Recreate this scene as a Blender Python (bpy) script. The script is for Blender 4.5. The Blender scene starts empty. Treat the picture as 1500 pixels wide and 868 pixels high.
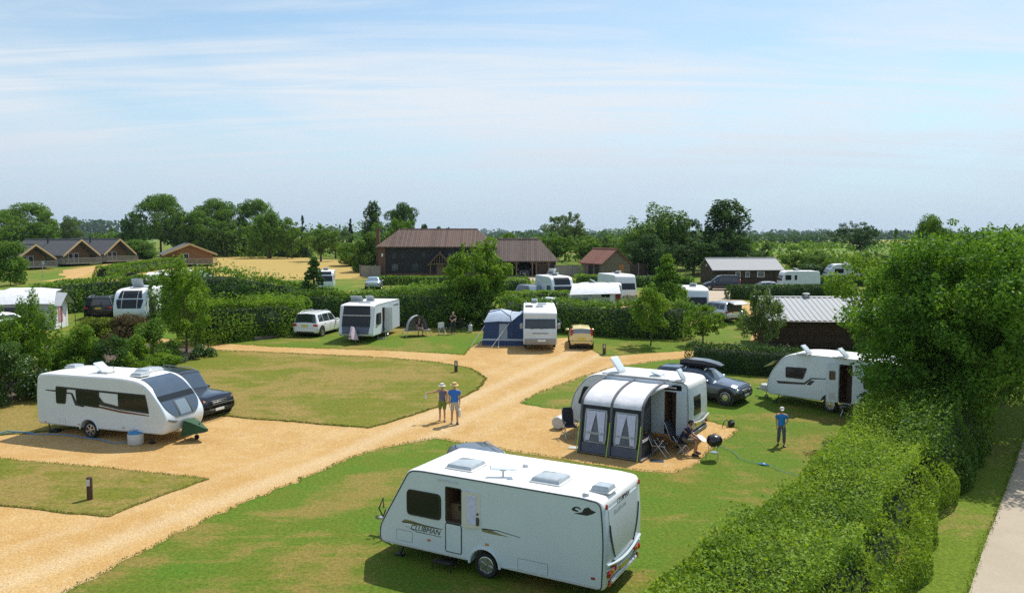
import bpy, bmesh, math, random
import numpy as np
from mathutils import Vector, Matrix
from mathutils.geometry import tessellate_polygon
PI = math.pi
R = math.radians
SC = bpy.context.scene
COL = SC.collection

# ------------------------------------------------------------------ camera geometry used to survey the site
F = 1170.; H = 8.2; CX = 750; CY = 434; PIT = math.atan(89 / F)
CP, SP = math.cos(PIT), math.sin(PIT)
KN = [(-60, 0), (30, 0), (55, 1.0), (130, 2.0), (160, 2.9), (12000, 2.9)]

def gz(Y):
    for (a, b), (c, d) in zip(KN, KN[1:]):
        if Y <= c:
            return b + (d - b) * (Y - a) / (c - a)
    return KN[-1][1]

def gp(px, py):
    """point of the terrain seen at a pixel of the survey photo"""
    u = (CY - py) / F
    d = ((px - CX) / F, CP + u * SP, -SP + u * CP)
    for (a, b), (c, e) in zip(KN, KN[1:]):
        m = (e - b) / (c - a); den = d[2] - m * d[1]
        if abs(den) < 1e-9: continue
        t = (b - m * a - H) / den
        if t > 0 and a - 1e-6 <= t * d[1] <= c + 1e-6:
            return Vector((t * d[0], t * d[1], H + t * d[2]))
    raise ValueError((px, py))

def atY(px, Y):
    """terrain point at depth Y below image column px"""
    z = gz(Y)
    dd = Y * CP - (z - H) * SP
    return Vector(((px - CX) / F * dd, Y, z))

def zat(p, py):
    """height of image row py on the vertical through p"""
    u = (CY - py) / F; y = p[1]
    return (u * y * CP - y * SP) / (CP + u * SP) + H

# ------------------------------------------------------------------ materials
def nd(nt, typ, **kw):
    n = nt.nodes.new(typ)
    for k, v in kw.items():
        setattr(n, k, v)
    return n

def mat(name, col, rough=.5, metal=0., var=.12, scale=3., spec=.5, coat=0., bump=0., trans=0., emis=None, bscale=None):
    m = bpy.data.materials.new(name); m.use_nodes = True
    nt = m.node_tree; b = nt.nodes['Principled BSDF']
    b.inputs['Roughness'].default_value = rough; b.inputs['Metallic'].default_value = metal
    b.inputs['Specular IOR Level'].default_value = spec; b.inputs['Coat Weight'].default_value = coat
    b.inputs['Coat Roughness'].default_value = .06
    if trans: b.inputs['Transmission Weight'].default_value = trans
    tc = nd(nt, 'ShaderNodeTexCoord')
    if var:
        n = nd(nt, 'ShaderNodeTexNoise'); n.inputs['Scale'].default_value = scale; n.inputs['Detail'].default_value = 6
        n.inputs['Roughness'].default_value = .65
        nt.links.new(tc.outputs['Object'], n.inputs['Vector'])
        r = nd(nt, 'ShaderNodeMapRange'); r.inputs['From Min'].default_value = .3; r.inputs['From Max'].default_value = .7
        r.inputs['To Min'].default_value = 1 - var; r.inputs['To Max'].default_value = 1 + var * .5
        nt.links.new(n.outputs['Fac'], r.inputs['Value'])
        mx = nd(nt, 'ShaderNodeVectorMath', operation='SCALE'); mx.inputs[0].default_value = col[:3]
        nt.links.new(r.outputs[0], mx.inputs['Scale']); nt.links.new(mx.outputs[0], b.inputs['Base Color'])
    else:
        b.inputs['Base Color'].default_value = (*col[:3], 1)
    if bump:
        n2 = nd(nt, 'ShaderNodeTexNoise'); n2.inputs['Scale'].default_value = bscale or scale * 6
        nt.links.new(tc.outputs['Object'], n2.inputs['Vector'])
        bp = nd(nt, 'ShaderNodeBump'); bp.inputs['Strength'].default_value = bump; bp.inputs['Distance'].default_value = .02
        nt.links.new(n2.outputs['Fac'], bp.inputs['Height']); nt.links.new(bp.outputs[0], b.inputs['Normal'])
    return m

def stripes_mat(name, c1, c2, axis='z', period=.15, gap=.12, rough=.8, bump=.6, noise=.25):
    """boards / tiles / corrugations: a saw wave along one object axis, with noise"""
    m = bpy.data.materials.new(name); m.use_nodes = True
    nt = m.node_tree; b = nt.nodes['Principled BSDF']; b.inputs['Roughness'].default_value = rough
    tc = nd(nt, 'ShaderNodeTexCoord'); sx = nd(nt, 'ShaderNodeSeparateXYZ')
    nt.links.new(tc.outputs['Object'], sx.inputs[0])
    d = nd(nt, 'ShaderNodeMath', operation='DIVIDE'); d.inputs[1].default_value = period
    nt.links.new(sx.outputs['xyz'.index(axis)], d.inputs[0])
    fr = nd(nt, 'ShaderNodeMath', operation='FRACT'); nt.links.new(d.outputs[0], fr.inputs[0])
    fl = nd(nt, 'ShaderNodeMath', operation='FLOOR'); nt.links.new(d.outputs[0], fl.inputs[0])
    wn = nd(nt, 'ShaderNodeTexWhiteNoise', noise_dimensions='1D'); nt.links.new(fl.outputs[0], wn.inputs['W'])
    no = nd(nt, 'ShaderNodeTexNoise'); no.inputs['Scale'].default_value = 2.5; no.inputs['Detail'].default_value = 7
    nt.links.new(tc.outputs['Object'], no.inputs['Vector'])
    ad = nd(nt, 'ShaderNodeMath', operation='MULTIPLY_ADD'); ad.inputs[1].default_value = noise; 
    nt.links.new(wn.outputs['Value'], ad.inputs[0]); nt.links.new(no.outputs['Fac'], ad.inputs[2])
    cr = nd(nt, 'ShaderNodeMix', data_type='RGBA'); cr.inputs['A'].default_value = (*c1, 1); cr.inputs['B'].default_value = (*c2, 1)
    rg = nd(nt, 'ShaderNodeMapRange'); rg.inputs['From Min'].default_value = .35; rg.inputs['From Max'].default_value = .85
    nt.links.new(ad.outputs[0], rg.inputs['Value']); nt.links.new(rg.outputs[0], cr.inputs['Factor'])
    lt = nd(nt, 'ShaderNodeMath', operation='LESS_THAN'); lt.inputs[1].default_value = gap
    nt.links.new(fr.outputs[0], lt.inputs[0])
    dk = nd(nt, 'ShaderNodeMix', data_type='RGBA'); dk.inputs['B'].default_value = (*[c * .35 for c in c1], 1)
    nt.links.new(lt.outputs[0], dk.inputs['Factor']); nt.links.new(cr.outputs['Result'], dk.inputs['A'])
    nt.links.new(dk.outputs['Result'], b.inputs['Base Color'])
    bp = nd(nt, 'ShaderNodeBump'); bp.inputs['Strength'].default_value = bump; bp.inputs['Distance'].default_value = .03
    nt.links.new(fr.outputs[0], bp.inputs['Height']); nt.links.new(bp.outputs[0], b.inputs['Normal'])
    return m

def leaf_mat(name, c1, c2, trans=.38, flower=None, ff=.0):
    """leaf colour varies leaf by leaf and a little from plant to plant"""
    m = bpy.data.materials.new(name); m.use_nodes = True
    nt = m.node_tree; b = nt.nodes['Principled BSDF']; out = nt.nodes['Material Output']
    b.inputs['Roughness'].default_value = .55; b.inputs['Specular IOR Level'].default_value = .13
    g = nd(nt, 'ShaderNodeNewGeometry'); tc = nd(nt, 'ShaderNodeTexCoord'); oi = nd(nt, 'ShaderNodeObjectInfo')
    no = nd(nt, 'ShaderNodeTexNoise'); no.inputs['Scale'].default_value = .9; no.inputs['Detail'].default_value = 3
    nt.links.new(g.outputs['Position'], no.inputs['Vector'])
    a = nd(nt, 'ShaderNodeMath', operation='MULTIPLY_ADD'); a.inputs[1].default_value = .55
    nz = nd(nt, 'ShaderNodeMath', operation='MULTIPLY_ADD'); nz.inputs[1].default_value = 2.0; nz.inputs[2].default_value = -.5; nt.links.new(no.outputs['Fac'], nz.inputs[0])
    nt.links.new(g.outputs['Random Per Island'], a.inputs[0]); nt.links.new(nz.outputs[0], a.inputs[2])
    a2 = nd(nt, 'ShaderNodeMath', operation='MULTIPLY_ADD'); a2.inputs[1].default_value = .35
    nt.links.new(oi.outputs['Random'], a2.inputs[0]); nt.links.new(a.outputs[0], a2.inputs[2])
    rg = nd(nt, 'ShaderNodeMapRange'); rg.inputs['From Min'].default_value = .45; rg.inputs['From Max'].default_value = 1.3
    nt.links.new(a2.outputs[0], rg.inputs['Value'])
    mx = nd(nt, 'ShaderNodeMix', data_type='RGBA'); mx.inputs['A'].default_value = (*c1, 1); mx.inputs['B'].default_value = (*c2, 1)
    nt.links.new(rg.outputs[0], mx.inputs['Factor']); col = mx.outputs['Result']
    if flower:
        gt = nd(nt, 'ShaderNodeMath', operation='LESS_THAN'); gt.inputs[1].default_value = ff
        nt.links.new(g.outputs['Random Per Island'], gt.inputs[0])
        m2 = nd(nt, 'ShaderNodeMix', data_type='RGBA'); m2.inputs['B'].default_value = (*flower, 1)
        nt.links.new(gt.outputs[0], m2.inputs['Factor']); nt.links.new(col, m2.inputs['A']); col = m2.outputs['Result']
    nt.links.new(col, b.inputs['Base Color'])
    tr = nd(nt, 'ShaderNodeBsdfTranslucent')
    tm = nd(nt, 'ShaderNodeMix', data_type='RGBA', blend_type='MULTIPLY'); tm.inputs['Factor'].default_value = 1
    tm.inputs['B'].default_value = (1.25, 1.15, .45, 1)
    nt.links.new(col, tm.inputs['A']); nt.links.new(tm.outputs['Result'], tr.inputs['Color'])
    ms = nd(nt, 'ShaderNodeMixShader'); ms.inputs[0].default_value = trans
    nt.links.new(b.outputs[0], ms.inputs[1]); nt.links.new(tr.outputs[0], ms.inputs[2])
    nt.links.new(ms.outputs[0], out.inputs['Surface'])
    return m

M = {}
M['white'] = mat('shade_toned_white_panel', (.60, .68, .735), .28, var=.05, scale=1.2, coat=.3)  # white greyed and blued: the shade on the walls is put into the colour
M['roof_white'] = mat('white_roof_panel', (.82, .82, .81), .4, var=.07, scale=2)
M['cream'] = mat('cream_panel', (.66, .64, .58), .4, var=.06)
M['offwhite'] = mat('offwhite_panel', (.62, .66, .70), .35, var=.06)
M['acrylic'] = mat('tinted_acrylic', (.010, .013, .016), .12, var=.0, spec=.4)
M['glass'] = mat('vehicle_glass', (.02, .03, .035), .05, var=.0, spec=.9)
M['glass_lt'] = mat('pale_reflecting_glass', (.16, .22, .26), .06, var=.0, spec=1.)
M['screen_blue'] = mat('blue_tinted_glass', (.05, .08, .12), .05, var=.2, scale=2.5, spec=1.)
M['black'] = mat('black_plastic', (.015, .015, .016), .45, var=.1)
M['trim'] = mat('dark_trim', (.05, .055, .05), .5, var=.1)
M['grey'] = mat('grey_plastic', (.30, .31, .31), .5, var=.1)
M['ltgrey'] = mat('light_grey_plastic', (.55, .56, .55), .45, var=.1)
M['alu'] = mat('aluminium', (.62, .63, .65), .32, metal=.85, var=.1)
M['chrome'] = mat('alloy_rim', (.55, .56, .58), .25, metal=.9, var=.05)
M['tyre'] = mat('tyre_rubber', (.018, .018, .018), .85, var=.2)
M['hatch'] = mat('clear_rooflight', (.42, .47, .50), .15, var=.15, scale=6, spec=.7)
M['red'] = mat('red_lens', (.45, .02, .015), .2, var=.1, coat=.5)
M['amber'] = mat('amber_lens', (.75, .22, .03), .2, var=.1, coat=.5)
M['lens'] = mat('clear_lens', (.62, .64, .66), .12, var=.1, spec=.8)
M['plate_y'] = mat('yellow_plate', (.75, .60, .03), .4, var=0)
M['plate_w'] = mat('white_plate', (.8, .8, .78), .4, var=0)
M['green_cover'] = mat('green_cover_cloth', (.02, .075, .03), .8, var=.25, bump=.5)
M['gold'] = mat('olive_gold_decal', (.24, .22, .11), .4, var=.3, scale=8)
M['decal'] = mat('black_decal', (.02, .022, .03), .35, var=0)
M['brown_decal'] = mat('brown_decal', (.13, .05, .03), .35, var=0)
M['interior'] = mat('caravan_interior', (.16, .09, .05), .6, var=.3)
M['blue_hose'] = mat('blue_hose', (.03, .25, .55), .4, var=.1)
M['teal_hose'] = mat('pale_blue_hose', (.14, .30, .36), .4, var=.1)
def paint(n, c, metal=.35, rough=.3): return mat(n, c, rough, metal=metal, var=.04, scale=1, coat=.8)
M['p_navy'] = paint('navy_paint', (.010, .015, .030))
M['p_black'] = paint('black_paint', (.010, .007, .008))
M['p_white'] = paint('white_paint', (.78, .79, .80), 0, .3)
M['p_bluegrey'] = paint('blue_grey_paint', (.085, .115, .165), .5)
M['p_yellow'] = paint('pale_yellow_paint', (.80, .62, .25), 0, .35)
M['p_ltblue'] = paint('light_blue_paint', (.35, .47, .55), .4)
M['p_silver'] = paint('silver_paint', (.55, .57, .57), .6)
M['p_slate'] = paint('slate_paint', (.10, .13, .16), .5)
M['p_purple'] = paint('dark_violet_paint', (.02, .022, .06), .3)
M['green_lt'] = mat('leaf_green_plastic', (.10, .45, .04), .5)
M['cloth_w'] = mat('white_awning_cloth', (.70, .70, .73), .75, var=.14, scale=2.5, bump=.9, bscale=4)
M['cloth_char'] = mat('charcoal_awning_cloth', (.022, .025, .035), .8, var=.25, scale=3, bump=.4)
M['cloth_slate'] = mat('slate_awning_cloth', (.11, .12, .17), .8, var=.2, scale=4, bump=.4)
M['cloth_grey'] = mat('grey_awning_cloth', (.38, .40, .42), .8, var=.15, scale=3, bump=.4)
M['cloth_blue'] = mat('blue_awning_cloth', (.025, .06, .16), .75, var=.2, scale=2.5, bump=.6, bscale=6)
M['cloth_ltblue'] = mat('pale_blue_awning_cloth', (.42, .50, .62), .7, var=.15, scale=2.5, bump=.5)
M['curtain'] = mat('lilac_curtain', (.62, .62, .82), .85, var=.15, scale=8)
M['lime'] = mat('lime_webbing', (.45, .65, .05), .7, var=.1)
M['cloth_maroon'] = mat('maroon_cloth', (.20, .02, .03), .8, var=.2)
M['bark'] = mat('bark', (.10, .075, .05), .9, var=.35, scale=6, bump=.8)
M['tar'] = stripes_mat('black_tarred_boards', (.010, .010, .012), (.022, .021, .024), 'z', .2, .12, .75, .5)
M['boards'] = stripes_mat('weathered_boards', (.13, .105, .075), (.22, .18, .13), 'z', .18, .14, .8)
M['boards_dk'] = stripes_mat('brown_stained_boards', (.035, .022, .014), (.075, .048, .030), 'z', .17, .15, .8)
M['boards_or'] = stripes_mat('orange_larch_boards', (.30, .125, .04), (.42, .20, .075), 'z', .17, .12, .7)
M['boards_gy'] = stripes_mat('grey_lodge_boards', (.085, .075, .06), (.15, .125, .095), 'z', .18, .14, .8)
M['deckwood'] = mat('silvered_timber', (.26, .25, .22), .8, var=.25, scale=5, bump=.4)
M['fence_v'] = stripes_mat('weathered_upright_boards', (.20, .19, .165), (.30, .28, .24), 'x', .16, .12, .85)
M['barge'] = mat('pale_pine', (.62, .44, .22), .6, var=.12, scale=6)
M['oak'] = mat('oak_frame', (.17, .115, .07), .7, var=.25, scale=7)
M['slate_roof'] = stripes_mat('grey_shingle', (.075, .077, .08), (.12, .12, .122), 'z', .16, .08, .85, .3)
M['tin'] = mat('pale_metal_roof', (.30, .31, .32), .7, metal=0., spec=.3, var=.08, scale=2)
M['brick'] = mat('brick', (.15, .075, .05), .85, var=.3, scale=14, bump=.3)
M['wood_post'] = mat('brown_post', (.09, .045, .028), .75, var=.3, scale=20, bump=.4)
M['pane'] = mat('window_pane', (.03, .04, .05), .08, var=0, spec=.8)
M['frame_w'] = mat('white_frame', (.72, .72, .70), .5, var=.05)
M['edging'] = mat('sleeper_edging', (.12, .10, .08), .9, var=.35, scale=5, bump=.6)
L = {}
L['hedge'] = leaf_mat('hedge_leaves', (.07, .155, .016), (.27, .40, .045), .42)
L['hedge_dk'] = leaf_mat('dark_hedge_leaves', (.018, .055, .012), (.065, .14, .022), .32)
L['mid'] = leaf_mat('mid_green_leaves', (.040, .10, .016), (.155, .28, .035), .40)
L['bright'] = leaf_mat('bright_green_leaves', (.065, .16, .016), (.19, .32, .032), .45)
L['dark'] = leaf_mat('dark_green_leaves', (.018, .055, .013), (.07, .15, .026), .3)
L['pale'] = leaf_mat('pale_green_leaves', (.055, .11, .035), (.15, .23, .075), .38)
L['ash'] = leaf_mat('ash_leaves', (.034, .105, .014), (.15, .30, .032), .42)
L['yellow'] = leaf_mat('yellow_green_leaves', (.075, .135, .015), (.20, .26, .03), .38)
L['fir'] = leaf_mat('fir_needles', (.010, .030, .018), (.028, .065, .035), .12)
L['flower'] = leaf_mat('flowering_shrub_leaves', (.03, .08, .02), (.09, .17, .035), .35, (.6, .62, .55), .05)
L['maroon'] = leaf_mat('bronze_leaves', (.05, .04, .02), (.14, .11, .05), .3)
L['grass'] = leaf_mat('grass_blades', (.06, .12, .014), (.16, .22, .03), .3)

# ------------------------------------------------------------------ mesh collector
class MB:
    def __init__(s): s.v = []; s.f = []; s.m = []; s.T = None; s.ms = 0
    def add(s, vs, fs, mi=None):
        o = len(s.v)
        for p in vs:
            p = Vector(p)
            if s.T: p = s.T @ p
            s.v.append(p)
        for f in fs:
            s.f.append([o + i for i in f]); s.m.append(s.ms if mi is None else mi)
        return s
    def box(s, c, d, rz=0, mi=None):
        x, y, z = [k / 2 for k in d]; q = []
        for sx, sy, sz in ((-1, -1, -1), (1, -1, -1), (1, 1, -1), (-1, 1, -1), (-1, -1, 1), (1, -1, 1), (1, 1, 1), (-1, 1, 1)):
            a, b = sx * x, sy * y
            q.append((c[0] + a * math.cos(rz) - b * math.sin(rz), c[1] + a * math.sin(rz) + b * math.cos(rz), c[2] + sz * z))
        return s.add(q, [(3, 2, 1, 0), (4, 5, 6, 7), (0, 1, 5, 4), (1, 2, 6, 5), (2, 3, 7, 6), (3, 0, 4, 7)], mi)
    def cbox(s, c, d, b=.03, mi=None):
        """box with chamfered edges: three stacked rounded rings"""
        x, y, z = [k / 2 for k in d]; b = min(b, x * .9, y * .9, z * .9)
        def ring(ix, iy, zz):
            X, Y = x - ix, y - iy
            return [(c[0] + p, c[1] + q, zz) for p, q in ((-X + b, -Y), (X - b, -Y), (X, -Y + b), (X, Y - b), (X - b, Y), (-X + b, Y), (-X, Y - b), (-X, -Y + b))]
        return s.loft([ring(b, b, c[2] - z), ring(0, 0, c[2] - z + b), ring(0, 0, c[2] + z - b), ring(b, b, c[2] + z)], True, True, mi)
    def loft(s, rings, closed=True, caps=True, mi=None):
        n = len(rings[0]); vs = [p for r in rings for p in r]; fs = []
        for i in range(len(rings) - 1):
            for j in range(n if closed else n - 1):
                k = (j + 1) % n
                fs.append((i * n + j, i * n + k, (i + 1) * n + k, (i + 1) * n + j))
        if caps and closed:
            fs.append(tuple(range(n))[::-1]); fs.append(tuple((len(rings) - 1) * n + j for j in range(n)))
        return s.add(vs, fs, mi)
    def tube(s, pts, r, n=8, mi=None):
        pts = [Vector(p) for p in pts]; rs = r if isinstance(r, (list, tuple)) else [r] * len(pts); rings = []
        for i, p in enumerate(pts):
            t = (pts[min(i + 1, len(pts) - 1)] - pts[max(i - 1, 0)]).normalized()
            a = t.orthogonal().normalized() if i == 0 else (a - t * a.dot(t)).normalized()
            b = t.cross(a)
            rings.append([p + (a * math.cos(2 * PI * k / n) + b * math.sin(2 * PI * k / n)) * rs[i] for k in range(n)])
        return s.loft(rings, True, True, mi)
    def cyl(s, c, r, h, axis='z', n=20, mi=None, r2=None):
        d = {'x': Vector((1, 0, 0)), 'y': Vector((0, 1, 0)), 'z': Vector((0, 0, 1))}[axis]
        c = Vector(c)
        return s.tube([c - d * h / 2, c + d * h / 2], [r, r if r2 is None else r2], n, mi)
    def lathe(s, prof, c=(0, 0, 0), axis='z', n=24, mi=None):
        rings = []
        for r_, h in prof:
            q = []
            for k in range(n):
                a = 2 * PI * k / n; u, w = r_ * math.cos(a), r_ * math.sin(a)
                q.append({'z': (c[0] + u, c[1] + w, c[2] + h), 'y': (c[0] + u, c[1] + h, c[2] + w), 'x': (c[0] + h, c[1] + u, c[2] + w)}[axis])
            rings.append(q)
        return s.loft(rings, True, True, mi)
    def prism(s, poly, a, b, f, mi=None):
        """extrude a 2D polygon between depth a and b; f(u, v, d) -> point"""
        n = len(poly)
        tri = tessellate_polygon([[Vector((p[0], p[1], 0)) for p in poly]])
        vs = [f(p[0], p[1], a) for p in poly] + [f(p[0], p[1], b) for p in poly]
        fs = [t for t in tri] + [tuple(i + n for i in t) for t in tri]
        fs += [(i, (i + 1) % n, (i + 1) % n + n, i + n) for i in range(n)]
        return s.add(vs, fs, mi)
    def quad(s, *p, mi=None): return s.add(p, [tuple(range(len(p)))], mi)
    def build(s, name, mats, parent=None, smooth=True, ang=40, loc=None, rz=None, recalc=True):
        me = bpy.data.meshes.new(name); me.from_pydata([tuple(p) for p in s.v], [], s.f)
        if not isinstance(mats, (list, tuple)): mats = [mats]
        for m in mats: me.materials.append(m)
        me.polygons.foreach_set('material_index', s.m)
        if recalc:
            bm = bmesh.new(); bm.from_mesh(me); bmesh.ops.recalc_face_normals(bm, faces=bm.faces); bm.to_mesh(me); bm.free()
        if smooth:
            me.polygons.foreach_set('use_smooth', [True] * len(me.polygons)); me.set_sharp_from_angle(angle=R(ang))
        me.update()
        o = bpy.data.objects.new(name, me); COL.objects.link(o)
        if parent: o.parent = parent
        if loc is not None: o.location = loc
        if rz is not None: o.rotation_euler.z = rz
        return o

def thing(name, label, cat, loc=(0, 0, 0), rz=0, group=None):
    o = bpy.data.objects.new(name, None); COL.objects.link(o)
    o.empty_display_size = .2; o.location = loc; o.rotation_euler.z = rz
    return tag(o, label, cat, group)
def tag(o, label=None, cat=None, group=None, kind=None):
    for k, v in (('label', label), ('category', cat), ('group', group), ('kind', kind)):
        if v: o[k] = v
    return o
def struct(o, label=None, cat=None): return tag(o, label, cat, kind='structure')
def copy_tree(o, parent=None):
    c = o.copy(); COL.objects.link(c)
    if parent: c.parent = parent
    for ch in o.children: copy_tree(ch, c)
    return c

def fillet(poly, rad, n=5):
    out = []; N = len(poly); rr = rad if isinstance(rad, (list, tuple)) else [rad] * N
    for i in range(N):
        p = Vector(poly[i][:2]); a = Vector(poly[i - 1][:2]) - p; b = Vector(poly[(i + 1) % N][:2]) - p
        r = min(rr[i], a.length * .49, b.length * .49)
        if r < 1e-4: out.append((p.x, p.y)); continue
        a0 = p + a.normalized() * r; b0 = p + b.normalized() * r
        for k in range(n + 1):
            t = k / n; q = a0 * (1 - t) ** 2 + p * 2 * t * (1 - t) + b0 * t * t
            out.append((q.x, q.y))
    return out

def text_mesh(s, size, m, parent, origin, xdir, updir, name='lettering', shear=0., ext=.004, bold=0.):
    cu = bpy.data.curves.new(name, 'FONT'); cu.body = s; cu.size = size; cu.extrude = ext; cu.shear = shear; cu.offset = bold
    cu.resolution_u = 3; cu.align_x = 'CENTER'; cu.align_y = 'CENTER'
    to = bpy.data.objects.new(name, cu); COL.objects.link(to)
    dg = bpy.context.evaluated_depsgraph_get(); dg.update()
    me = bpy.data.meshes.new_from_object(to.evaluated_get(dg)); bpy.data.objects.remove(to)
    x = Vector(xdir).normalized(); u = Vector(updir).normalized(); n = x.cross(u)
    mt = Matrix((x, u, n)).transposed().to_4x4(); mt.translation = Vector(origin)
    me.transform(mt); me.materials.clear(); me.materials.append(m); me.name = name
    o = bpy.data.objects.new(name, me); COL.objects.link(o); o.parent = parent
    return o

# ------------------------------------------------------------------ wheels
def wheel(parent, x, y, r, w=.2, side=1, spokes=7, rim='chrome', rr=.68, name='wheel'):
    """tyre with an alloy rim; side is the outward direction on y"""
    b = MB(); h = w / 2
    b.lathe([(r * .55, -h * .6), (r * .8, -h), (r * .94, -h * .95), (r, -h * .6), (r, h * .6), (r * .94, h * .95), (r * .8, h), (r * rr, h * .8), (r * rr * .97, h * .2)], axis='y', n=26)
    t = b.build(name, M['tyre'], parent, loc=(x, y, r))
    c = MB()
    f = side * h
    c.lathe([(r * rr * .99, f * .2), (r * rr, f * .8), (r * rr * .93, f * .86), (r * rr * .86, f * .5)], axis='y', n=26, mi=0)
    c.lathe([(r * rr * .95, f * .15), (.01, f * .2)], axis='y', n=20, mi=1)
    c.lathe([(r * .13, f * .3), (r * .12, f * .8), (r * .02, f * .86)], axis='y', n=12, mi=0)
    for k in range(spokes):
        a = 2 * PI * k / spokes + .3; ca, sa = math.cos(a), math.sin(a); q = r * .055
        def P(rad, off, dy): return (ca * rad - sa * off, dy, sa * rad + ca * off)
        c.loft([[P(r * .08, -q, f * .45), P(r * .08, q, f * .45), P(r * .08, q, f * .8), P(r * .08, -q, f * .8)],
                [P(r * rr * .9, -q * 1.5, f * .4), P(r * rr * .9, q * 1.5, f * .4), P(r * rr * .9, q * 1.5, f * .72), P(r * rr * .9, -q * 1.5, f * .72)]], mi=0)
    c.build('rim', [M[rim], M['black']], t)
    return t
# ------------------------------------------------------------------ ground materials
def pos_noise(nt, g, scale, detail=5, rough=.6, dist=0., sc=None):
    n = nd(nt, 'ShaderNodeTexNoise'); n.inputs['Scale'].default_value = scale; n.inputs['Detail'].default_value = detail
    n.inputs['Roughness'].default_value = rough; n.inputs['Distortion'].default_value = dist
    if sc:
        mp = nd(nt, 'ShaderNodeMapping'); mp.inputs['Scale'].default_value = sc[:3]; mp.inputs['Rotation'].default_value = (0, 0, sc[3] if len(sc) > 3 else 0)
        nt.links.new(g.outputs['Position'], mp.inputs[0]); nt.links.new(mp.outputs[0], n.inputs['Vector'])
    else: nt.links.new(g.outputs['Position'], n.inputs['Vector'])
    return n.outputs['Fac']
def rng(nt, v, a, b, c=0., d=1.):
    r = nd(nt, 'ShaderNodeMapRange'); r.interpolation_type = 'SMOOTHSTEP'
    for k, x in (('From Min', a), ('From Max', b), ('To Min', c), ('To Max', d)): r.inputs[k].default_value = x
    nt.links.new(v, r.inputs['Value']); return r.outputs[0]
def mixc(nt, f, a, b, bt='MIX'):
    m = nd(nt, 'ShaderNodeMix', data_type='RGBA', blend_type=bt)
    for k, x in (('Factor', f), ('A', a), ('B', b)):
        if hasattr(x, 'links'): nt.links.new(x, m.inputs[k])
        elif k == 'Factor': m.inputs[k].default_value = x
        else: m.inputs[k].default_value = (*x[:3], 1)
    return m.outputs['Result']

def lawn_mat(name, green, lush, dry, dry_amt=.5, seed=0.):
    m = bpy.data.materials.new(name); m.use_nodes = True; nt = m.node_tree; b = nt.nodes['Principled BSDF']
    b.inputs['Roughness'].default_value = .9; b.inputs['Specular IOR Level'].default_value = .15
    g = nd(nt, 'ShaderNodeNewGeometry')
    big = pos_noise(nt, g, .16 + seed, 6, .62, .6)
    med = pos_noise(nt, g, .75, 6, .7, .4)
    streak = pos_noise(nt, g, .9, 4, .6, 0, (.35, 2.2, 1, .35))
    fine = pos_noise(nt, g, 9, 6, .8); tiny = pos_noise(nt, g, 42, 3, .7)
    ad = nd(nt, 'ShaderNodeMath', operation='ADD'); nt.links.new(big, ad.inputs[0])
    sm = nd(nt, 'ShaderNodeMath', operation='MULTIPLY'); sm.inputs[1].default_value = .55; nt.links.new(med, sm.inputs[0]); nt.links.new(sm.outputs[0], ad.inputs[1])
    ad2 = nd(nt, 'ShaderNodeMath', operation='MULTIPLY_ADD'); ad2.inputs[1].default_value = .35; nt.links.new(streak, ad2.inputs[0]); nt.links.new(ad.outputs[0], ad2.inputs[2])
    c = mixc(nt, rng(nt, med, .3, .7), green, lush)
    c = mixc(nt, rng(nt, ad2.outputs[0], 1.13 - dry_amt * .4, 1.33 - dry_amt * .4), c, dry)
    c = mixc(nt, .75, c, mixc(nt, rng(nt, fine, .28, .72), (.42, .50, .4), (1.5, 1.42, 1.3)), 'MULTIPLY')
    c = mixc(nt, .65, c, mixc(nt, rng(nt, tiny, .3, .7), (.5, .55, .5), (1.45, 1.4, 1.3)), 'MULTIPLY')
    nt.links.new(c, b.inputs['Base Color'])
    bp = nd(nt, 'ShaderNodeBump'); bp.inputs['Strength'].default_value = .9; bp.inputs['Distance'].default_value = .06
    nt.links.new(fine, bp.inputs['Height']); nt.links.new(bp.outputs[0], b.inputs['Normal'])
    return m
G = {}
G['lawn'] = lawn_mat('lawn', (.130, .170, .018), (.090, .185, .014), (.245, .195, .052), .56)
G['lawn_isl'] = lawn_mat('worn_lawn', (.175, .172, .022), (.135, .172, .018), (.275, .205, .065), .76, .03)
G['verge'] = lawn_mat('verge_grass', (.13, .19, .016), (.14, .205, .018), (.24, .205, .06), .48, .05)

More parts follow.
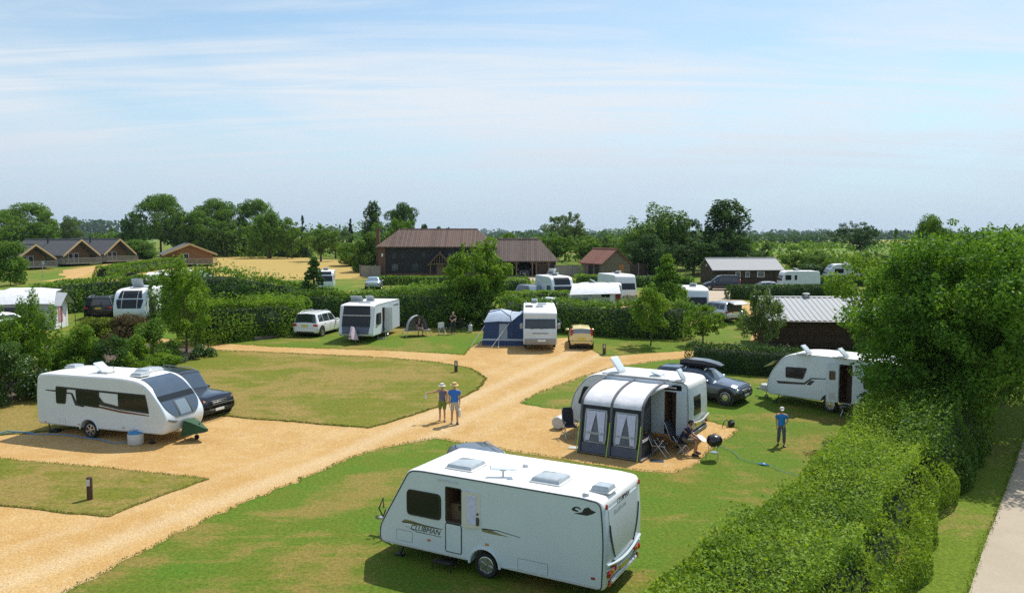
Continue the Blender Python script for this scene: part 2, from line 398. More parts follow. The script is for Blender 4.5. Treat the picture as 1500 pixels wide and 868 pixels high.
def gravel_mat(name, c1, c2, light, tracks=None, stone=1.):
    m = bpy.data.materials.new(name); m.use_nodes = True; nt = m.node_tree; b = nt.nodes['Principled BSDF']
    b.inputs['Roughness'].default_value = .95; b.inputs['Specular IOR Level'].default_value = .15
    g = nd(nt, 'ShaderNodeNewGeometry')
    big = pos_noise(nt, g, .35, 5, .6, .5); med = pos_noise(nt, g, 1.9, 5, .7)
    vo = nd(nt, 'ShaderNodeTexVoronoi'); vo.inputs['Scale'].default_value = 26; nt.links.new(g.outputs['Position'], vo.inputs['Vector'])
    fine = pos_noise(nt, g, 14, 6, .85)
    c = mixc(nt, rng(nt, big, .35, .65), c1, c2)
    c = mixc(nt, rng(nt, med, .45, .8, 0, .55), c, light)
    if tracks:
        (ax, ay), (bx, by), offs = tracks
        d = Vector((bx - ax, by - ay, 0)).normalized(); n = Vector((-d.y, d.x, 0))
        dt = nd(nt, 'ShaderNodeVectorMath', operation='DOT_PRODUCT'); dt.inputs[1].default_value = n
        nt.links.new(g.outputs['Position'], dt.inputs[0])
        wob = pos_noise(nt, g, .5, 3)
        s = nd(nt, 'ShaderNodeMath', operation='MULTIPLY_ADD'); s.inputs[1].default_value = .5; nt.links.new(wob, s.inputs[0]); nt.links.new(dt.outputs['Value'], s.inputs[2])
        base = n.x * ax + n.y * ay + .25
        for off, wd, amt in offs:
            su = nd(nt, 'ShaderNodeMath', operation='SUBTRACT'); su.inputs[1].default_value = base + off; nt.links.new(s.outputs[0], su.inputs[0])
            ab = nd(nt, 'ShaderNodeMath', operation='ABSOLUTE'); nt.links.new(su.outputs[0], ab.inputs[0])
            c = mixc(nt, rng(nt, ab.outputs[0], 0, wd, amt, 0), c, light)
    c = mixc(nt, .8 * stone, c, mixc(nt, rng(nt, fine, .25, .75), (.55, .52, .48), (1.4, 1.42, 1.45)), 'MULTIPLY')
    c = mixc(nt, .55 * stone, c, mixc(nt, vo.outputs['Color'], (.72, .68, .6), (1.3, 1.3, 1.3)), 'MULTIPLY')
    nt.links.new(c, b.inputs['Base Color'])
    bp = nd(nt, 'ShaderNodeBump'); bp.inputs['Strength'].default_value = .6 * stone; bp.inputs['Distance'].default_value = .02
    nt.links.new(vo.outputs['Distance'], bp.inputs['Height']); nt.links.new(bp.outputs[0], b.inputs['Normal'])
    return m
ra, rb = gp(120, 830), gp(620, 625)
G['gravel'] = gravel_mat('gravel', (.45, .275, .10), (.50, .33, .14), (.56, .43, .26), ((ra.x, ra.y), (rb.x, rb.y), ((-1.1, .7, .55), (.75, .8, .6), (2.6, .6, .25), (-2.7, .5, .2))))
G['concrete'] = gravel_mat('concrete', (.38, .32, .24), (.42, .355, .275), (.45, .39, .31), None, .25)
G['yard'] = gravel_mat('yard_gravel', (.42, .34, .25), (.46, .38, .29), (.5, .43, .35), None, .5)
G['field'] = gravel_mat('stubble_field', (.42, .29, .09), (.36, .27, .08), (.48, .36, .14), None, .4)
G['crop'] = lawn_mat('crop', (.13, .20, .04), (.16, .24, .06), (.30, .27, .10), .3)
G['soil'] = mat('soil', (.10, .07, .045), .95, var=.4, scale=5, bump=.5)

def sheet(name, pts, m, dz=.004, jit=0., seg=1.5, seed=1, thick=0., world=False, name_kind='structure'):
    rnd = random.Random(seed)
    P = [Vector(p) if world else gp(*p) for p in pts]
    Q = []
    for i, a in enumerate(P):
        b = P[(i + 1) % len(P)]; n = max(1, int((b - a).length / seg)) if jit else 1
        n = min(n, 400)
        for k in range(n):
            q = a.lerp(b, k / n)
            if jit and k: q += Vector((rnd.gauss(0, jit), rnd.gauss(0, jit), 0))
            Q.append((q.x, q.y, 0))
    tri = tessellate_polygon([[Vector(q) for q in Q]])
    me = bpy.data.meshes.new(name); me.from_pydata(Q, [], tri)
    bm = bmesh.new(); bm.from_mesh(me)
    for (y, _) in KN[1:-1]:
        bmesh.ops.bisect_plane(bm, geom=bm.verts[:] + bm.edges[:] + bm.faces[:], plane_co=(0, y, 0), plane_no=(0, 1, 0))
    for v in bm.verts: v.co.z = gz(v.co.y) + dz
    if thick:
        ed = [e for e in bm.edges if e.is_boundary]
        r = bmesh.ops.extrude_edge_only(bm, edges=ed)
        for v in [x for x in r['geom'] if isinstance(x, bmesh.types.BMVert)]: v.co.z -= thick
    bmesh.ops.recalc_face_normals(bm, faces=bm.faces)
    up = sum(f.normal.z for f in bm.faces)
    if up < 0: bmesh.ops.reverse_faces(bm, faces=bm.faces)
    bm.to_mesh(me); bm.free(); me.materials.append(m)
    o = bpy.data.objects.new(name, me); COL.objects.link(o)
    if name_kind: o['kind'] = name_kind
    return o, [Vector((q[0], q[1], gz(q[1]))) for q in Q]

b = MB(); ys = [k[0] for k in KN]
for a, c in zip(KN, KN[1:]):
    b.quad((-9000, a[0], a[1]), (9000, a[0], a[1]), (9000, c[0], c[1]), (-9000, c[0], c[1]))
struct(b.build('ground', G['lawn'], smooth=False))

GRAV = [(95, 868), (230, 797), (350, 738), (440, 703), (520, 668), (560, 656), (600, 648), (640, 642), (700, 652), (780, 665), (860, 678),
        (940, 690), (990, 692), (1015, 684), (1032, 668), (1045, 655), (1070, 640), (1082, 628), (1030, 615), (960, 612), (880, 608), (830, 599), (796, 597), (762, 591),
        (790, 575), (850, 553), (900, 538), (960, 529), (1020, 524), (1080, 520), (1080, 512), (1000, 514), (940, 518), (883, 522), (866, 512), (862, 500), (835, 494),
        (700, 502), (690, 508), (680, 520), (640, 517), (560, 513), (400, 508), (330, 503), (280, 499), (200, 493), (195, 499), (255, 505), (315, 513), (450, 519), (560, 524), (640, 531),
        (690, 540), (712, 554), (700, 571), (660, 590), (600, 610), (540, 627), (440, 619), (345, 611), (300, 607), (60, 633), (-80, 645), (-260, 700), (-420, 960), (-60, 960)]
_, E1 = sheet('path', GRAV, G['gravel'], .004, .05, .2, 3)
_, E2 = sheet('lawn', [(-160, 660), (0, 672), (150, 685), (306, 702), (235, 727), (160, 757), (80, 750), (0, 741), (-160, 735)], G['lawn_isl'], .03, .04, .45, 4, .04)
LI = [(315, 513), (450, 519), (560, 524), (640, 531), (690, 540), (712, 554), (700, 571), (660, 590), (600, 610), (540, 627), (440, 619), (345, 611), (300, 607),
      (150, 625), (60, 633), (-60, 642), (-60, 610), (0, 592), (50, 580), (160, 560), (270, 532)]
_, E3 = sheet('lawn', LI, G['lawn_isl'], .03, .04, .5, 5, .04)
road, E4 = sheet('road', [(1340, 1000), (1418, 868), (1440, 800), (1463, 740), (1482, 690), (1499, 640), (1522, 580), (1555, 520), (1620, 460), (1760, 460), (1900, 560), (2300, 1000)], G['concrete'], .006, .03, .8, 6)
_, E5 = sheet('verge', [(1270, 1000), (1300, 868), (1360, 740), (1400, 660), (1450, 590), (1500, 530), (1600, 455), (1622, 461), (1556, 521), (1523, 581), (1500, 641), (1483, 691), (1464, 741), (1441, 801), (1419, 869), (1341, 1000)], G['verge'], .010, 0, 1, 7)
sheet('field', [(60, 412), (120, 402), (150, 392), (245, 380), (310, 374.5), (445, 377), (480, 380), (540, 386), (556, 394), (620, 398), (560, 407), (430, 410), (130, 412)], G['field'], .004, .3, 4, 8)
sheet('path', [(86, 402), (95, 395), (150, 388), (186, 383), (176, 388), (140, 396), (125, 403), (110, 409)], G['gravel'], .006, .2, 2, 9)
sheet('yard', [(556, 397), (640, 399), (735, 399), (815, 399), (838, 401), (960, 401), (1000, 402), (1000, 406), (850, 405), (830, 407), (790, 411), (735, 411), (640, 405), (556, 402)], G['yard'], .006, .2, 3, 10)
sheet('yard', [(1022, 421), (1085, 421), (1140, 420), (1140, 425), (1080, 428), (1072, 440), (1030, 442), (1020, 430)], G['yard'], .006, .1, 2, 11)
sheet('path', [(1060, 440), (1085, 438), (1110, 446), (1135, 470), (1120, 500), (1098, 500), (1106, 480), (1092, 458), (1056, 452), (1030, 470), (1005, 480), (1000, 470)], G['gravel'], .006, .1, 2, 12)
sheet('path', [(880, 441), (960, 440), (985, 446), (965, 452), (900, 450)], G['gravel'], .006, .1, 2, 13)
sheet('soil', [(0, 592), (50, 579), (160, 559), (270, 531), (316, 513), (250, 506), (150, 500), (0, 500), (-80, 520), (-80, 600)], G['soil'], .012, .03, 1, 14)
# fields of the plain beyond the site
def strip(x0, x1, y0, y1, m, name='field'):
    a, b_, c, d = gp(x0, y1), gp(x1, y1), gp(x1, y0), gp(x0, y0)
    sheet(name, [a, b_, c, d], m, .05, 0, world=True)
strip(1060, 1330, 358, 372, G['crop']); strip(1000, 1420, 352, 355.5, G['field']); strip(640, 840, 349.5, 354, G['crop'])
strip(-200, 230, 350, 356, G['crop']); strip(1100, 1500, 349, 351, G['crop'])

# ------------------------------------------------------------------ leaves
NR = np.random.RandomState(11)
def leaf_cloud(P, Nrm, size, rs, spread=.9, asp=.55):
    """one diamond-shaped leaf per point: 4 corners, facing roughly along Nrm"""
    n = len(P)
    d = Nrm + rs.normal(size=(n, 3)) * spread
    d /= np.linalg.norm(d, axis=1)[:, None] + 1e-9
    t = np.cross(d, rs.normal(size=(n, 3))); t /= np.linalg.norm(t, axis=1)[:, None] + 1e-9
    w = np.cross(d, t)
    s = (np.asarray(size) * (.6 + .8 * rs.rand(n)))[:, None]
    V = np.stack([P - t * s * .5, P + w * s * asp * .5, P + t * s * .5 + d * s * .12, P - w * s * asp * .5], 1).reshape(-1, 3)
    return V
def np_mesh(name, V, mats, quads=None, extra=None, mi=None):
    """leaf quads (4 consecutive verts each) plus optional extra (verts, quads, material index)"""
    n = len(V) // 4; loops = np.arange(4 * n, dtype=np.int32); verts = V; nf = n; midx = np.zeros(n, np.int32)
    if extra is not None:
        ev, ef = extra
        loops = np.concatenate([loops, (np.asarray(ef, np.int32) + len(V)).ravel()]); verts = np.concatenate([V, ev]); nf += len(ef)
        midx = np.concatenate([midx, np.ones(len(ef), np.int32)])
    me = bpy.data.meshes.new(name); me.vertices.add(len(verts)); me.vertices.foreach_set('co', verts.astype(np.float32).ravel())
    me.loops.add(len(loops)); me.loops.foreach_set('vertex_index', loops)
    me.polygons.add(nf); me.polygons.foreach_set('loop_start', np.arange(0, 4 * nf, 4, dtype=np.int32))
    try: me.polygons.foreach_set('loop_total', np.full(nf, 4, np.int32))
    except Exception: pass
    for m in mats: me.materials.append(m)
    me.polygons.foreach_set('material_index', midx)
    me.update(calc_edges=True); return me
def link(name, me, parent=None):
    o = bpy.data.objects.new(name, me); COL.objects.link(o)
    if parent: o.parent = parent
    return o
def sphere_pts(n, rs):
    d = rs.normal(size=(n, 3)); return d / (np.linalg.norm(d, axis=1)[:, None] + 1e-9)
def smooth_noise(P, rs, freq, k=5):
    """cheap smooth random field for numpy points"""
    out = np.zeros(len(P))
    for i in range(k):
        w = sphere_pts(1, rs)[0] * freq * (.7 + rs.rand() * 1.3); out += np.sin(P @ w + rs.rand() * 6.28)
    return out / k

def clump_leaves(clumps, dens, leaf, rs, updir=.35, spread=.8, shell=.55):
    Ps, Ns = [], []
    for (c, r) in clumps:
        c = np.asarray(c); r = np.asarray(r if hasattr(r, '__len__') else (r, r, r * .8))
        area = 4 * PI * (r.prod()) ** (2 / 3)
        n = max(6, int(area * dens))
        d = sphere_pts(n, rs); k = shell + (1.05 - shell) * rs.rand(n) ** .6
        # ragged surface
        k *= 1 + .25 * smooth_noise(d, rs, 5., 4)
        Ps.append(c + d * r * k[:, None]); Ns.append(d + np.array([0, 0, updir]))
    P = np.concatenate(Ps); N = np.concatenate(Ns)
    return leaf_cloud(P, N, leaf, rs, spread), P

def limbs_mb(base, h0, targets, r0, rs, bend=.12):
    """trunk and limbs running to the clumps"""
    mb = MB(); top = Vector((base[0], base[1], h0))
    mb.tube([(base[0], base[1], -.1), (base[0] + .03 * h0, base[1], h0 * .4), top], [r0 * 1.35, r0, r0 * .8], 9)
    for t in targets:
        t = Vector(t); m = top.lerp(t, .5); m.z += (t - top).length * bend; m.x += rs.normal() * .05 * (t - top).length
        s = Vector((top.x, top.y, h0 * (.75 + .25 * rs.rand())))
        mb.tube([s, m, t], [r0 * .5, r0 * .3, r0 * .08], 6)
    return mb

def crown_clumps(kind, h, w, rs, n=None):
    """clump centres and radii for a crown of height h and width w, base of tree at the origin"""
    out = []; R_ = w / 2; ph = rs.rand() * 6
    if kind == 'broad':
        c0 = .56 * h; rz = .44 * h; n = int((n or 46) * 1.35)
        for i in range(n):
            d = sphere_pts(1, rs)[0]; k = rs.rand() ** .35 * .84 * (1 + .30 * math.sin(d[0] * 4.1 + ph) * math.cos(d[1] * 3.7 + ph * 2) + .12 * math.sin(d[2] * 7 + ph))
            s = R_ * (.09 + .17 * rs.rand() ** 1.4)
            out.append(((d[0] * R_ * k, d[1] * R_ * k, c0 + d[2] * rz * k), (s, s, s * .75)))
        for i in range(n // 2):                                 # light sprays standing out of the outline
            d = sphere_pts(1, rs)[0]; d[2] = abs(d[2]) * 1.2 - .25; s = R_ * (.035 + .05 * rs.rand()); k = .84 + .16 * rs.rand()
            out.append(((d[0] * R_ * k, d[1] * R_ * k, min(c0 + d[2] * rz * k, h * .985)), (s, s, s * 1.7)))
    elif kind == 'oak':
        n = n or 40
        for i in range(n):
            a = rs.rand() * 6.28; z = rs.rand(); pr = math.sin(PI * (.18 + .75 * z)) ** .6; k = rs.rand() ** .4
            s = R_ * (.16 + .15 * rs.rand())
            out.append(((math.cos(a) * R_ * .85 * pr * k, math.sin(a) * R_ * .85 * pr * k, h * (.28 + .66 * z)), (s * 1.1, s * 1.1, s * .6)))
    elif kind == 'tall':
        n = n or 50
        for i in range(n):
            a = rs.rand() * 6.28; z = rs.rand(); pr = (1 - abs(z - .42) ** 1.7 * 1.6); k = rs.rand() ** .5
            s = R_ * (.18 + .16 * rs.rand())
            out.append(((math.cos(a) * R_ * .8 * pr * k, math.sin(a) * R_ * .8 * pr * k, h * (.14 + .82 * z)), (s * .8, s * .8, s * 1.3)))
    elif kind == 'weep':
        n = n or 60
        for i in range(n):
            a = rs.rand() * 6.28; k = rs.rand() ** .5; z = 1 - k * .35 - rs.rand() * .65 * (.4 + .6 * k)
            s = R_ * (.11 + .10 * rs.rand())
            out.append(((math.cos(a) * R_ * .85 * k, math.sin(a) * R_ * .85 * k, h * (.06 + .88 * max(z, .05))), (s, s, s * (2.4 + 1.5 * rs.rand()) * h / w * .6)))
    elif kind == 'cone':
        n = n or 50
        for i in range(n):
            z = rs.rand() ** .8; a = rs.rand() * 6.28; pr = 1 - z * .93; s = R_ * (.14 + .2 * pr)
            out.append(((math.cos(a) * R_ * .8 * pr, math.sin(a) * R_ * .8 * pr, h * (.06 + .92 * z)), (s, s, s * .55)))
    elif kind == 'bush':
        n = n or 34
        for i in range(n):
            a = rs.rand() * 6.28; k = rs.rand() ** .5; z = rs.rand()
            s = R_ * (.2 + .18 * rs.rand()); pr = math.sqrt(max(0, 1 - (z * .95) ** 2.2))
            out.append(((math.cos(a) * R_ * .85 * k * pr, math.sin(a) * R_ * .85 * k * pr, h * (.08 + .84 * z)), (s, s, min(s * .8, h * .3))))
    elif kind == 'young':
        n = n or 44
        for i in range(n):
            a = rs.rand() * 6.28; z = rs.rand(); pr = math.sin(PI * min(1, .12 + z * .86)) ** .8; k = rs.rand() ** .5
            s = R_ * (.10 + .10 * rs.rand())
            out.append(((math.cos(a) * R_ * .9 * pr * k, math.sin(a) * R_ * .9 * pr * k, h * (.26 + .72 * z)), (s, s, s * (1.1 + 1.2 * z))))
    elif kind == 'shoots':
        n = n or 60
        for i in range(n):
            a = rs.rand() * 6.28; k = rs.rand() ** .6; z = rs.rand() ** 1.2; s = R_ * (.07 + .07 * rs.rand())
            out.append(((math.cos(a) * R_ * k * (.5 + .5 * z), math.sin(a) * R_ * k * (.5 + .5 * z), h * (.06 + .9 * z * (1 - .35 * k))), (s, s, s * (1.3 + 2.2 * z))))
    return out

def make_tree(kind, h, w, leaf, dens, lm, seed, trunk=True, name='tree', n=None, core=True, trunk_h=None):
    """meshes of a crown and of a trunk with limbs, base at the origin"""
    rs = np.random.RandomState(seed); cl = crown_clumps(kind, h, w, rs, n)
    V, P = clump_leaves(cl, dens, leaf, rs)
    cm = np_mesh('crown', V, [L[lm]])
    hs = {'broad': .3, 'oak': .3, 'tall': .3, 'weep': .5, 'cone': .8, 'bush': .15, 'young': .35, 'shoots': .1}[kind] * h
    if trunk_h: hs = trunk_h
    idx = rs.permutation(len(cl))[:14 if kind != 'cone' else 2]
    r0 = {'young': .011, 'shoots': .008, 'bush': .008, 'cone': .016}.get(kind, .02) * h
    tm = limbs_mb((0, 0), hs, [cl[i][0] for i in idx if cl[i][0][2] > hs * .8], r0, rs)
    if kind in ('cone',): tm.tube([(0, 0, 0), (0, 0, h * .95)], [r0, r0 * .2], 7)
    return cm, tm

PROTO = {}
def proto(kind, v, lm):
    key = (kind, v, lm)
    if key not in PROTO:
        lf, dn = {'broad': (.030, 3000), 'oak': (.028, 3000), 'tall': (.030, 3000), 'weep': (.026, 3000), 'cone': (.032, 3200), 'bush': (.05, 1300)}[kind]
        cm, tm = make_tree(kind, 1., {'broad': .9, 'oak': 1.1, 'tall': .5, 'weep': .75, 'cone': .5, 'bush': 1.3}[kind], lf, dn, lm, hash_(kind) + v * 7)
        to = tm.build('trunk', M['bark']); tme = to.data; bpy.data.objects.remove(to)
        PROTO[key] = (cm, tme)
    return PROTO[key]
def hash_(s): return sum(ord(c) * (i + 3) for i, c in enumerate(s)) % 1000
PW = {'broad': .9, 'oak': 1.1, 'tall': .5, 'weep': .75, 'cone': .5, 'bush': 1.3}

def far_tree(kind, v, lm, px, top, width, Y, label, name='tree', group=None, sink=0.):
    p = atY(px, Y); s = 1170 / Y
    h = zat(p, top) - p.z + sink; w = width / s
    t = thing(name, label, 'bush' if kind == 'bush' else 'tree', (p.x, p.y, p.z - sink), 0, group)
    cm, tme = proto(kind, v, lm)
    c = link('crown' if kind != 'bush' else 'foliage', cm, t); u = link('trunk' if kind != 'bush' else 'stem', tme, t)
    a = (px * 7.3 + v) % 6.28
    for o in (c, u):
        o.scale = (w / PW[kind], w / PW[kind], h); o.rotation_euler.z = a
    return t

def near_tree(kind, px, py, top, width, lm, leaf, dens, seed, label, cat='tree', name='tree', n=None, Y=None, th=None, wf=1.):
    p = gp(px, py) if Y is None else atY(px, Y); s = 1170 / p.y
    h = zat(p, top) - p.z; w = width / s * wf
    t = thing(name, label, cat, p, 0)
    cm, tm = make_tree(kind, h, w, leaf, dens, lm, seed, n=n, trunk_h=th)
    link('crown' if cat == 'tree' else 'foliage', cm, t); tm.build('trunk' if cat == 'tree' else 'stems', M['bark'], t)
    return t

def hedge(pts, w, h, lm, leaf, dens, seed, label, name='hedge', world=False, rough=.18, rough2=None, cat='hedge', core='hedge_core', hs=None, flat=False, group=None, shoots=.0):
    """a clipped or rough hedge following a ground line"""
    rs = np.random.RandomState(seed)
    P = [Vector(p) if world else gp(*p) for p in pts]
    ws = w if hasattr(w, '__len__') else [w] * len(P); hh = h if hasattr(h, '__len__') else [h] * len(P)
    seglen = [(b - a).length for a, b in zip(P, P[1:])]; tot = sum(seglen); cum = np.concatenate([[0], np.cumsum(seglen)])
    PX = np.array([[p.x, p.y] for p in P])
    def at(s):
        x = np.interp(s, cum, PX[:, 0]); y = np.interp(s, cum, PX[:, 1]); e = .05 * tot + .5
        x2 = np.interp(np.minimum(s + e, tot), cum, PX[:, 0]) - np.interp(np.maximum(s - e, 0), cum, PX[:, 0])
        y2 = np.interp(np.minimum(s + e, tot), cum, PX[:, 1]) - np.interp(np.maximum(s - e, 0), cum, PX[:, 1])
        l = np.hypot(x2, y2) + 1e-9
        return x, y, x2 / l, y2 / l, np.interp(s, cum, ws), np.interp(s, cum, hh)
    wm, hm = float(np.mean(ws)), float(np.mean(hh))
    n = int(dens * tot * (wm + 2 * hm)) + 50
    s = rs.rand(n) * (tot + wm * .6) - wm * .3; a = rs.rand(n)      # a runs around the section, left side - top - right side
    per = 2 * hm + wm; q = a * per
    sq = .22 if flat else .42                                       # how rounded the section is
    off = np.where(q < hm, -.5, np.where(q < hm + wm, (q - hm) / wm - .5, .5)); zz = np.where(q < hm, q / hm, np.where(q < hm + wm, 1., (per - q) / hm))
    nx = np.where(q < hm, -1., np.where(q < hm + wm, 0., 1.)); nz = np.where((q >= hm) & (q < hm + wm), 1., .15)
    x, y, dx, dy, W_, H_ = at(np.clip(s, 0, tot))
    over = np.where(s < 0, s, np.where(s > tot, s - tot, 0.))
    # rounding of the top edges and of the ends
    off = off * (1 - sq * zz ** 4 * (np.abs(off) * 2) ** 2); zz = zz * (1 - sq * .6 * (np.abs(off) * 2) ** 3)
    endf = np.sqrt(np.clip(1 - (np.abs(over) / (wm * .3 + 1e-6)) ** 2, .05, 1)); off = off * endf; zz = zz * (1 - .25 * (1 - endf))
    q3 = np.stack([x, y, zz * H_], 1)
    bump = smooth_noise(q3, np.random.RandomState(seed + 5), 2.4 / max(hm, .4), 6) * rough + smooth_noise(q3, np.random.RandomState(seed + 6), (7. if rough2 is None else 5.) / max(hm, .4), 6) * (rough * .45 if rough2 is None else rough2)
    depth = rs.rand(n) ** 2 * .22
    k = 1 + bump - depth
    ox = off * W_ * k
    X = x - dy * ox + dx * over; Yv = y + dx * ox + dy * over; Z = zz * H_ * (1 + bump * .8 - depth * .6)
    if shoots: Z = Z + (zz > .8) * (rs.rand(n) ** 6) * shoots
    gzv = np.interp(Yv, [kk[0] for kk in KN], [kk[1] for kk in KN])
    o = np.array([P[0].x, P[0].y, P[0].z])
    PP = np.stack([X, Yv, np.maximum(Z, .02) + gzv], 1) - o
    NN = np.stack([-dy * nx, dx * nx, nz], 1)
    V = leaf_cloud(PP, NN, leaf, rs, .75)
    # woody core so that the middle is closed
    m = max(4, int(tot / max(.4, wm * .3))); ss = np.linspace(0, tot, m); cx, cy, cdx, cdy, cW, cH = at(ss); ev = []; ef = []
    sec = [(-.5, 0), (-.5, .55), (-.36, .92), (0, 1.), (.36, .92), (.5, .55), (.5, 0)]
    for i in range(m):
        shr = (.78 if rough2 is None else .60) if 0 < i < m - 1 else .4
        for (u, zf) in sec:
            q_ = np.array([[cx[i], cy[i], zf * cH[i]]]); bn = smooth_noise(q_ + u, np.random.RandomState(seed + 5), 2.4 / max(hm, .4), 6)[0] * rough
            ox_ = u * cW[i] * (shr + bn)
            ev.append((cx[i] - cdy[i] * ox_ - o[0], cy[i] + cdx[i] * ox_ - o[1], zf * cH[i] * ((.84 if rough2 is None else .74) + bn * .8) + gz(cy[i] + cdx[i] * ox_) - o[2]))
    ns = len(sec)
    for i in range(m - 1):
        for j in range(ns - 1): ef.append((i * ns + j, i * ns + j + 1, (i + 1) * ns + j + 1, (i + 1) * ns + j))
    for e in (0, (m - 1) * ns): ef += [(e, e + 1, e + 5, e + 6), (e + 1, e + 2, e + 4, e + 5), (e + 2, e + 3, e + 4, e + 4)][:2]
    me = np_mesh(name, V, [L[lm], M['hedge_core']], extra=(np.array(ev), ef))
    ob = link(name, me); ob.location = o
    return tag(ob, label, cat, group)
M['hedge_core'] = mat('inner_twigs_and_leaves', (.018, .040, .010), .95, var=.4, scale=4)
# ------------------------------------------------------------------ caravans
def rrect(x0, x1, z0, z1, r=.06, slant=0.):
    return fillet([(x0, z0), (x1, z0), (x1 - slant, z1), (x0 + slant * 0, z1)], r, 4)

class Caravan:
    """body built from a side profile; local +x is the nose, +y the left side"""
    def __init__(s, name, label, pos, rz, ctrl, rad, W=2.25, wheel_x=0., wr=.33, mats=None, cat='caravan', group=None, doors=(), wheels=True, arch=True, edge=.05):
        s.t = thing(name, label, cat, pos, rz, group); s.W = W
        s.prof = fillet(ctrl, rad, 7)
        out = list(s.prof)
        if arch:                                               # cut the wheel arches into the bottom line (bottom runs nose -> tail last)
            zb = min(p[1] for p in out); ws = wheel_x if hasattr(wheel_x, '__len__') else [wheel_x]
            ins = []
            for wx in sorted(ws, reverse=True):
                for k in range(13):
                    a = PI * k / 12; ins.append((wx + (wr + .09) * math.cos(a), max(zb, wr + .02 + (wr + .09) * math.sin(a))))
            # the profile is ordered: bottom tail, (rear up), roof, nose, bottom nose ; close with arches
            out = out + ins
        s.out = out
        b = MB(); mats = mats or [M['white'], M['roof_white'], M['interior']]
        n = len(out); xm = sum(p[0] for p in out) / n; zm = 1.4; hx = max(abs(p[0] - xm) for p in out)
        def ring(y, e):
            return [(p[0] - (p[0] - xm) / hx * e, y, p[1] - (p[1] - zm) / 1.3 * e) for p in out]
        h = W / 2
        rings = [ring(-h, edge), ring(-h + edge * .4, edge * .3), ring(-h + edge * 1.2, 0), ring(h - edge * 1.2, 0), ring(h - edge * .4, edge * .3), ring(h, edge)]
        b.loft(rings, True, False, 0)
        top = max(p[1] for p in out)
        for i, f in enumerate(b.f):                             # the roof skin keeps full white; shade is put into the wall white
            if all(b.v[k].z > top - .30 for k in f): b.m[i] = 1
        for sy in (-1, 1):
            holes = [d[1] for d in doors if d[0] == sy]
            rg = rings[0] if sy < 0 else rings[-1]
            loops = [[Vector((p[0], p[2], 0)) for p in rg]] + [[Vector((q[0], q[1], 0)) for q in hl] for hl in holes]
            tri = tessellate_polygon(loops); flat = [q for l in loops for q in l]
            b.add([(q.x, sy * h, q.y) for q in flat], tri, 0)
            for hl in holes:                                    # lining of a door opening and the dark inside
                m_ = len(hl); dp = .9
                b.add([(q[0], sy * h, q[1]) for q in hl] + [(q[0], sy * (h - dp), q[1]) for q in hl], [(i, (i + 1) % m_, (i + 1) % m_ + m_, i + m_) for i in range(m_)] + [tuple(range(m_, 2 * m_))], 2)
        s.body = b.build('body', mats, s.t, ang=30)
        if wheels:
            for wx in (wheel_x if hasattr(wheel_x, '__len__') else [wheel_x]):
                for sy in (-1, 1): wheel(s.t, wx, sy * (h - .14), wr, .19, sy, 6)
    def side(s, sy, poly, m, name='window', off=.012, inn=.01, parent=None, mi=0, rim=None):
        h = s.W / 2; b = MB()
        b.prism(poly, sy * (h - inn), sy * (h + off), lambda u, v, d: (u, d, v), mi=0)
        o = b.build(name, m, parent or s.t, ang=25)
        if rim:
            outline(poly, s.W / 2, sy, rim[0], rim[1], o, rim[2] if len(rim) > 2 else 'seal', off)
        return o
    def face(s, z0, z1, wfun, m, name='window', nose=True, off=.02, n=10, parent=None, y0=None, y1=None):
        """panel that follows the nose (or tail) skin between two heights"""
        pr = [p for p in s.prof if (p[0] > 0) == nose]
        pr = sorted(pr, key=lambda p: p[1])
        def X(z):
            best = None
            for a, c in zip(s.prof, s.prof[1:] + s.prof[:1]):
                if min(a[1], c[1]) <= z <= max(a[1], c[1]) and abs(a[1] - c[1]) > 1e-6:
                    x = a[0] + (c[0] - a[0]) * (z - a[1]) / (c[1] - a[1])
                    if best is None or (x > best if nose else x < best): best = x
            return best
        rows = []
        for i in range(n + 1):
            z = z0 + (z1 - z0) * i / n; x = X(z); e = .02
            za, zb = max(z - e, z0), min(z + e, z1); xa, xb = X(za), X(zb)
            t = Vector((xb - xa, 0, zb - za)).normalized(); nn = Vector((t.z, 0, -t.x)) * (1 if nose else -1)
            if (nose and nn.x < 0) or (not nose and nn.x > 0): nn = -nn
            a, c = wfun((z - z0) / (z1 - z0)) if y0 is None else (y0, y1)
            rows.append((Vector((x, 0, z)), nn, a, c))
        b = MB(); fr = []; bk = []
        K = 6
        for p, nn, a, c in rows:
            fr.append([p + nn * off + Vector((0, a + (c - a) * k / K, 0)) for k in range(K + 1)])
            bk.append([p - nn * .01 + Vector((0, a + (c - a) * k / K, 0)) for k in range(K + 1)])
        b.loft(fr, False, False)
        edge_f = fr[0] + [r[-1] for r in fr[1:]] + fr[-1][::-1][1:] + [r[0] for r in fr[::-1][1:-1]]
        edge_b = bk[0] + [r[-1] for r in bk[1:]] + bk[-1][::-1][1:] + [r[0] for r in bk[::-1][1:-1]]
        b.loft([edge_f, edge_b], True, False)
        return b.build(name, m, parent or s.t, ang=35)
    def rooflight(s, x, y, lx, ly, z, hgt=.09, open_=0., m='hatch', name='rooflight'):
        b = MB(); b.cbox((x, y, z + .02), (lx + .08, ly + .08, .05), .02)
        o = b.build(name, M['ltgrey'], s.t)
        c = MB(); a = R(open_)
        c.loft([[(-.5 * lx, -.5 * ly, 0), (.5 * lx, -.5 * ly, 0), (.5 * lx, .5 * ly, 0), (-.5 * lx, .5 * ly, 0)],
                [(-.46 * lx, -.46 * ly, hgt * .7), (.46 * lx, -.46 * ly, hgt * .7), (.46 * lx, .46 * ly, hgt * .7), (-.46 * lx, .46 * ly, hgt * .7)],
                [(-.38 * lx, -.38 * ly, hgt), (.38 * lx, -.38 * ly, hgt), (.38 * lx, .38 * ly, hgt), (-.38 * lx, .38 * ly, hgt)]])
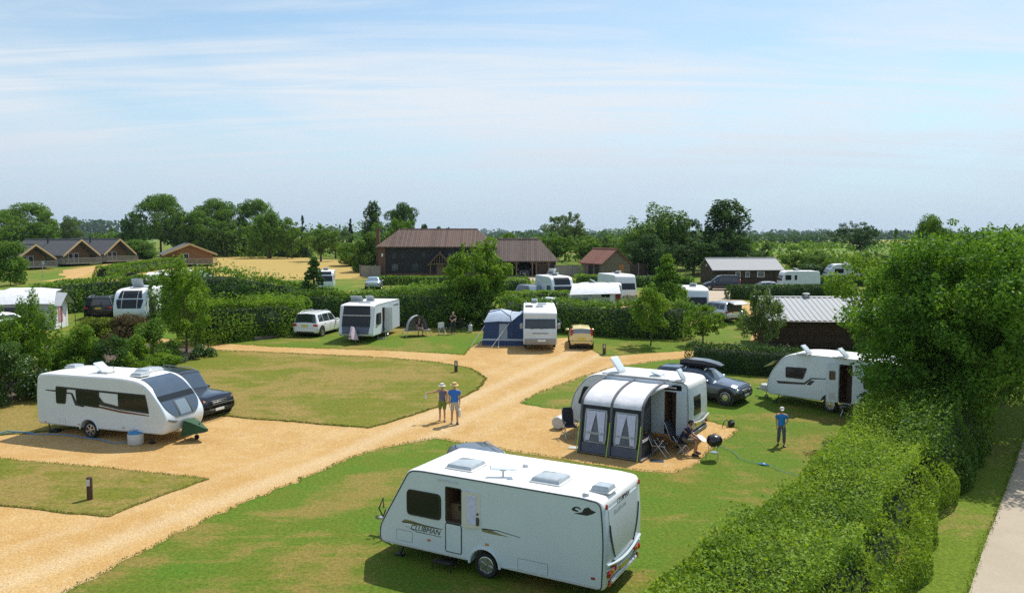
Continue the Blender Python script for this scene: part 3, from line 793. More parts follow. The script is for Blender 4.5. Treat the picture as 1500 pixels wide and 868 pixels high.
        if open_:
            T = Matrix.Translation((x - lx / 2, y, z + .05)) @ Matrix.Rotation(-a, 4, 'Y') @ Matrix.Translation((lx / 2, 0, 0))
        else: T = Matrix.Translation((x, y, z + .045))
        c.v = [T @ v for v in c.v]
        c.build('rooflight_dome', M[m], o)
    def dome(s, x, y, z, r, name='roof_vent', m='ltgrey'):
        b = MB(); b.lathe([(r, 0), (r, .03), (r * .8, .07), (r * .2, .09)], (x, y, z), n=14); b.build(name, M[m], s.t)
    def hitch(s, xn, zb, cover=None):
        b = MB(); z = .42
        for sy in (-1, 1): b.tube([(xn - .5, sy * .55, z), (xn + .75, sy * .06, z)], .035, 6)
        b.box((xn + .95, 0, z + .01), (.45, .09, .08)); b.build('a_frame', M['alu'], s.t)
        c = MB(); c.tube([(xn + 1.05, 0, z), (xn + 1.18, 0, z + .03)], .05, 8); c.tube([(xn + .95, 0, z + .05), (xn + .85, 0, z + .3)], .018, 6); c.build('hitch_head', M['black'], s.t)
        j = MB(); j.tube([(xn + .62, .12, .16), (xn + .62, .12, .75)], .025, 8); j.tube([(xn + .62, .12, .75), (xn + .62, .25, .80)], .012, 5); jw = j.build('jockey_stem', M['alu'], s.t)
        wheel(s.t, xn + .62, .12, .1, .07, 1, 3, name='jockey_wheel')
    def steadies(s, xs, z=.42):
        for x in xs:
            for sy in (-1, 1):
                b = MB(); b.tube([(x, sy * (s.W / 2 - .25), z), (x + .14, sy * (s.W / 2 - .2), .05)], .025, 6); b.box((x + .15, sy * (s.W / 2 - .2), .03), (.2, .16, .05)); b.build('corner_steady', M['black'], s.t)

def outline(poly, h, sy, wd, m, parent, name='seal', off=.0, inset=0):
    """thin raised line round a polygon on a side wall"""
    n = len(poly); cx = sum(p[0] for p in poly) / n; cz = sum(p[1] for p in poly) / n; b = MB(); ri, ro, rt = [], [], []
    for i, p in enumerate(poly):
        a = Vector(poly[i - 1]); c = Vector(poly[(i + 1) % n]); t = (c - a).normalized(); nn = Vector((t.y, -t.x))
        if nn.dot(Vector((p[0] - cx, p[1] - cz))) < 0: nn = -nn
        ri.append((p[0] - nn.x * wd, sy * (h + off + .002), p[1] - nn.y * wd)); ro.append((p[0], sy * (h + off + .008), p[1])); rt.append((p[0] + nn.x * wd * .4, sy * (h - .002), p[1] + nn.y * wd * .4))
    b.loft([ri, ro, rt], True, False); return b.build(name, m, parent)

def lamp_round(parent, x, y, z, r, m, ax='x', name='tail_light', d=.03):
    b = MB(); b.lathe([(r * 1.15, 0), (r * 1.15, d * .5), (r, d * .8), (r * .6, d * 1.15), (.005, d * 1.3)] if True else [], (x, y, z), ax, 14); return b.build(name, M[m], parent)

def plate(parent, c, d, m='plate_y', name='number_plate'):
    b = MB(); b.box(c, d); return b.build(name, M[m], parent)

# ------------------------------------------------------------------ cars
def car(name, label, pos, rz, L_=4.6, W=1.85, Hh=1.7, kind='suv', body='p_white', glass='glass', cat='car', front_glass=None, wr=.36, rails=True, rear=True, spokes=7, plates=('plate_w', 'plate_y'), group=None, wheels=(.80, .80), lower=None, detail=True):
    """+x is the front. The skin is a surface over (x, around the section); glass, lamps and trims are laid on it."""
    t = thing(name, label, cat, pos, rz, group); h = L_ / 2; w = W / 2
    # control stations: x fraction, shoulder height, top height, top half width, plan half width
    if kind == 'suv':
        st = [(-1, .62, .66, .80, .86), (-.985, .78, .95, .84, .92), (-.96, .98, 1.04, .84, .97), (-.90, 1.02, Hh - .10, .72, .99), (-.84, 1.02, Hh - .03, .70, 1), (-.4, 1.00, Hh, .72, 1), (.0, .99, Hh - .01, .72, 1), (.17, .98, Hh - .09, .70, 1), (.44, .97, 1.06, .80, 1), (.52, .96, 1.02, .84, 1), (.80, .90, .97, .82, .98), (.92, .82, .90, .78, .93), (.975, .70, .78, .72, .86), (1, .55, .58, .66, .80)]
        rw, ws, sg = (-.965, -.895), (.185, .43), (-.86, .36)
    elif kind == 'boxy':
        st = [(-1, .70, .75, .86, .92), (-.99, .9, 1.08, .88, .97), (-.975, 1.02, 1.10, .88, .99), (-.935, 1.06, Hh - .07, .80, 1), (-.88, 1.06, Hh, .80, 1), (-.3, 1.05, Hh, .80, 1), (.12, 1.05, Hh - .03, .80, 1), (.17, 1.05, Hh - .08, .79, 1), (.36, 1.04, 1.14, .88, 1), (.42, 1.03, 1.10, .9, 1), (.86, 1.0, 1.06, .9, 1), (.955, .95, 1.02, .87, .97), (.985, .80, .86, .84, .94), (1, .55, .60, .80, .92)]
        rw, ws, sg = (-.97, -.94), (.175, .355), (-.9, .30)
    elif kind == 'mpv':
        st = [(-1, .55, .60, .80, .88), (-.985, .80, .92, .84, .95), (-.97, .92, 1.0, .84, .98), (-.92, .96, Hh - .12, .76, .99), (-.84, .97, Hh - .02, .74, 1), (-.3, .97, Hh, .75, 1), (.05, .97, Hh - .02, .75, 1), (.22, .96, Hh - .12, .73, 1), (.60, .93, 1.02, .80, 1), (.68, .90, .96, .82, .99), (.88, .80, .86, .78, .94), (.97, .62, .70, .74, .86), (1, .5, .54, .66, .80)]
        rw, ws, sg = (-.965, -.91), (.235, .585), (-.87, .50)
    else:  # saloon / hatch
        st = [(-1, .55, .60, .78, .84), (-.98, .80, .86, .80, .92), (-.90, .90, .95, .80, .97), (-.78, .92, 1.02, .78, .99), (-.52, .92, Hh - .06, .68, 1), (-.3, .92, Hh, .68, 1), (.0, .91, Hh - .02, .68, 1), (.12, .9, Hh - .08, .67, 1), (.46, .88, .95, .78, 1), (.55, .86, .92, .80, 1), (.84, .74, .82, .78, .96), (.96, .60, .68, .72, .86), (1, .48, .52, .66, .78)]
        rw, ws, sg = (-.77, -.54), (.13, .44), (-.60, .34)
    SA = np.array(st); zb = .24
    def P_(u):
        return [np.interp(u, SA[:, 0], SA[:, k]) for k in (1, 2, 3, 4)]
    def sec(u):
        """half section from sill to roof centre"""
        sh, tp, tw, pw = P_(u); W_ = w * pw; x = u * h; b0 = zb + .10 * max(0, abs(u) - .85) / .15
        tw_ = w * tw * (pw * .5 + .5)
        return [(x, W_ * .86, b0), (x, W_ * .97, b0 + .07), (x, W_, b0 + .26), (x, W_ * 1.0, sh - .22 if sh > .75 else (b0 + .26 + sh) / 2), (x, W_ * .975, sh - .03), (x, W_ * .955, sh), (x, tw_ + (W_ * .955 - tw_) * .12, sh + (tp - .05 - sh) * .90), (x, tw_ * .96, tp - .02), (x, tw_ * .70, tp + .0), (x, 0, tp + .025)]
    us = sorted(set([round(a, 4) for a in np.linspace(-1, 1, 57)] + [s_[0] for s_ in st] + list(rw) + list(ws) + list(sg)))
    rings = []
    for u in us:
        s_ = [Vector(p) for p in sec(u)]; rings.append([Vector((p.x, p.y, p.z)) for p in s_] + [Vector((p.x, -p.y, p.z)) for p in s_[-2::-1]])
    b = MB(); b.loft(rings, True, True)
    bo = b.build('body', M[body], t, ang=32)
    if lower:
        lb = MB()
        for sy in (-1, 1):
            rg = []
            for u in us:
                q = sec(u); rg.append([(q[k][0] * (1.004), sy * (q[k][1] + .008), q[k][2]) for k in (0, 1, 2)])
            lb.loft(rg, False, False)
        lb.build('sill_cladding', M[lower], t)
    def side_pt(u, v, sy, off=.008):
        q = sec(u); a, c = Vector(q[5]), Vector(q[6]); p = a.lerp(c, v); n = Vector((0, (c - a).z, -(c - a).y)).normalized()
        if n.y < 0: n = -n
        p = p + n * off; return Vector((p.x, sy * p.y, p.z))
    def top_pt(u, s_, off=.008, k0=7):
        q = sec(u); pts = [Vector(q[6]), Vector(q[7]), Vector(q[8]), Vector(q[9])]; a = abs(s_) * 3; i = min(int(3 - a) if a < 3 else 0, 2)
        f = 3 - a - i; p = pts[i].lerp(pts[i + 1], f); 
        q2 = sec(min(1, u + .01)); q1 = sec(max(-1, u - .01)); dx = q2[9][0] - q1[9][0]; dz = q2[9][2] - q1[9][2]; n = Vector((-dz, 0, dx)).normalized()
        p = p + n * off; return Vector((p.x, p.y if s_ > 0 else -p.y, p.z))
    gm = M[glass]
    # side glazing: three panes a side, front one raked
    for sy in (-1, 1):
        a0, a1 = sg; n3 = 3 if L_ > 3.9 else 2; rk = (a1 - (ws[0])) * .95; rr = abs(rw[1] - a0) * .2
        cuts = [a0 + (a1 - a0) * f for f in ((0, .27, .60, 1) if n3 == 3 else (0, .46, 1))]
        for i in range(n3):
            c0, c1 = cuts[i] + .012, cuts[i + 1] - .012; g = MB(); rows = []
            for v in (.10, .35, .65, .93):
                x1 = c1 - (rk * v if i == n3 - 1 else 0) ; x0 = c0 + (.06 * v if i == 0 else 0)
                rows.append([side_pt(x0 + (x1 - x0) * k / 6, v, sy) for k in range(7)])
            g.loft(rows, False, False); g.build('side_window', gm, t)
        # sill line, door shut lines and handles
        ln = MB()
        for cu in cuts[1:]:
            cu = min(cu, a1 - .02); q = sec(cu); ln.tube([(q[k][0], sy * (q[k][1] + .001), q[k][2]) for k in (2, 3, 4, 5)], .006, 4)
        ln.build('door_seam', M['black'], t)
        if detail:
            for cu in cuts[1:-1] if n3 == 3 else [cuts[1]]:
                q = sec(cu + .07); hb = MB(); hb.cbox((cu * h + .25, sy * (q[4][1] + .015), q[4][2] - .06), (.2, .04, .035), .01); hb.build('door_handle', M[body], t)
            mb_ = MB(); um = a1 - .05; q = sec(um); mb_.cbox((um * h, sy * (q[5][1] + .12), q[5][2] + .08), (.16, .22, .15), .04); mb_.build('wing_mirror', M[body], t)
    for nm, (u0, u1), gg, ins in (('windscreen', ws, front_glass or glass, .93), ('rear_window', rw, glass, .88)):
        g = MB(); rows = []
        for k in range(7):
            u = u0 + (u1 - u0) * (.04 + .92 * k / 6); rows.append([top_pt(u, s_, .01) for s_ in np.linspace(-ins, ins, 13)])
        g.loft(rows, False, False); g.build(nm, M[gg], t)
    # wheels with dark arches
    for ux in (-wheels[0], wheels[1]):
        xw = (abs(ux) * h - .10) * (1 if ux > 0 else -1) * .92
        for sy in (-1, 1):
            q = sec(xw / h); a = MB(); a.lathe([(wr + .075, -.10), (wr + .07, .012), (wr + .02, .014), (wr * .5, .012)], (0, 0, 0), 'y', 26) if sy > 0 else a.lathe([(wr + .075, .10), (wr + .07, -.012), (wr + .02, -.014), (wr * .5, -.012)], (0, 0, 0), 'y', 26)
            a.build('wheel_arch', M['black'], t, loc=(xw, sy * (q[3][1]), wr + .01)); wheel(t, xw, sy * (q[3][1] - .07), wr, .22, sy, spokes)
    # nose
    zh = .76 if kind != 'boxy' else .88; fz = np.interp(.985, SA[:, 0], SA[:, 1])
    def nose_x(y, z, front=True):
        # find x where the half section reaches this height at the end
        for u in np.linspace(.80, 1, 60):
            q = sec(u if front else -u)
            if q[5][2] < z or q[5][1] < abs(y) * .9: return (u if front else -u) * h
        return h if front else -h
    for sy in (-1, 1):
        y = sy * w * .72; x = nose_x(y, zh) + .005
        l = MB(); l.cbox((x - .10, y, zh - .05), (.24, .36, .16), .04); l.build('headlight', M['lens'], t)
        f = MB(); f.cbox((h - .06, sy * w * .66, .42), (.1, .2, .09), .03); f.build('fog_light', M['lens'], t)
    g = MB(); g.cbox((h - .07, 0, zh - .12), (.16, w * 1.0, .18), .03); g.cbox((h - .04, 0, .40), (.10, w * 1.25, .18), .03); g.build('grille', M['black'], t)
    gb = MB(); gb.cbox((h + .015, 0, zh - .12), (.02, w * .9, .03), .01); gb.build('grille_bar', M['alu'], t)
    plate(t, (h + .02, 0, .44), (.02, .5, .11), plates[0])
    # tail
    zr = {'suv': .86, 'boxy': .95, 'mpv': 1.0, 'car': .74}.get(kind, .78)
    for sy in (-1, 1):
        tall = kind == 'mpv'
        l = MB(); x = -h * (.985 if not tall else .965)
        if tall: l.cbox((x + .05, sy * w * .86, 1.12), (.16, .15, .50), .04)
        else: l.cbox((x + .03, sy * w * .80, zr), (.16, .34, .17), .04)
        l.build('tail_light', M['red'], t)
    bm_ = MB(); bm_.cbox((-h + .03, 0, .48), (.16, W * .86, .2), .05); bm_.build('rear_bumper', M[body if not lower else lower], t)
    bs = MB(); bs.cbox((-h + .04, 0, .32), (.16, W * .72, .12), .04); bs.build('rear_valance', M['black'], t)
    plate(t, (-h + .005 - .03, 0, zr - .02 if kind != 'mpv' else .72), (.02, .5, .12), plates[1])
    if rails:
        for sy in (-1, 1):
            r_ = MB(); q0 = sec(-.75); r_.tube([(-.78 * h, sy * q0[8][1] * 1.22, Hh - .03), (-.68 * h, sy * q0[8][1] * 1.22, Hh + .055), (.0 * h, sy * q0[8][1] * 1.22, Hh + .055), (.12 * h, sy * q0[8][1] * 1.2, Hh - .04)], .018, 6); r_.build('roof_rail', M['alu'], t)
    un = MB(); un.box((0, 0, .27), (L_ * .86, W * .74, .16)); un.build('underbody', M['black'], t)
    return t, sec

# ------------------------------------------------------------------ people
def skin_body(verts, edges, radii, name, m, parent, sub=2, root=0):
    me = bpy.data.meshes.new(name); me.from_pydata([tuple(v) for v in verts], edges, [])
    o = bpy.data.objects.new(name, me); COL.objects.link(o)
    sk = o.modifiers.new('Skin', 'SKIN'); sk.use_smooth_shade = True; sk.branch_smoothing = .6
    d = me.skin_vertices[0].data
    for i, r_ in enumerate(radii): d[i].radius = r_ if hasattr(r_, '__len__') else (r_, r_)
    for i in range(len(verts)): d[i].use_root = (i == root)
    ss = o.modifiers.new('Sub', 'SUBSURF'); ss.levels = sub; ss.render_levels = sub
    dg = bpy.context.evaluated_depsgraph_get(); dg.update()
    nm = bpy.data.meshes.new_from_object(o.evaluated_get(dg)); bpy.data.objects.remove(o)
    nm.materials.clear(); nm.materials.append(m); nm.name = name
    nm.polygons.foreach_set('use_smooth', [True] * len(nm.polygons))
    return nm

def person(label, pos, rz, J, clothes, hat=None, hair=(.06, .04, .025), skin=(.50, .26, .17), scale=1., group=None):
    """J: joint positions in metres, figure faces +x. clothes: list of (name, material, joint chains, radius factor)"""
    t = thing('person', label, 'person', pos, rz, group)
    B = {'pelvis': .125, 'waist': .115, 'chest': .135, 'shoul': .11, 'neck': .055, 'hipL': .095, 'kneeL': .058, 'ankL': .040, 'toeL': .034, 'shL': .060, 'elL': .042, 'wrL': .028}
    rad = dict(B)
    for k in list(B):
        if k.endswith('L') and k != 'shoul': rad[k[:-1] + 'R'] = B[k]
    names = []; verts = []; edges = []; radii = []
    def add(n, p, r_):
        names.append(n); verts.append(Vector(p)); radii.append(r_); return len(verts) - 1
    for k in ('pelvis', 'waist', 'chest', 'shoul', 'neck'):
        r_ = rad[k]; add(k, J[k], (r_ * .80, r_ * 1.18) if k != 'neck' else r_)
    I = lambda n: names.index(n)
    for a, c in (('pelvis', 'waist'), ('waist', 'chest'), ('chest', 'shoul'), ('shoul', 'neck')): edges.append((I(a), I(c)))
    hd = Vector(J['head']); hv = add('headb', Vector(J['neck']).lerp(hd, .6), .055); edges.append((I('neck'), hv))
    for s_ in 'LR':
        for k in ('hip', 'knee', 'ank', 'toe'): add(k + s_, J[k + s_], rad[k + s_])
        edges += [(0, I('hip' + s_)), (I('hip' + s_), I('knee' + s_)), (I('knee' + s_), I('ank' + s_)), (I('ank' + s_), I('toe' + s_))]
        for k in ('sh', 'el', 'wr'): add(k + s_, J[k + s_], rad[k + s_])
        edges += [(I('shoul'), I('sh' + s_)), (I('sh' + s_), I('el' + s_)), (I('el' + s_), I('wr' + s_))]
        wr = Vector(J['wr' + s_]); d = (wr - Vector(J['el' + s_])).normalized(); sd = d.cross(Vector((0, 0, 1)));
        if sd.length < .3: sd = Vector((1, 0, 0))
        sd.normalize(); up = sd.cross(d)
        pm = add('palm' + s_, wr + d * .055, (.030, .022)); edges.append((I('wr' + s_), pm))
        for fi, (o_, ln) in enumerate(((-.03, .068), (-.010, .080), (.010, .076), (.030, .058))):
            a = add('f', wr + d * .095 + sd * o_, .0095); c = add('f', wr + d * (.095 + ln * .6) + sd * o_ * 1.1 - up * .008, .0085); e = add('f', wr + d * (.095 + ln) + sd * o_ - up * .022, .007)
            edges += [(pm, a), (a, c), (c, e)]
        a = add('th', wr + d * .05 - sd * .045, .011); c = add('th', wr + d * .085 - sd * .062 - up * .01, .009); edges += [(pm, a), (a, c)]
    sm = mat('skin', skin, .55, var=.1, scale=8)
    me = skin_body(verts, edges, radii, 'person_body', sm, t)
    # head with brow, nose, chin and ears, joined into the same mesh
    bm = bmesh.new(); bm.from_mesh(me); yaw = J.get('headyaw', 0.); pitch = J.get('headpitch', 0.)
    Rm = Matrix.Translation(hd) @ Matrix.Rotation(yaw, 4, 'Z') @ Matrix.Rotation(pitch, 4, 'Y')
    r = bmesh.ops.create_uvsphere(bm, u_segments=22, v_segments=16, radius=1.)
    for v in r['verts']:
        c = v.co; x, y, z = c.x * .098, c.y * .076, c.z * .118
        if z < 0: y *= 1 + z * 1.8; x *= 1 + z * .6; x += .012 * (-z / .118)
        if x > .07 and abs(y) < .016 and -.035 < z < .012: x += .024 * (1 - abs(y) / .016)
        if x > .06 and .012 < z < .03 and .012 < abs(y) < .045: x -= .010
        if x > .06 and -.062 < z < -.05 and abs(y) < .028: x -= .004
        if x > .05 and z < -.085: x += .008
        v.co = Rm @ Vector((x, y, z))
    for sy in (-1, 1):
        r = bmesh.ops.create_uvsphere(bm, u_segments=8, v_segments=6, radius=1.)
        for v in r['verts']: v.co = Rm @ Vector((v.co.x * .016 - .005, sy * .078 + v.co.y * .008, v.co.z * .03 - .005))
    for f in bm.faces: f.smooth = True
    bm.to_mesh(me); bm.free()
    link('person_body', me, t)
    ey = MB(); 
    for sy in (-1, 1): ey.lathe([(.008, -.002), (.006, .004), (.001, .006)], (0, 0, 0), 'x', 8); ey.v[-24:] = [Rm @ (v + Vector((.085, sy * .030, .018))) for v in ey.v[-24:]]
    ey.build('eyes', M['black'], t)
    mo = MB(); mo.box((0, 0, 0), (.006, .040, .007)); mo.v = [Rm @ (v + Vector((.093, 0, -.056))) for v in mo.v]; mo.build('mouth', mat('lips', (.35, .12, .10), .5, var=0), t)
    hm = mat('hair', hair, .6, var=.3, scale=30)
    hb = MB(); rings = []
    for i in range(7):
        z = -.055 + i * .031; rr_ = math.sqrt(max(0.02, 1 - (max(z, 0) / .126) ** 2))
        rings.append([((.104 * math.cos(a) - .010) * rr_ if math.cos(a) < .2 or z > .05 else .03 * rr_ + .02 * math.cos(a), .083 * math.sin(a) * rr_, z) for a in [2 * PI * k / 18 for k in range(18)]])
    hb.loft([[Rm @ Vector(p) for p in g] for g in rings]); hb.build('hair', hm, t)
    for cn, cm, chain, fac in clothes:
        vs = []; es = []; rs_ = []; nm_ = {}
        for ch in chain:
            prev = None
            for it in ch:
                if isinstance(it, tuple): a_, b_, f_, mul = it; key = it; p = Vector(J[a_]).lerp(Vector(J[b_]), f_); r0 = (rad[a_] * (1 - f_) + rad[b_] * f_) * mul
                else: key = it; p = Vector(J[it]); r0 = rad[it] * fac
                if isinstance(it, tuple): rr_ = r0 if it[0] not in ('pelvis', 'waist', 'chest') else (r0 * .84, r0 * 1.2)
                elif it in ('pelvis', 'waist', 'chest', 'shoul'): rr_ = (r0 * .82, r0 * 1.18)
                else: rr_ = r0
                if key not in nm_: nm_[key] = len(vs); vs.append(p); rs_.append(rr_)
                if prev is not None: es.append((prev, nm_[key]))
                prev = nm_[key]
        me2 = skin_body(vs, es, rs_, cn, cm, t); link(cn, me2, t)
    sb = MB()
    for s_ in 'LR':
        a, c = Vector(J['ank' + s_]), Vector(J['toe' + s_]); d = (c - a); d.z = 0; d.normalize(); s2 = d.cross(Vector((0, 0, 1))); zt = min(c.z, a.z)
        def ring(dist, wd, z0, z1): 
            o_ = Vector((a.x, a.y, 0)) + d * dist
            return [o_ + s2 * wd * q + Vector((0, 0, z_)) for q, z_ in ((-1, z0), (-.9, z1 * .8), (-.4, z1), (.4, z1), (.9, z1 * .8), (1, z0))]
        g = J.get('floor', 0.)
        sb.loft([ring(-.09, .030, g + .004, g + .05), ring(-.06, .042, g + .004, g + .085), ring(.0, .044, g + .004, g + .10), ring(.08, .048, g + .004, g + .075), ring(.15, .046, g + .004, g + .055), ring(.19, .026, g + .004, g + .035)])
    sb.build('shoes', clothes_shoe if False else M['black'] if J.get('shoe') is None else J['shoe'], t)
    if hat:
        kind_, hmt = hat; hbm = MB()
        if kind_ == 'brim': prof = [(.175, .018), (.18, .026), (.115, .050), (.108, .052), (.106, .10), (.095, .135), (.06, .148), (.005, .150)]
        else: prof = [(.103, .030), (.107, .045), (.105, .085), (.085, .125), (.05, .142), (.005, .146)]
        hbm.lathe(prof, (0, 0, 0), 'z', 22)
        if kind_ == 'cap': hbm.loft([[(.06, -.08, .040), (.06, .08, .040), (.10, .075, .048), (.10, -.075, .048)], [(.15, -.065, .030), (.15, .065, .030), (.155, .06, .036), (.155, -.06, .036)], [(.195, -.035, .018), (.195, .035, .018), (.195, .03, .024), (.195, -.03, .024)]])
        hbm.v = [Rm @ v for v in hbm.v]; hbm.build('hat', hmt, t)
    t.scale = (scale,) * 3
    return t

def stand(armL=None, armR=None, step=.0, lean=0.):
    J = dict(pelvis=(0, 0, .96), waist=(0, 0, 1.08), chest=(.005, 0, 1.26), shoul=(0, 0, 1.41), neck=(.0, 0, 1.50), head=(.025, 0, 1.635),
             hipL=(0, .095, .90), kneeL=(.03 + step, .105, .50), ankL=(.0 + step * 1.2, .115, .09), toeL=(.13 + step * 1.2, .13, .045),
             hipR=(0, -.095, .90), kneeR=(.03 - step * .2, -.105, .50), ankR=(-.02 - step, -.115, .09), toeR=(.11 - step, -.13, .045),
             shL=(0, .185, 1.41), elL=(-.01, .222, 1.13), wrL=(.06, .215, .88), shR=(0, -.185, 1.41), elR=(-.01, -.222, 1.13), wrR=(.06, -.215, .88))
    if armL: J['elL'], J['wrL'] = armL
    if armR: J['elR'], J['wrR'] = armR
    return J
SHIRT = [[('pelvis', 'waist', -.45, 1.2), 'pelvis', 'waist', 'chest', 'shoul', ('shoul', 'neck', .55, 1.25)], ['shoul', ('shL', 'elL', -.02, 1.7), ('shL', 'elL', .35, 1.65), ('shL', 'elL', .72, 1.6)], ['shoul', ('shR', 'elR', -.02, 1.7), ('shR', 'elR', .35, 1.65), ('shR', 'elR', .72, 1.6)]]
VEST = [[('pelvis', 'waist', -.3, 1.15), 'pelvis', 'waist', 'chest', 'shoul', ('shoul', 'neck', .5, 1.1)], ['shoul', ('shoul', 'shL', .75, .62)], ['shoul', ('shoul', 'shR', .75, .62)]]
SHORTS = [['waist', 'pelvis', 'hipL', ('hipL', 'kneeL', .55, 1.35), ('hipL', 'kneeL', .95, 1.5)], ['pelvis', 'hipR', ('hipR', 'kneeR', .55, 1.35), ('hipR', 'kneeR', .95, 1.5)]]
TROUS = [['waist', 'pelvis', 'hipL', 'kneeL', ('kneeL', 'ankL', .92, 1.75)], ['pelvis', 'hipR', 'kneeR', ('kneeR', 'ankR', .92, 1.75)]]

# ------------------------------------------------------------------ camp furniture
def recliner(label, pos, rz, m='cloth_char', lean=25, name='folding_chair', group=None, tall=.72):
    t = thing(name, label, 'chair', pos, rz, group); a = R(lean)
    def bk(s_): return Vector((-.22 - math.sin(a) * s_, 0, .43 + math.cos(a) * s_))
    b = MB(); b.cbox((0, 0, .44), (.46, .46, .045), .02); b.build('seat', M[m], t)
    c = MB()
    c.loft([[bk(s_) + Vector((dx, y, 0)) for dx, y in ((0, -w_), (0, w_), (.045, w_ * .9), (.045, -w_ * .9))] for s_, w_ in ((.02, .22), (.3, .235), (.6, .23), (tall, .19))]); c.build('backrest', M[m], t)
    for sy in (-1, 1):
        f = MB(); f.tube([(.25, sy * .25, .43), (-.24, sy * .25, .43), tuple(bk(tall) + Vector((0, sy * .24, 0)))], .014, 6); f.build('side_rail', M['alu'], t)
        l1 = MB(); l1.tube([(.30, sy * .27, .015), (-.16, sy * .27, .62)], .013, 6); l1.build('leg', M['alu'], t)
        l2 = MB(); l2.tube([(-.34, sy * .27, .015), (.14, sy * .27, .60)], .013, 6); l2.build('leg', M['alu'], t)
        ar = MB(); ar.cbox((-.02, sy * .27, .645), (.42, .05, .03), .012); ar.build('armrest', M['black'], t)
    cr = MB(); cr.tube([(.30, -.27, .03), (.30, .27, .03)], .011, 6); cr.tube([(-.34, -.27, .03), (-.34, .27, .03)], .011, 6); cr.build('cross_bar', M['alu'], t)
    return t

def hose(label, pts, m, r=.018, name='hose', jit=.1, seed=1):
    rnd = random.Random(seed); P = [gp(*p) for p in pts]; q = []
    for a, c in zip(P, P[1:]):
        n = max(2, int((c - a).length / .25))
        for k in range(n):
            v = a.lerp(c, k / n); q.append(v)
    q.append(P[-1]); o0 = q[0].copy(); out = []
    for i, v in enumerate(q):
        v = v + Vector((math.sin(i * .9) * jit, math.cos(i * .7) * jit, 0)); out.append(Vector((v.x - o0.x, v.y - o0.y, gz(v.y) + r + .035 - o0.z)))
    b = MB(); b.tube(out, r, 6); o = b.build(name, m); o.location = o0; return tag(o, label, 'hose')
# ------------------------------------------------------------------ survey helpers on a placed vehicle
def raydir(px, py):
    u = (CY - py) / F; return Vector(((px - CX) / F, CP + u * SP, -SP + u * CP))
def side_px(cv, sy, px, py):
    t = cv.t; rz = t.rotation_euler.z; c = Vector((math.cos(rz), math.sin(rz), 0)); l = Vector((-math.sin(rz), math.cos(rz), 0))
    P = Vector(t.location) + l * sy * cv.W / 2; d = raydir(px, py); k = P.dot(l) / d.dot(l); q = d * k + Vector((0, 0, H))
    return ((q - P).dot(c), q.z - t.location[2])
def roof_px(cv, px, py, z):
    t = cv.t; rz = t.rotation_euler.z; d = raydir(px, py); k = (t.location[2] + z - H) / d.z; q = d * k + Vector((0, 0, H)) - Vector(t.location)
    return (q.x * math.cos(rz) + q.y * math.sin(rz), -q.x * math.sin(rz) + q.y * math.cos(rz))
def sp_poly(cv, sy, pts, r=.05): return fillet([side_px(cv, sy, *p) for p in pts], r, 4)
def at_off(px, py, dx=0, dy=0):
    p = gp(px, py); p.x += dx; p.y += dy; p.z = gz(p.y); return p

# ================================================================== foreground caravan
k1 = Caravan('caravan', 'large white caravan in the foreground with its upper stable door open, seen from above', (-.08, 19.62, 0), R(151.6),
             [(-3.04, .34), (-3.08, 1.5), (-3.0, 2.36), (-2.5, 2.40), (1.9, 2.40), (2.24, 2.36), (2.98, 1.11), (3.20, .72), (3.17, .34)], [.10, .6, .16, .1, .3, .16, .5, .25, .12],
             W=2.36, wheel_x=.02, wr=.31, doors=[(1, rrect(.66, 1.13, 1.20, 2.10, .05))])
k1.side(1, rrect(1.26, 2.27, 1.22, 1.86, .12), M['acrylic'], 'window', .02, rim=(.03, M['black']))
k1.side(-1, rrect(1.1, 2.2, 1.22, 1.86, .12), M['acrylic'], 'window', .02); k1.side(-1, rrect(-2.2, -.6, 1.22, 1.86, .12), M['acrylic'], 'window', .02)
ld = k1.side(1, rrect(.66, 1.13, .47, 1.20, .06), M['white'], 'lower_door', .006, rim=(.022, M['trim'], 'door_seal'))
b = MB(); outline(rrect(.66, 1.13, 1.22, 2.10, .05), k1.W / 2, 1, .02, M['trim'], k1.t, 'door_frame')
ud = MB(); ud.T = Matrix.Translation((.62, k1.W / 2 + .03, 1.20)) @ Matrix.Rotation(R(8), 4, 'Z')
ud.prism(fillet([(-.49, 0), (0, 0), (0, .88), (-.49, .88)], .06, 4), 0, .045, lambda u, v, d: (u, d, v)); udo = ud.build('upper_door', M['cream'], k1.t)
w_ = MB(); w_.T = ud.T; w_.prism(rrect(-.38, -.14, .1, .78, .03), .045, .055, lambda u, v, d: (u, d, v)); w_.build('door_window', M['curtain'], udo)
w_ = MB(); w_.T = ud.T; w_.cbox((-.42, .06, .18), (.08, .04, .20), .02); w_.cbox((-.42, .06, .36), (.05, .03, .05), .01); w_.build('door_lock', M['trim'], udo)
w_ = MB(); w_.box((.9, .65, 1.15), (.7, .5, .9)); w_.cbox((.85, .78, 1.5), (.3, .3, .28), .1, 1); w_.build('kitchen_cupboard', [M['oak'], M['black']], k1.t)
w_ = MB(); w_.tube([(.75, k1.W / 2 + .02, 2.24), (1.35, k1.W / 2 + .02, 2.24)], .012, 5); w_.build('rain_gutter', M['ltgrey'], k1.t)
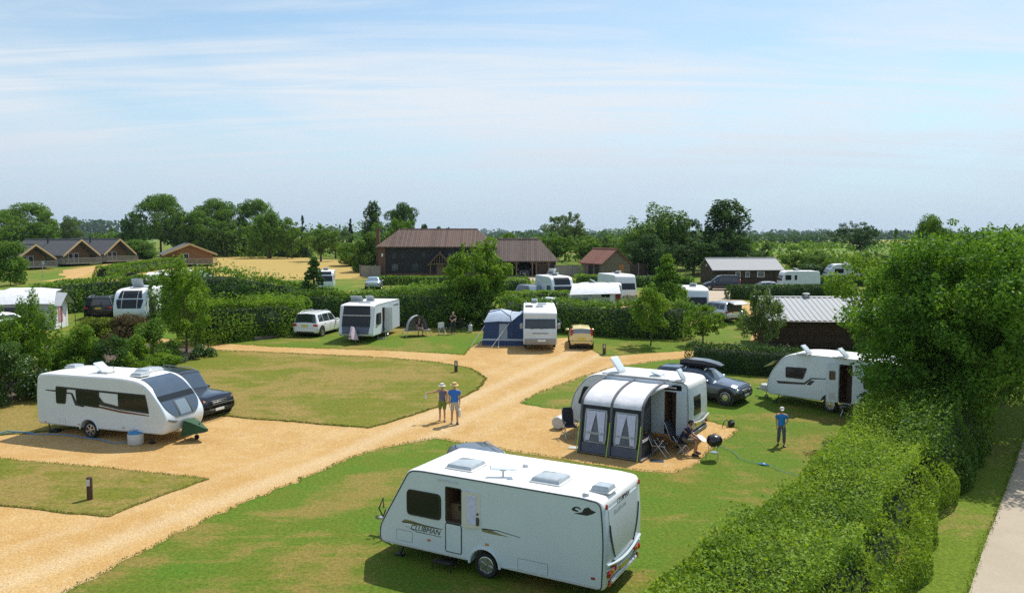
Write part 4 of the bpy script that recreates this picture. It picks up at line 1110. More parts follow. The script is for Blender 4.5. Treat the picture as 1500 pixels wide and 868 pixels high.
# dark joint line between side wall and nose, roof and tail
def edge_line(cv, sy, m, lo=.36, r=.016, inx=.06, name='edge_trim'):
    pr = [p for p in cv.prof]; n = len(pr); b = MB(); xm = 0; hx = max(abs(p[0]) for p in pr)
    pts = [(p[0] * (1 - inx / hx), sy * (cv.W / 2 + .003), p[1] - (p[1] - 1.4) * .03) for p in pr if p[1] > lo - .1]
    b.tube(pts, r, 5); return b.build(name, m, cv.t)
edge_line(k1, 1, M['trim']); edge_line(k1, -1, M['trim'])
for x_, l_ in ((1.80, 2.5), (-1.8, 2.3)): w_ = MB(); w_.box((x_, k1.W / 2 + .004, .40), (l_, .012, .05)); w_.build('skirt_rail', M['ltgrey'], k1.t)
w_ = MB()
for k in range(15):
    pass
arc = [(.02 + .42 * math.cos(PI * k / 14), .33 + .42 * math.sin(PI * k / 14)) for k in range(15)]
w_.tube([(x, k1.W / 2 + .01, z) for x, z in arc], .035, 6); w_.build('wheel_arch_trim', M['white'], k1.t)
for x0, x1, z0, z1 in ((-1.66, -.88, .42, .70), (2.12, 2.62, .50, .78)):
    outline(rrect(x0, x1, z0, z1, .03), k1.W / 2, 1, .014, M['grey'], k1.side(1, rrect(x0, x1, z0, z1, .03), M['white'], 'locker_hatch', .004), 'hatch_frame')
for x, z in ((1.62, .66), (-.05, .86), (-2.78, .60)): w_ = MB(); w_.cbox((x, k1.W / 2 + .01, z), (.10, .02, .045), .008); w_.build('side_marker', M['amber'] if x > -1 else M['red'], k1.t)
def lens_shape(x0, x1, z, hgt, up=.0):
    pts = []; n = 12
    for k in range(n + 1): f = k / n; pts.append((x0 + (x1 - x0) * f, z + hgt * math.sin(PI * min(1, f * 1.0) ** .45) * (1 - f) ** .5 + up * f))
    for k in range(n, 0, -1): f = k / n; pts.append((x0 + (x1 - x0) * f, z + up * f - .006 - hgt * .12 * math.sin(PI * f)))
    return pts
k1.side(1, lens_shape(2.46, 1.30, .99, .09), M['gold'], 'swoosh_decal', .004)
k1.side(1, [(2.40, .97), (2.2, 1.005), (1.2, 1.0), (1.2, 1.012), (2.2, 1.03), (2.45, .99)], M['decal'], 'stripe_decal', .005)
k1.side(1, [(2.35, .90), (2.0, .80), (1.25, .80), (1.25, .812), (2.0, .815)], M['decal'], 'stripe_decal', .005)
k1.side(1, lens_shape(.10, -.62, 1.16, .10, .0), M['gold'], 'swoosh_decal', .004)
k1.side(1, [(.10, 1.20), (-.3, 1.245), (-.95, 1.19), (-.95, 1.20), (-.3, 1.262), (.10, 1.23)], M['decal'], 'stripe_decal', .005)
text_mesh('CLUBMAN', .19, M['decal'], k1.t, (1.74, k1.W / 2 + .006, .90), (-1, 0, 0), (0, 0, 1), 'lettering', .35, .002, .0)
k1.side(1, [(-2.25, 2.10), (-2.32, 2.16), (-2.42, 2.17), (-2.48, 2.13), (-2.46, 2.11), (-2.40, 2.14), (-2.34, 2.13), (-2.33, 2.10), (-2.42, 2.08), (-2.40, 2.05), (-2.27, 2.06)], M['decal'], 'emblem', .004)
k1.side(1, [(-2.30, 2.00), (-2.5, 2.06), (-2.56, 2.16), (-2.66, 2.20), (-2.74, 2.14), (-2.84, 2.12), (-2.76, 2.06), (-2.62, 2.0)], M['decal'], 'emblem', .004)
# tail
k1.face(.98, 2.12, lambda v: (-.92 + .22 * (1 - v) ** 3, .92 - .22 * (1 - v) ** 3), mat('tail_panel', (.52, .57, .60), .3, var=.04, scale=1), 'tail_panel', False, .012, 14)
for sy in (-1, 1):
    w_ = MB(); q = []
    for k in range(9): f = k / 8; q.append((sy * (.93 - .34 * (1 - f) ** 2.2), .93 + .85 * f))
    for k in range(8, -1, -1): f = k / 8; q.append((sy * (.93 - .34 * (1 - f) ** 2.2 + .0) - sy * .085 * math.sin(PI * f) * (1 - f * .5), .93 + .85 * f))
    w_.prism([q_ for q_ in q], -3.06, -3.098, lambda u, v, d: (d, u, v)); w_.build('crescent_decal', M['trim'], k1.t)
    for i, dz in enumerate((0, .04, .08)):
        lamp_round(k1.t, -3.06, sy * (.96 - i * .17 if sy > 0 else .96 - i * .17), .66 + dz * .6, .075, ('red', 'amber', 'red')[i], 'x', 'tail_light', -.05)
    w_ = MB(); w_.prism([(sy * .98, .38), (sy * .84, .38), (sy * .91, .52)], -3.05, -3.085, lambda u, v, d: (d, u, v)); w_.build('reflector', M['red'], k1.t)
    w_ = MB(); w_.cbox((-3.04, sy * 1.05, 2.22), (.05, .035, .12), .012); w_.build('marker_light', M['red'], k1.t)
w_ = MB(); w_.tube([(-3.06 - .05 * math.cos(y * 1.2), y, .90 - .12 * math.cos(y * 1.5)) for y in np.linspace(-1.08, 1.08, 15)], .035, 6)
w_.tube([(-3.05 - .05 * math.cos(y * 1.2), y, .78 - .12 * math.cos(y * 1.5)) for y in np.linspace(-1.08, 1.08, 15)], .022, 6); w_.build('bumper_moulding', M['white'], k1.t)
w_ = MB(); w_.cbox((-3.04, 0, .44), (.12, 1.7, .14), .04); w_.build('rear_bumper', M['offwhite'], k1.t)
plate(k1.t, (-3.085, 0, .60), (.02, .52, .12)); plate(k1.t, (-3.08, .74, .84), (.02, .24, .09)).data.materials[0] = M['green_cover']
text_mesh('CLUBMAN', .17, M['decal'], k1.t, (-3.075, .12, 2.19), (0, -1, 0), (0, 0, 1), 'lettering', .3, .004)
for (px, py, lx, ly, a) in ((683, 680, .72, .72, 4), (807, 700, .74, .66, 4), (884, 714, .44, .42, 0)):
    x, y = roof_px(k1, px, py, 2.45); k1.rooflight(x, y, lx, ly, 2.395, .10)
for (px, py) in ((770, 682), (858, 724)): x, y = roof_px(k1, px, py, 2.42); k1.dome(x, y, 2.395, .08)
x, y = roof_px(k1, 737, 696, 2.42)
w_ = MB(); w_.tube([(x, y, 2.40), (x, y, 2.56)], .025, 8); w_.lathe([(.02, .15), (.09, .17), (.10, .19), (.01, .21)], (x, y, 2.38), n=12); fl = w_.build('television_aerial', M['ltgrey'], k1.t)
w_ = MB(); w_.T = Matrix.Translation((x, y, 2.585)) @ Matrix.Rotation(R(25), 4, 'Z'); w_.cbox((0, 0, 0), (.60, .16, .035), .015); w_.box((.30, .0, .05), (.02, .14, .10)); w_.box((-.26, .12, .03), (.16, .10, .02)); w_.build('aerial_head', M['white'], fl)
k1.hitch(3.0, .4); k1.steadies((2.5, -2.6)); 
w_ = MB(); w_.box((3.75, -.1, .30), (.42, .34, .02)); w_.build('hitch_step', M['white'], k1.t)
w_ = MB(); w_.tube([(3.9, .05, .5), (4.05, .05, .72), (4.0, -.08, .98), (3.9, .03, .75)], .02, 6); w_.build('stabiliser_handle', M['black'], k1.t)
b = MB(); b.T = Matrix.Translation(gp(652, 832)) @ Matrix.Rotation(R(-28), 4, 'Z')
b.cbox((0, 0, .20), (.55, .36, .05), .02)
for sx in (-1, 1):
    for sy in (-1, 1): b.tube([(sx * .24, sy * .15, .19), (sx * .28, sy * .17, .0)], .016, 5)
tag(b.build('caravan_step', M['black']), 'black doorstep in the shade below the open door of the foreground caravan', 'step')
# car parked behind it
car('car', 'grey blue car half hidden behind the foreground caravan, only its roof showing', (-.72, 23.95, 0), R(-66), 4.1, 1.7, 1.52, 'suv', 'p_bluegrey', 'glass', front_glass='screen_blue')

# ================================================================== caravan at the left
k2 = Caravan('caravan', 'white caravan with dark side windows parked on gravel beside a dark blue four by four', (-16.15, 32.5, .06), R(-17.5),
             [(-3.2, .44), (-3.27, 1.4), (-3.15, 2.50), (-2.5, 2.56), (1.2, 2.56), (2.25, 2.42), (3.02, 1.5), (3.32, .98), (3.12, .40)], [.12, .6, .22, .2, .5, .55, .55, .3, .2],
             W=2.2, wheel_x=-.55, wr=.34, edge=.09)
S = lambda pts, r=.05: sp_poly(k2, -1, pts, r)
k2.side(-1, S([(82, 566), (98, 567), (96, 591), (83, 590)], .08), M['acrylic'], 'window', .022, rim=(.025, M['black']))
k2.side(-1, S([(111, 570), (145, 574), (145, 597), (113, 592)], .08), M['acrylic'], 'window', .022, rim=(.025, M['black']))
k2.side(-1, S([(173, 575), (213, 580), (218, 604), (174, 598)], .08), M['acrylic'], 'window', .022, rim=(.025, M['black']))
k2.side(-1, S([(82, 565), (213, 578), (213, 581), (82, 568)], .0), M['decal'], 'band_decal', .006)
k2.side(-1, S([(66, 570), (84, 571), (84, 573.5), (68, 571.5)], .0), M['decal'], 'stripe_decal', .005)
k2.side(-1, S([(97, 574), (106, 575), (114, 592), (124, 594), (122, 596), (110, 593), (104, 577), (97, 576)], .0), M['decal'], 'stripe_decal', .005)
k2.side(-1, S([(145, 580), (152, 589), (175, 595), (218, 603), (218, 606), (176, 600), (150, 594), (145, 592)], .0), M['decal'], 'stripe_decal', .005)
k2.side(-1, S([(145, 594), (176, 601), (218, 608), (218, 609.5), (176, 604), (145, 597)], .0), M['brown_decal'], 'stripe_decal', .005)
k2.side(-1, S([(146, 575), (172, 578), (173, 592), (158, 589), (150, 584)], .02), M['white'], 'side_insert', .008)
k2.side(-1, S([(86, 611), (96, 612), (96, 621), (86, 620)], .04), M['offwhite'], 'locker_hatch', .01)
for px, py in ((67, 617), (116, 621), (181, 626)): x, z = side_px(k2, -1, px, py); w_ = MB(); w_.cbox((x, -k2.W / 2 - .01, z), (.10, .02, .04), .008); w_.build('side_marker', M['amber'], k2.t)
w_ = MB(); w_.tube([(-.55 + .45 * math.cos(PI * k / 14), -k2.W / 2 - .006, .38 + .43 * math.sin(PI * k / 14)) for k in range(15)], .03, 6); w_.build('wheel_arch_trim', M['white'], k2.t)
k2.face(1.85, 2.47, lambda v: (-.96 + .14 * v, .96 - .14 * v), M['screen_blue'], 'panorama_window', True, .03, 12)
k2.face(1.66, 1.86, lambda v: (-.97, .97), M['acrylic'], 'nose_band', True, .035, 5)
k2.face(1.02, 1.67, lambda v: (-.97 + .45 * (1 - v) ** 2.5, .97 - .45 * (1 - v) ** 2.5), M['screen_blue'], 'front_window', True, .03, 12)
for y0 in (-.40, .34): k2.face(1.05, 1.64, None, M['trim'], 'window_bar', True, .042, 8, y0=y0, y1=y0 + .06)
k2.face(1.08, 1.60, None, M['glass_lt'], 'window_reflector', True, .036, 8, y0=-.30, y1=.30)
text_mesh('ELEGANCE', .13, M['frame_w'], k2.t, (2.74, 0, 1.80), (0, 1, 0), (-.62, 0, .78), 'lettering', .2, .004, .003)
w_ = MB(); w_.prism([(-1.02, 1.02), (-.55, .88), (-.72, .84), (-.98, .95)], 3.25, 3.33, lambda u, v, d: (d, u, v)); w_.build('headlamp_decal', M['screen_blue'], k2.t)
w_ = MB(); w_.cbox((3.28, .0, .74), (.06, .10, .10), .02); w_.build('badge', M['grey'], k2.t)
for (px, py, lx, ly, op) in ((110, 536, .5, .5, 0), (206, 548, .5, .55, 0), (218, 541, .6, .9, 0)):
    x, y = roof_px(k2, px, py, 2.6); k2.rooflight(x, y, lx, ly, 2.555, .09, op)
x, y = roof_px(k2, 156, 545, 2.58)
w_ = MB(); w_.cbox((x, y, 2.61), (.55, .5, .09), .03); o_ = w_.build('rooflight_base', M['ltgrey'], k2.t); w_ = MB(); w_.T = Matrix.Translation((x - .2, y, 2.64)) @ Matrix.Rotation(R(38), 4, 'Y') ; w_.cbox((-.02, 0, .12), (.75, .5, .06), .025); w_.build('open_rooflight', M['white'], o_)
x, y = roof_px(k2, 167, 549, 2.56); w_ = MB(); w_.tube([(x, y, 2.55), (x, y, 2.85)], .012, 5); w_.lathe([(.03, 0), (.03, .05), (.005, .08)], (x, y, 2.84), n=8); w_.build('radio_aerial', M['ltgrey'], k2.t)
k2.hitch(3.02, .4); k2.steadies((-2.9, 2.2))
for sx in (0, 1):
    w_ = MB(); w_.cbox((-2.62 + .0 * sx, -.75 + 1.5 * sx, .10), (.30, .28, .16), .03); w_.build('levelling_block', M['black'], k2.t)
hc = MB(); hc.loft([[(3.30, -.42, .22), (3.30, .42, .22), (3.38, .30, .84), (3.38, -.30, .84)], [(3.75, -.30, .30), (3.75, .30, .30), (3.66, .24, .76), (3.66, -.24, .76)], [(4.14, -.10, .36), (4.14, .10, .36), (4.10, .09, .56), (4.10, -.09, .56)], [(4.26, -.04, .40), (4.26, .04, .40), (4.26, .03, .50), (4.26, -.03, .50)]])
hc.T = None; o_ = hc.build('hitch_cover', M['green_cover'], ang=60); o_.location = k2.t.location; o_.rotation_euler.z = k2.t.rotation_euler.z
tag(o_, 'dark green cloth cover over the hitch of the left caravan', 'hitch cover')
p = gp(199, 650); t = thing('waste_container', 'squat grey waste water drum standing beside the left caravan', 'drum', p, 0)
b = MB(); b.lathe([(.27, 0), (.30, .04), (.30, .40), (.27, .44)], n=20); b.build('drum', M['ltgrey'], t); c = MB(); c.lathe([(.28, 0), (.28, .06), (.12, .09), (.01, .09)], (0, 0, .43), n=20); c.build('lid', M['blue_hose'], t)
d = MB(); d.tube([(-.29, 0, .32), (-.2, 0, .56), (.2, 0, .56), (.29, 0, .32)], .012, 5); d.build('handle', M['grey'], t)
hose('bright blue hose running along the gravel under the left caravan', [(0, 637), (30, 634), (60, 637), (110, 639), (170, 650), (195, 647)], M['blue_hose'], .016, jit=.05)
hose('pale blue hose trailing off over the left lawn edge', [(-30, 634), (0, 635), (14, 632), (30, 634), (46, 636)], M['teal_hose'], .020, jit=.06)
sv, sc_ = car('car', 'dark blue boxy four by four parked on gravel beside the left caravan', (-15.0, 35.7, .17), R(-24), 4.6, 1.95, 1.95, 'boxy', 'p_navy', 'glass', front_glass='screen_blue', wr=.39, spokes=6, lower='black', wheels=(.78, .82))
for sy in (-1, 1): w_ = MB(); w_.cbox((2.18, sy * .84, .84), (.16, .08, .16), .02); w_.build('indicator', M['amber'], sv)
w_ = MB(); w_.tube([(2.42, -.7, .55), (2.50, -.6, .72), (2.50, .6, .72), (2.42, .7, .55)], .03, 6); w_.build('bull_bar', M['black'], sv)

# ================================================================== marker posts
def post(px, py, top, label, group='wooden marker posts on the lawns'):
    p = gp(px, py); h = zat(p, top) - p.z; t = thing('marker_post', label, 'post', p, R(20), group)
    b = MB(); b.cbox((0, 0, h / 2), (.16, .16, h), .015); b.build('post', M['wood_post'], t)
    c = MB(); c.cbox((-.03, -.085, h - .16), (.11, .02, .22), .008); c.build('number_panel', M['ltgrey'], t)
    d = MB(); d.cbox((0, 0, -.0), (.34, .34, .05), .02); d.build('foot_slab', M['edging'], t)
post(132, 732, 698, 'brown wooden marker post on the small lawn at the bottom left')
post(668, 545, 528, 'dark marker post near the tip of the big round lawn')
post(885, 519, 503, 'marker post on grass right of the pale yellow car')

# ================================================================== awning caravan
k3 = Caravan('caravan', 'white caravan behind a charcoal inflatable awning, its roof vents open', (5.17, 32.25, .03), R(149),
             [(-2.5, .44), (-2.56, 1.3), (-2.47, 2.46), (-2.0, 2.52), (.9, 2.52), (1.75, 2.46), (2.42, 1.7), (2.60, 1.0), (2.50, .44)], [.12, .7, .22, .2, .5, .8, .5, .3, .15],
             W=2.2, wheel_x=-.2, wr=.33, edge=.08, doors=[(1, rrect(-2.0, -1.52, .50, 2.10, .05))])
k3.t.scale.z = 1.04
k3.side(1, rrect(1.2, 2.2, 1.25, 1.95, .1, .25), M['acrylic'], 'window', .02, rim=(.03, M['black']))
k3.side(1, rrect(-2.2, -1.45, 2.16, 2.36, .06, .12), M['acrylic'], 'name_panel', .012)
k3.side(1, rrect(-2.0, -1.65, 2.23, 2.28, .02), M['frame_w'], 'lettering_bar', .016)
w_ = MB(); w_.T = Matrix.Translation((-2.02, k3.W / 2 + .03, .50)) @ Matrix.Rotation(R(172), 4, 'Z'); w_.prism(rrect(0, .42, 0, 1.58, .05), -.04, 0, lambda u, v, d: (u, d, v)); w_.build('open_door', M['white'], k3.t)
k3.face(1.2, 1.9, lambda v: (-.13, .62), M['acrylic'], 'rear_window', False, .03, 8)
edge_line(k3, 1, M['grey']); edge_line(k3, -1, M['grey'])
w_ = MB(); w_.tube([(-2.60 - .04 * math.cos(y * 1.2), y, 1.02 - .10 * math.cos(y * 1.5)) for y in np.linspace(-1.0, 1.0, 13)], .03, 6); w_.build('bumper_moulding', M['white'], k3.t)
w_ = MB(); w_.cbox((-2.52, 0, .52), (.12, 2.0, .2), .05); w_.build('rear_bumper', M['grey'], k3.t)
plate(k3.t, (-2.585, .2, .82), (.02, .5, .12))
for sy in (-1, 1): lamp_round(k3.t, -2.54, sy * .92, .74, .06, 'red', 'x', 'tail_light', -.05); lamp_round(k3.t, -2.54, sy * .92, .9, .05, 'amber', 'x', 'tail_light', -.05)
for (px, py, lx, ly, op) in ((900, 548, .7, .7, 55), (963, 553, .45, .45, 12), (993, 560, .45, .45, 60)):
    x, y = roof_px(k3, px, py, 2.55); k3.rooflight(x, y, lx, ly, 2.515, .06, op, 'white')
w_ = MB(); w_.cbox((-.65, k3.W / 2 - .06, 2.53), (3.2, .1, .05), .02); w_.build('awning_rail', M['ltgrey'], k3.t)
k3.steadies((-2.2, 2.1)); k3.hitch(2.3, .4)

M['mesh_win'] = mat('clear_awning_window', (.13, .145, .17), .25, var=.3, scale=5, spec=.5)
aw = thing('awning', 'charcoal inflatable awning with white roof and curtained windows beside a caravan', 'awning', k3.t.location, R(149))
# awning frame in the caravan's axes: x along it, y outward on its left side
AX0, AX1, AY0 = -1.47, .98, k3.W / 2 + .02; AD = 2.20
def aprof(f, n=14):
    """cross line of the awning from rail (f=0) round the shoulder down to the ground (f=1)"""
    pts = []
    for k in range(n + 1):
        a = k / n * PI / 2; pts.append((AY0 + (AD - .10) * math.sin(a) ** .95 * 1., 1.80 + (2.46 - 1.80) * math.cos(a) ** 1.1))
    pts += [(AY0 + AD - .02, 1.2), (AY0 + AD + .08, .6), (AY0 + AD + .16, .03)]
    return pts
pf = aprof(0)
nroof = 15
def arow(pts, x): return [(x, y, z) for y, z in pts]
xm_ = (AX0 + AX1) / 2
for a_, c_ in ((AX0, xm_), (xm_, AX1)):
    b = MB(); K = 8; rows = []
    for k in range(K + 1):
        x = a_ + (c_ - a_) * k / K; sag = -.035 * math.sin(PI * k / K); rows.append([(x, y, z + sag * (1 - (i / 14 - .5) ** 2 * 2)) for i, (y, z) in enumerate(pf[:15])])
    b.loft(rows, False, False); b.build('roof_panel', M['cloth_w'], aw, ang=60)
    b = MB(); x0, x1 = a_ + .03, c_ - .03
    b.loft([arow(pf[14:], x0), arow(pf[14:], x1)], False, False); fp = b.build('front_panel', M['cloth_char'], aw)
    def fpt(x, z, off):
        for (ya, za), (yb, zb) in zip(pf[14:], pf[15:]):
            if zb <= z <= za: return (x, ya + (yb - ya) * (za - z) / (za - zb) + off, z)
        return (x, pf[14][0] + off, z)
    def fpatch(x0, x1, z0, z1, off, m, nm, par, r=.0, n=6, wf=None):
        b = MB(); rows = []
        for k in range(n + 1):
            z = z0 + (z1 - z0) * k / n; a__, b__ = (x0, x1) if wf is None else wf(k / n)
            if r and k in (0, n): a__ += r * (1 if a__ < b__ else -1) * .6; b__ -= r * .6
            rows.append([fpt(a__ + (b__ - a__) * j / 4, z, off + (.012 * math.sin(j * 2.2 + k * .4) if m is M['curtain'] else 0)) for j in range(5)])
        b.loft(rows, False, False); return b.build(nm, m, par)
    X0, X1 = a_ + .20, c_ - .20
    fpatch(X0 - .05, X1 + .05, .42, 1.66, .010, M['cloth_grey'], 'window_surround', fp, .05)
    wd = fpatch(X0 + .03, X1 - .03, .46, 1.61, .018, M['mesh_win'], 'window', fp, .05)
    wm_ = X1 - X0
    fpatch(0, 0, .50, 1.60, .030, M['curtain'], 'curtain', fp, wf=lambda v: (X0 + .04, X0 + .04 + wm_ * (.20 + .28 * v ** 1.2)))
    fpatch(0, 0, .50, 1.60, .030, M['curtain'], 'curtain', fp, wf=lambda v: (X1 - .04 - wm_ * (.20 + .28 * v ** 1.2), X1 - .04))
    fpatch(X0 + .05, X1 - .05, .74, .82, .036, M['cloth_grey'], 'window_sill', fp)
    fpatch(a_ + .10, c_ - .10, .06, .40, .012, M['cloth_slate'], 'mud_wall', fp)
M['beam'] = mat('grey_beam_sleeve', (.13, .135, .15), .8, var=.2)
for x in (AX0, xm_, AX1):
    b = MB(); b.tube([(x, y, z + .02) for y, z in pf], .052, 8); b.build('inflatable_beam', M['beam'], aw)
    s_ = MB(); s_.tube([(x, pf[15][0] + .10, 1.25), (x, pf[15][0] + .16, .9), (x, AY0 + AD + .40, .02)], .018, 5); s_.build('guy_strap', M['lime'], aw)
for x, nm in ((AX0, 'side_panel'), (AX1, 'side_panel')):
    b = MB(); fr = [(y, z) for y, z in pf if y > AY0 + 1.2]
    poly = [(AY0 + 1.2, .04)] + fr; b.prism([(p[0], p[1]) for p in poly], x - .012, x + .012, lambda u, v, d: (d, u, v)); sp_ = b.build(nm, M['cloth_char'], aw)
    c = MB(); c.prism(rrect(AY0 + 1.35, AY0 + 2.02, .75, 1.62, .08), x - .022, x + .022, lambda u, v, d: (d, u, v)); c.build('window', M['acrylic'], sp_)
    c = MB(); c.prism(rrect(AY0 + 1.25, AY0 + 2.15, .62, .72, .02), x - .026, x + .026, lambda u, v, d: (d, u, v)); c.build('window_sill', M['cloth_w'], sp_)
    if x == AX1:
        c = MB(); c.prism([(AY0, .04), (AY0 + 1.18, .04)] + [(y, z) for y, z in pf[:8] if y < AY0 + 1.2][::-1], x - .012, x + .012, lambda u, v, d: (d, u, v)); c.build('rear_side_panel', M['cloth_w'], aw)
b = MB(); b.prism([(-.55, .0), (.55, 0), (.5, .04), (0, .30), (-.5, .04)], 0, .01, lambda u, v, d: (AX0 - .0, AY0 + .9 + u, 2.06 + v * .6)); 
ap = MB(); ap.loft([[(AX0, y, z) for y, z in pf[:9]], [(AX0 - .45 + .05 * i, AY0 + .02 + .10 * i * .6, 2.47 - .02 * i) for i in range(9)]], False, False); ap.build('roof_gusset', M['cloth_w'], aw, ang=70)
gm_ = MB(); gm_.box(((AX0 + AX1) / 2, AY0 + AD / 2, .03), (2.7, AD + .5, .02)); o_ = gm_.build('groundsheet', mat('breathable_groundsheet', (.20, .17, .14), .9, var=.25, scale=8, bump=.5)); o_.location = aw.location; o_.rotation_euler.z = R(149)
tag(o_, 'brown grey groundsheet spread under the charcoal awning', 'groundsheet')

def loc3(lx, ly, base=k3.t):
    rz = base.rotation_euler.z; return Vector((base.location[0] + lx * math.cos(rz) - ly * math.sin(rz), base.location[1] + lx * math.sin(rz) + ly * math.cos(rz), 0))
def grd(v): v = Vector(v); v.z = gz(v.y) + .02; return v
recliner('folding recliner with silver legs at the open side of the charcoal awning', grd(gp(966, 668)), R(-20))
recliner('tall dark recliner standing behind the seated person', grd(gp(995, 661)), R(-35))
rc = recliner('black folding chair leaning folded against the left end of the awning', grd(gp(835, 640)), R(-75), lean=12)
# seated man
Js = dict(pelvis=(-.05, 0, .55), waist=(-.03, 0, .68), chest=(.06, 0, .86), shoul=(.12, 0, .99), neck=(.17, 0, 1.07), head=(.22, 0, 1.20), headpitch=.35,
          hipL=(.0, .10, .52), kneeL=(.44, .16, .54), ankL=(.40, .17, .09), toeL=(.53, .20, .045), hipR=(.0, -.10, .52), kneeR=(.44, -.14, .54), ankR=(.36, -.16, .09), toeR=(.49, -.18, .045),
          shL=(.10, .18, .98), elL=(.24, .22, .74), wrL=(.46, .14, .62), shR=(.10, -.18, .98), elR=(.26, -.22, .72), wrR=(.48, -.08, .60))
navy = mat('navy_cotton', (.012, .018, .06), .85, var=.2); khaki = mat('khaki_cotton', (.16, .13, .08), .85, var=.2)
sp = grd(gp(1003, 665))
person('seated person in navy T-shirt and khaki shorts holding a plate beside the barbecue', sp, R(-18), Js, [('t_shirt', navy, SHIRT, 1.18), ('shorts', khaki, SHORTS, 1.25)], hair=(.02, .015, .012))
st_ = thing('camp_stool', 'low camp stool under the seated person', 'stool', sp + Vector((-.06, .02, 0)), R(-18))
b = MB(); b.cbox((0, 0, .42), (.40, .40, .04), .015); b.build('seat', M['cloth_char'], st_)
for sx in (-1, 1):
    for sy in (-1, 1): b = MB(); b.tube([(sx * .16, sy * .17, .41), (-sx * .20, sy * .18, .01)], .012, 5); b.build('leg', M['alu'], st_)
b = MB(); hx = sp + Matrix.Rotation(R(-18), 3, 'Z') @ Vector((.60, .02, .62)); b.lathe([(.04, -.02), (.17, .01), (.19, .035), (.175, .035), (.05, .0)], n=20)
o_ = b.build('plate', M['frame_w']); o_.location = hx; o_.rotation_euler = (.35, .5, 0); tag(o_, 'round white plate in the hands of the seated person', 'plate')
# barbecue
p = gp(1046, 673); t = thing('kettle_barbecue', 'round black kettle barbecue on thin legs on the grass', 'barbecue', p, R(20)); t.scale = (.92,) * 3
b = MB(); b.lathe([(.02, .52), (.18, .56), (.29, .68), (.31, .78), (.28, .79)], n=24); b.build('bowl', M['black'], t)
b = MB(); b.lathe([(.32, .78), (.315, .84), (.26, .95), (.12, 1.02), (.01, 1.03)], n=24); lid = b.build('lid', M['p_black'], t); c = MB(); c.tube([(-.06, 0, 1.03), (-.05, 0, 1.08), (.05, 0, 1.08), (.06, 0, 1.03)], .012, 6); c.build('handle', M['black'], lid)
for k in range(3): a = 2 * PI * k / 3 + .4; b = MB(); b.tube([(.20 * math.cos(a), .20 * math.sin(a), .60), (.30 * math.cos(a), .30 * math.sin(a), .0)], .012, 6); b.build('leg', M['alu'], t)
b = MB(); b.lathe([(.02, .28), (.13, .27), (.16, .31)], n=18); b.build('ash_tray', M['alu'], t)
# small things on the grass
p = gp(1068, 625); t = thing('camera_bag', 'small black bag with its strap lying on the grass behind the awning caravan', 'bag', p, R(30))
b = MB(); b.cbox((0.12, 0, .14), (.34, .24, .28), .08); b.build('bag_body', M['cloth_char'], t); c = MB(); c.tube([(0, 0, .22), (-.15, .02, .34), (-.3, 0, .25), (-.35, .05, .03)], .018, 5); c.build('strap', M['black'], t)
p = gp(820, 627); t = thing('water_carrier', 'pale grey water carrier with green handle at the nose of the awning caravan', 'water carrier', p, R(-30))
b = MB(); b.T = Matrix.Rotation(PI / 2, 4, 'X'); b.lathe([(.24, -.26), (.27, -.22), (.27, .22), (.24, .26)], (0, .28, 0), n=20); b.build('barrel', M['ltgrey'], t); c = MB(); c.tube([(.3, -.2, .28), (.5, -.1, .7), (.5, .1, .7), (.3, .2, .28)], .018, 5); c.cbox((.5, 0, .72), (.16, .14, .08), .03); c.build('pull_handle', M['green_lt'], t)
b = MB(); b.cbox((0, 0, .02), (.55, .30, .03), .01); o_ = b.build('doormat', M['ltgrey']); o_.location = gp(843, 656); o_.rotation_euler.z = R(-10); tag(o_, 'pale mat on the gravel by the left foot of the charcoal awning', 'mat')
b = MB(); b.cbox((0, 0, .02), (.5, .3, .03), .01); o_ = b.build('doormat', M['screen_blue']); o_.location = gp(962, 675); o_.rotation_euler.z = R(-10); tag(o_, 'blue mat lying by the legs of the folding recliner', 'mat')
hose('pale blue hose looping over the grass towards the big hedge', [(1052, 655), (1075, 665), (1095, 675), (1115, 683), (1145, 690), (1175, 697)], M['teal_hose'], .010, jit=.12)
b = MB(); b.cbox((0, 0, .05), (.20, .10, .08), .03); b.tube([(-.2, 0, .04), (.2, 0, .04)], .025, 6); o_ = b.build('hose_connector', M['blue_hose']); o_.location = gp(1118, 681); o_.rotation_euler.z = -.4; tag(o_, 'bright blue coupling on the hose across the grass', 'hose fitting')

# blue grey car with roof box
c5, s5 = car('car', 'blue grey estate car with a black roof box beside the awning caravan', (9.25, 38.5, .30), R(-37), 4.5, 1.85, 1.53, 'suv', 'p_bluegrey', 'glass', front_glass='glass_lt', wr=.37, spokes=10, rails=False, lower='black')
rb_ = thing('roof_box', 'long black roof box on the blue grey car', 'roof box', (9.25, 38.5, .30 + 1.49), R(-37))
b = MB(); rg = []
for x, wd, z0, z1 in ((-1.05, .30, .16, .26), (-1.0, .38, .10, .36), (-.6, .42, .08, .43), (.2, .42, .08, .42), (.75, .36, .09, .33), (1.05, .22, .14, .22)):
    rg.append([(x, -wd, (z0 + z1) / 2), (x, -wd * .85, z0), (x, wd * .85, z0), (x, wd, (z0 + z1) / 2), (x, wd * .85, z1), (x, -wd * .85, z1)])
b.loft(rg); b.build('box_shell', M['p_black'], rb_, ang=30)
for x in (-.55, .45): c = MB(); c.tube([(x, -.72, .0), (x, -.70, .07), (x, .70, .07), (x, .72, .0)], .022, 6); c.build('cross_bar', M['alu'], rb_)

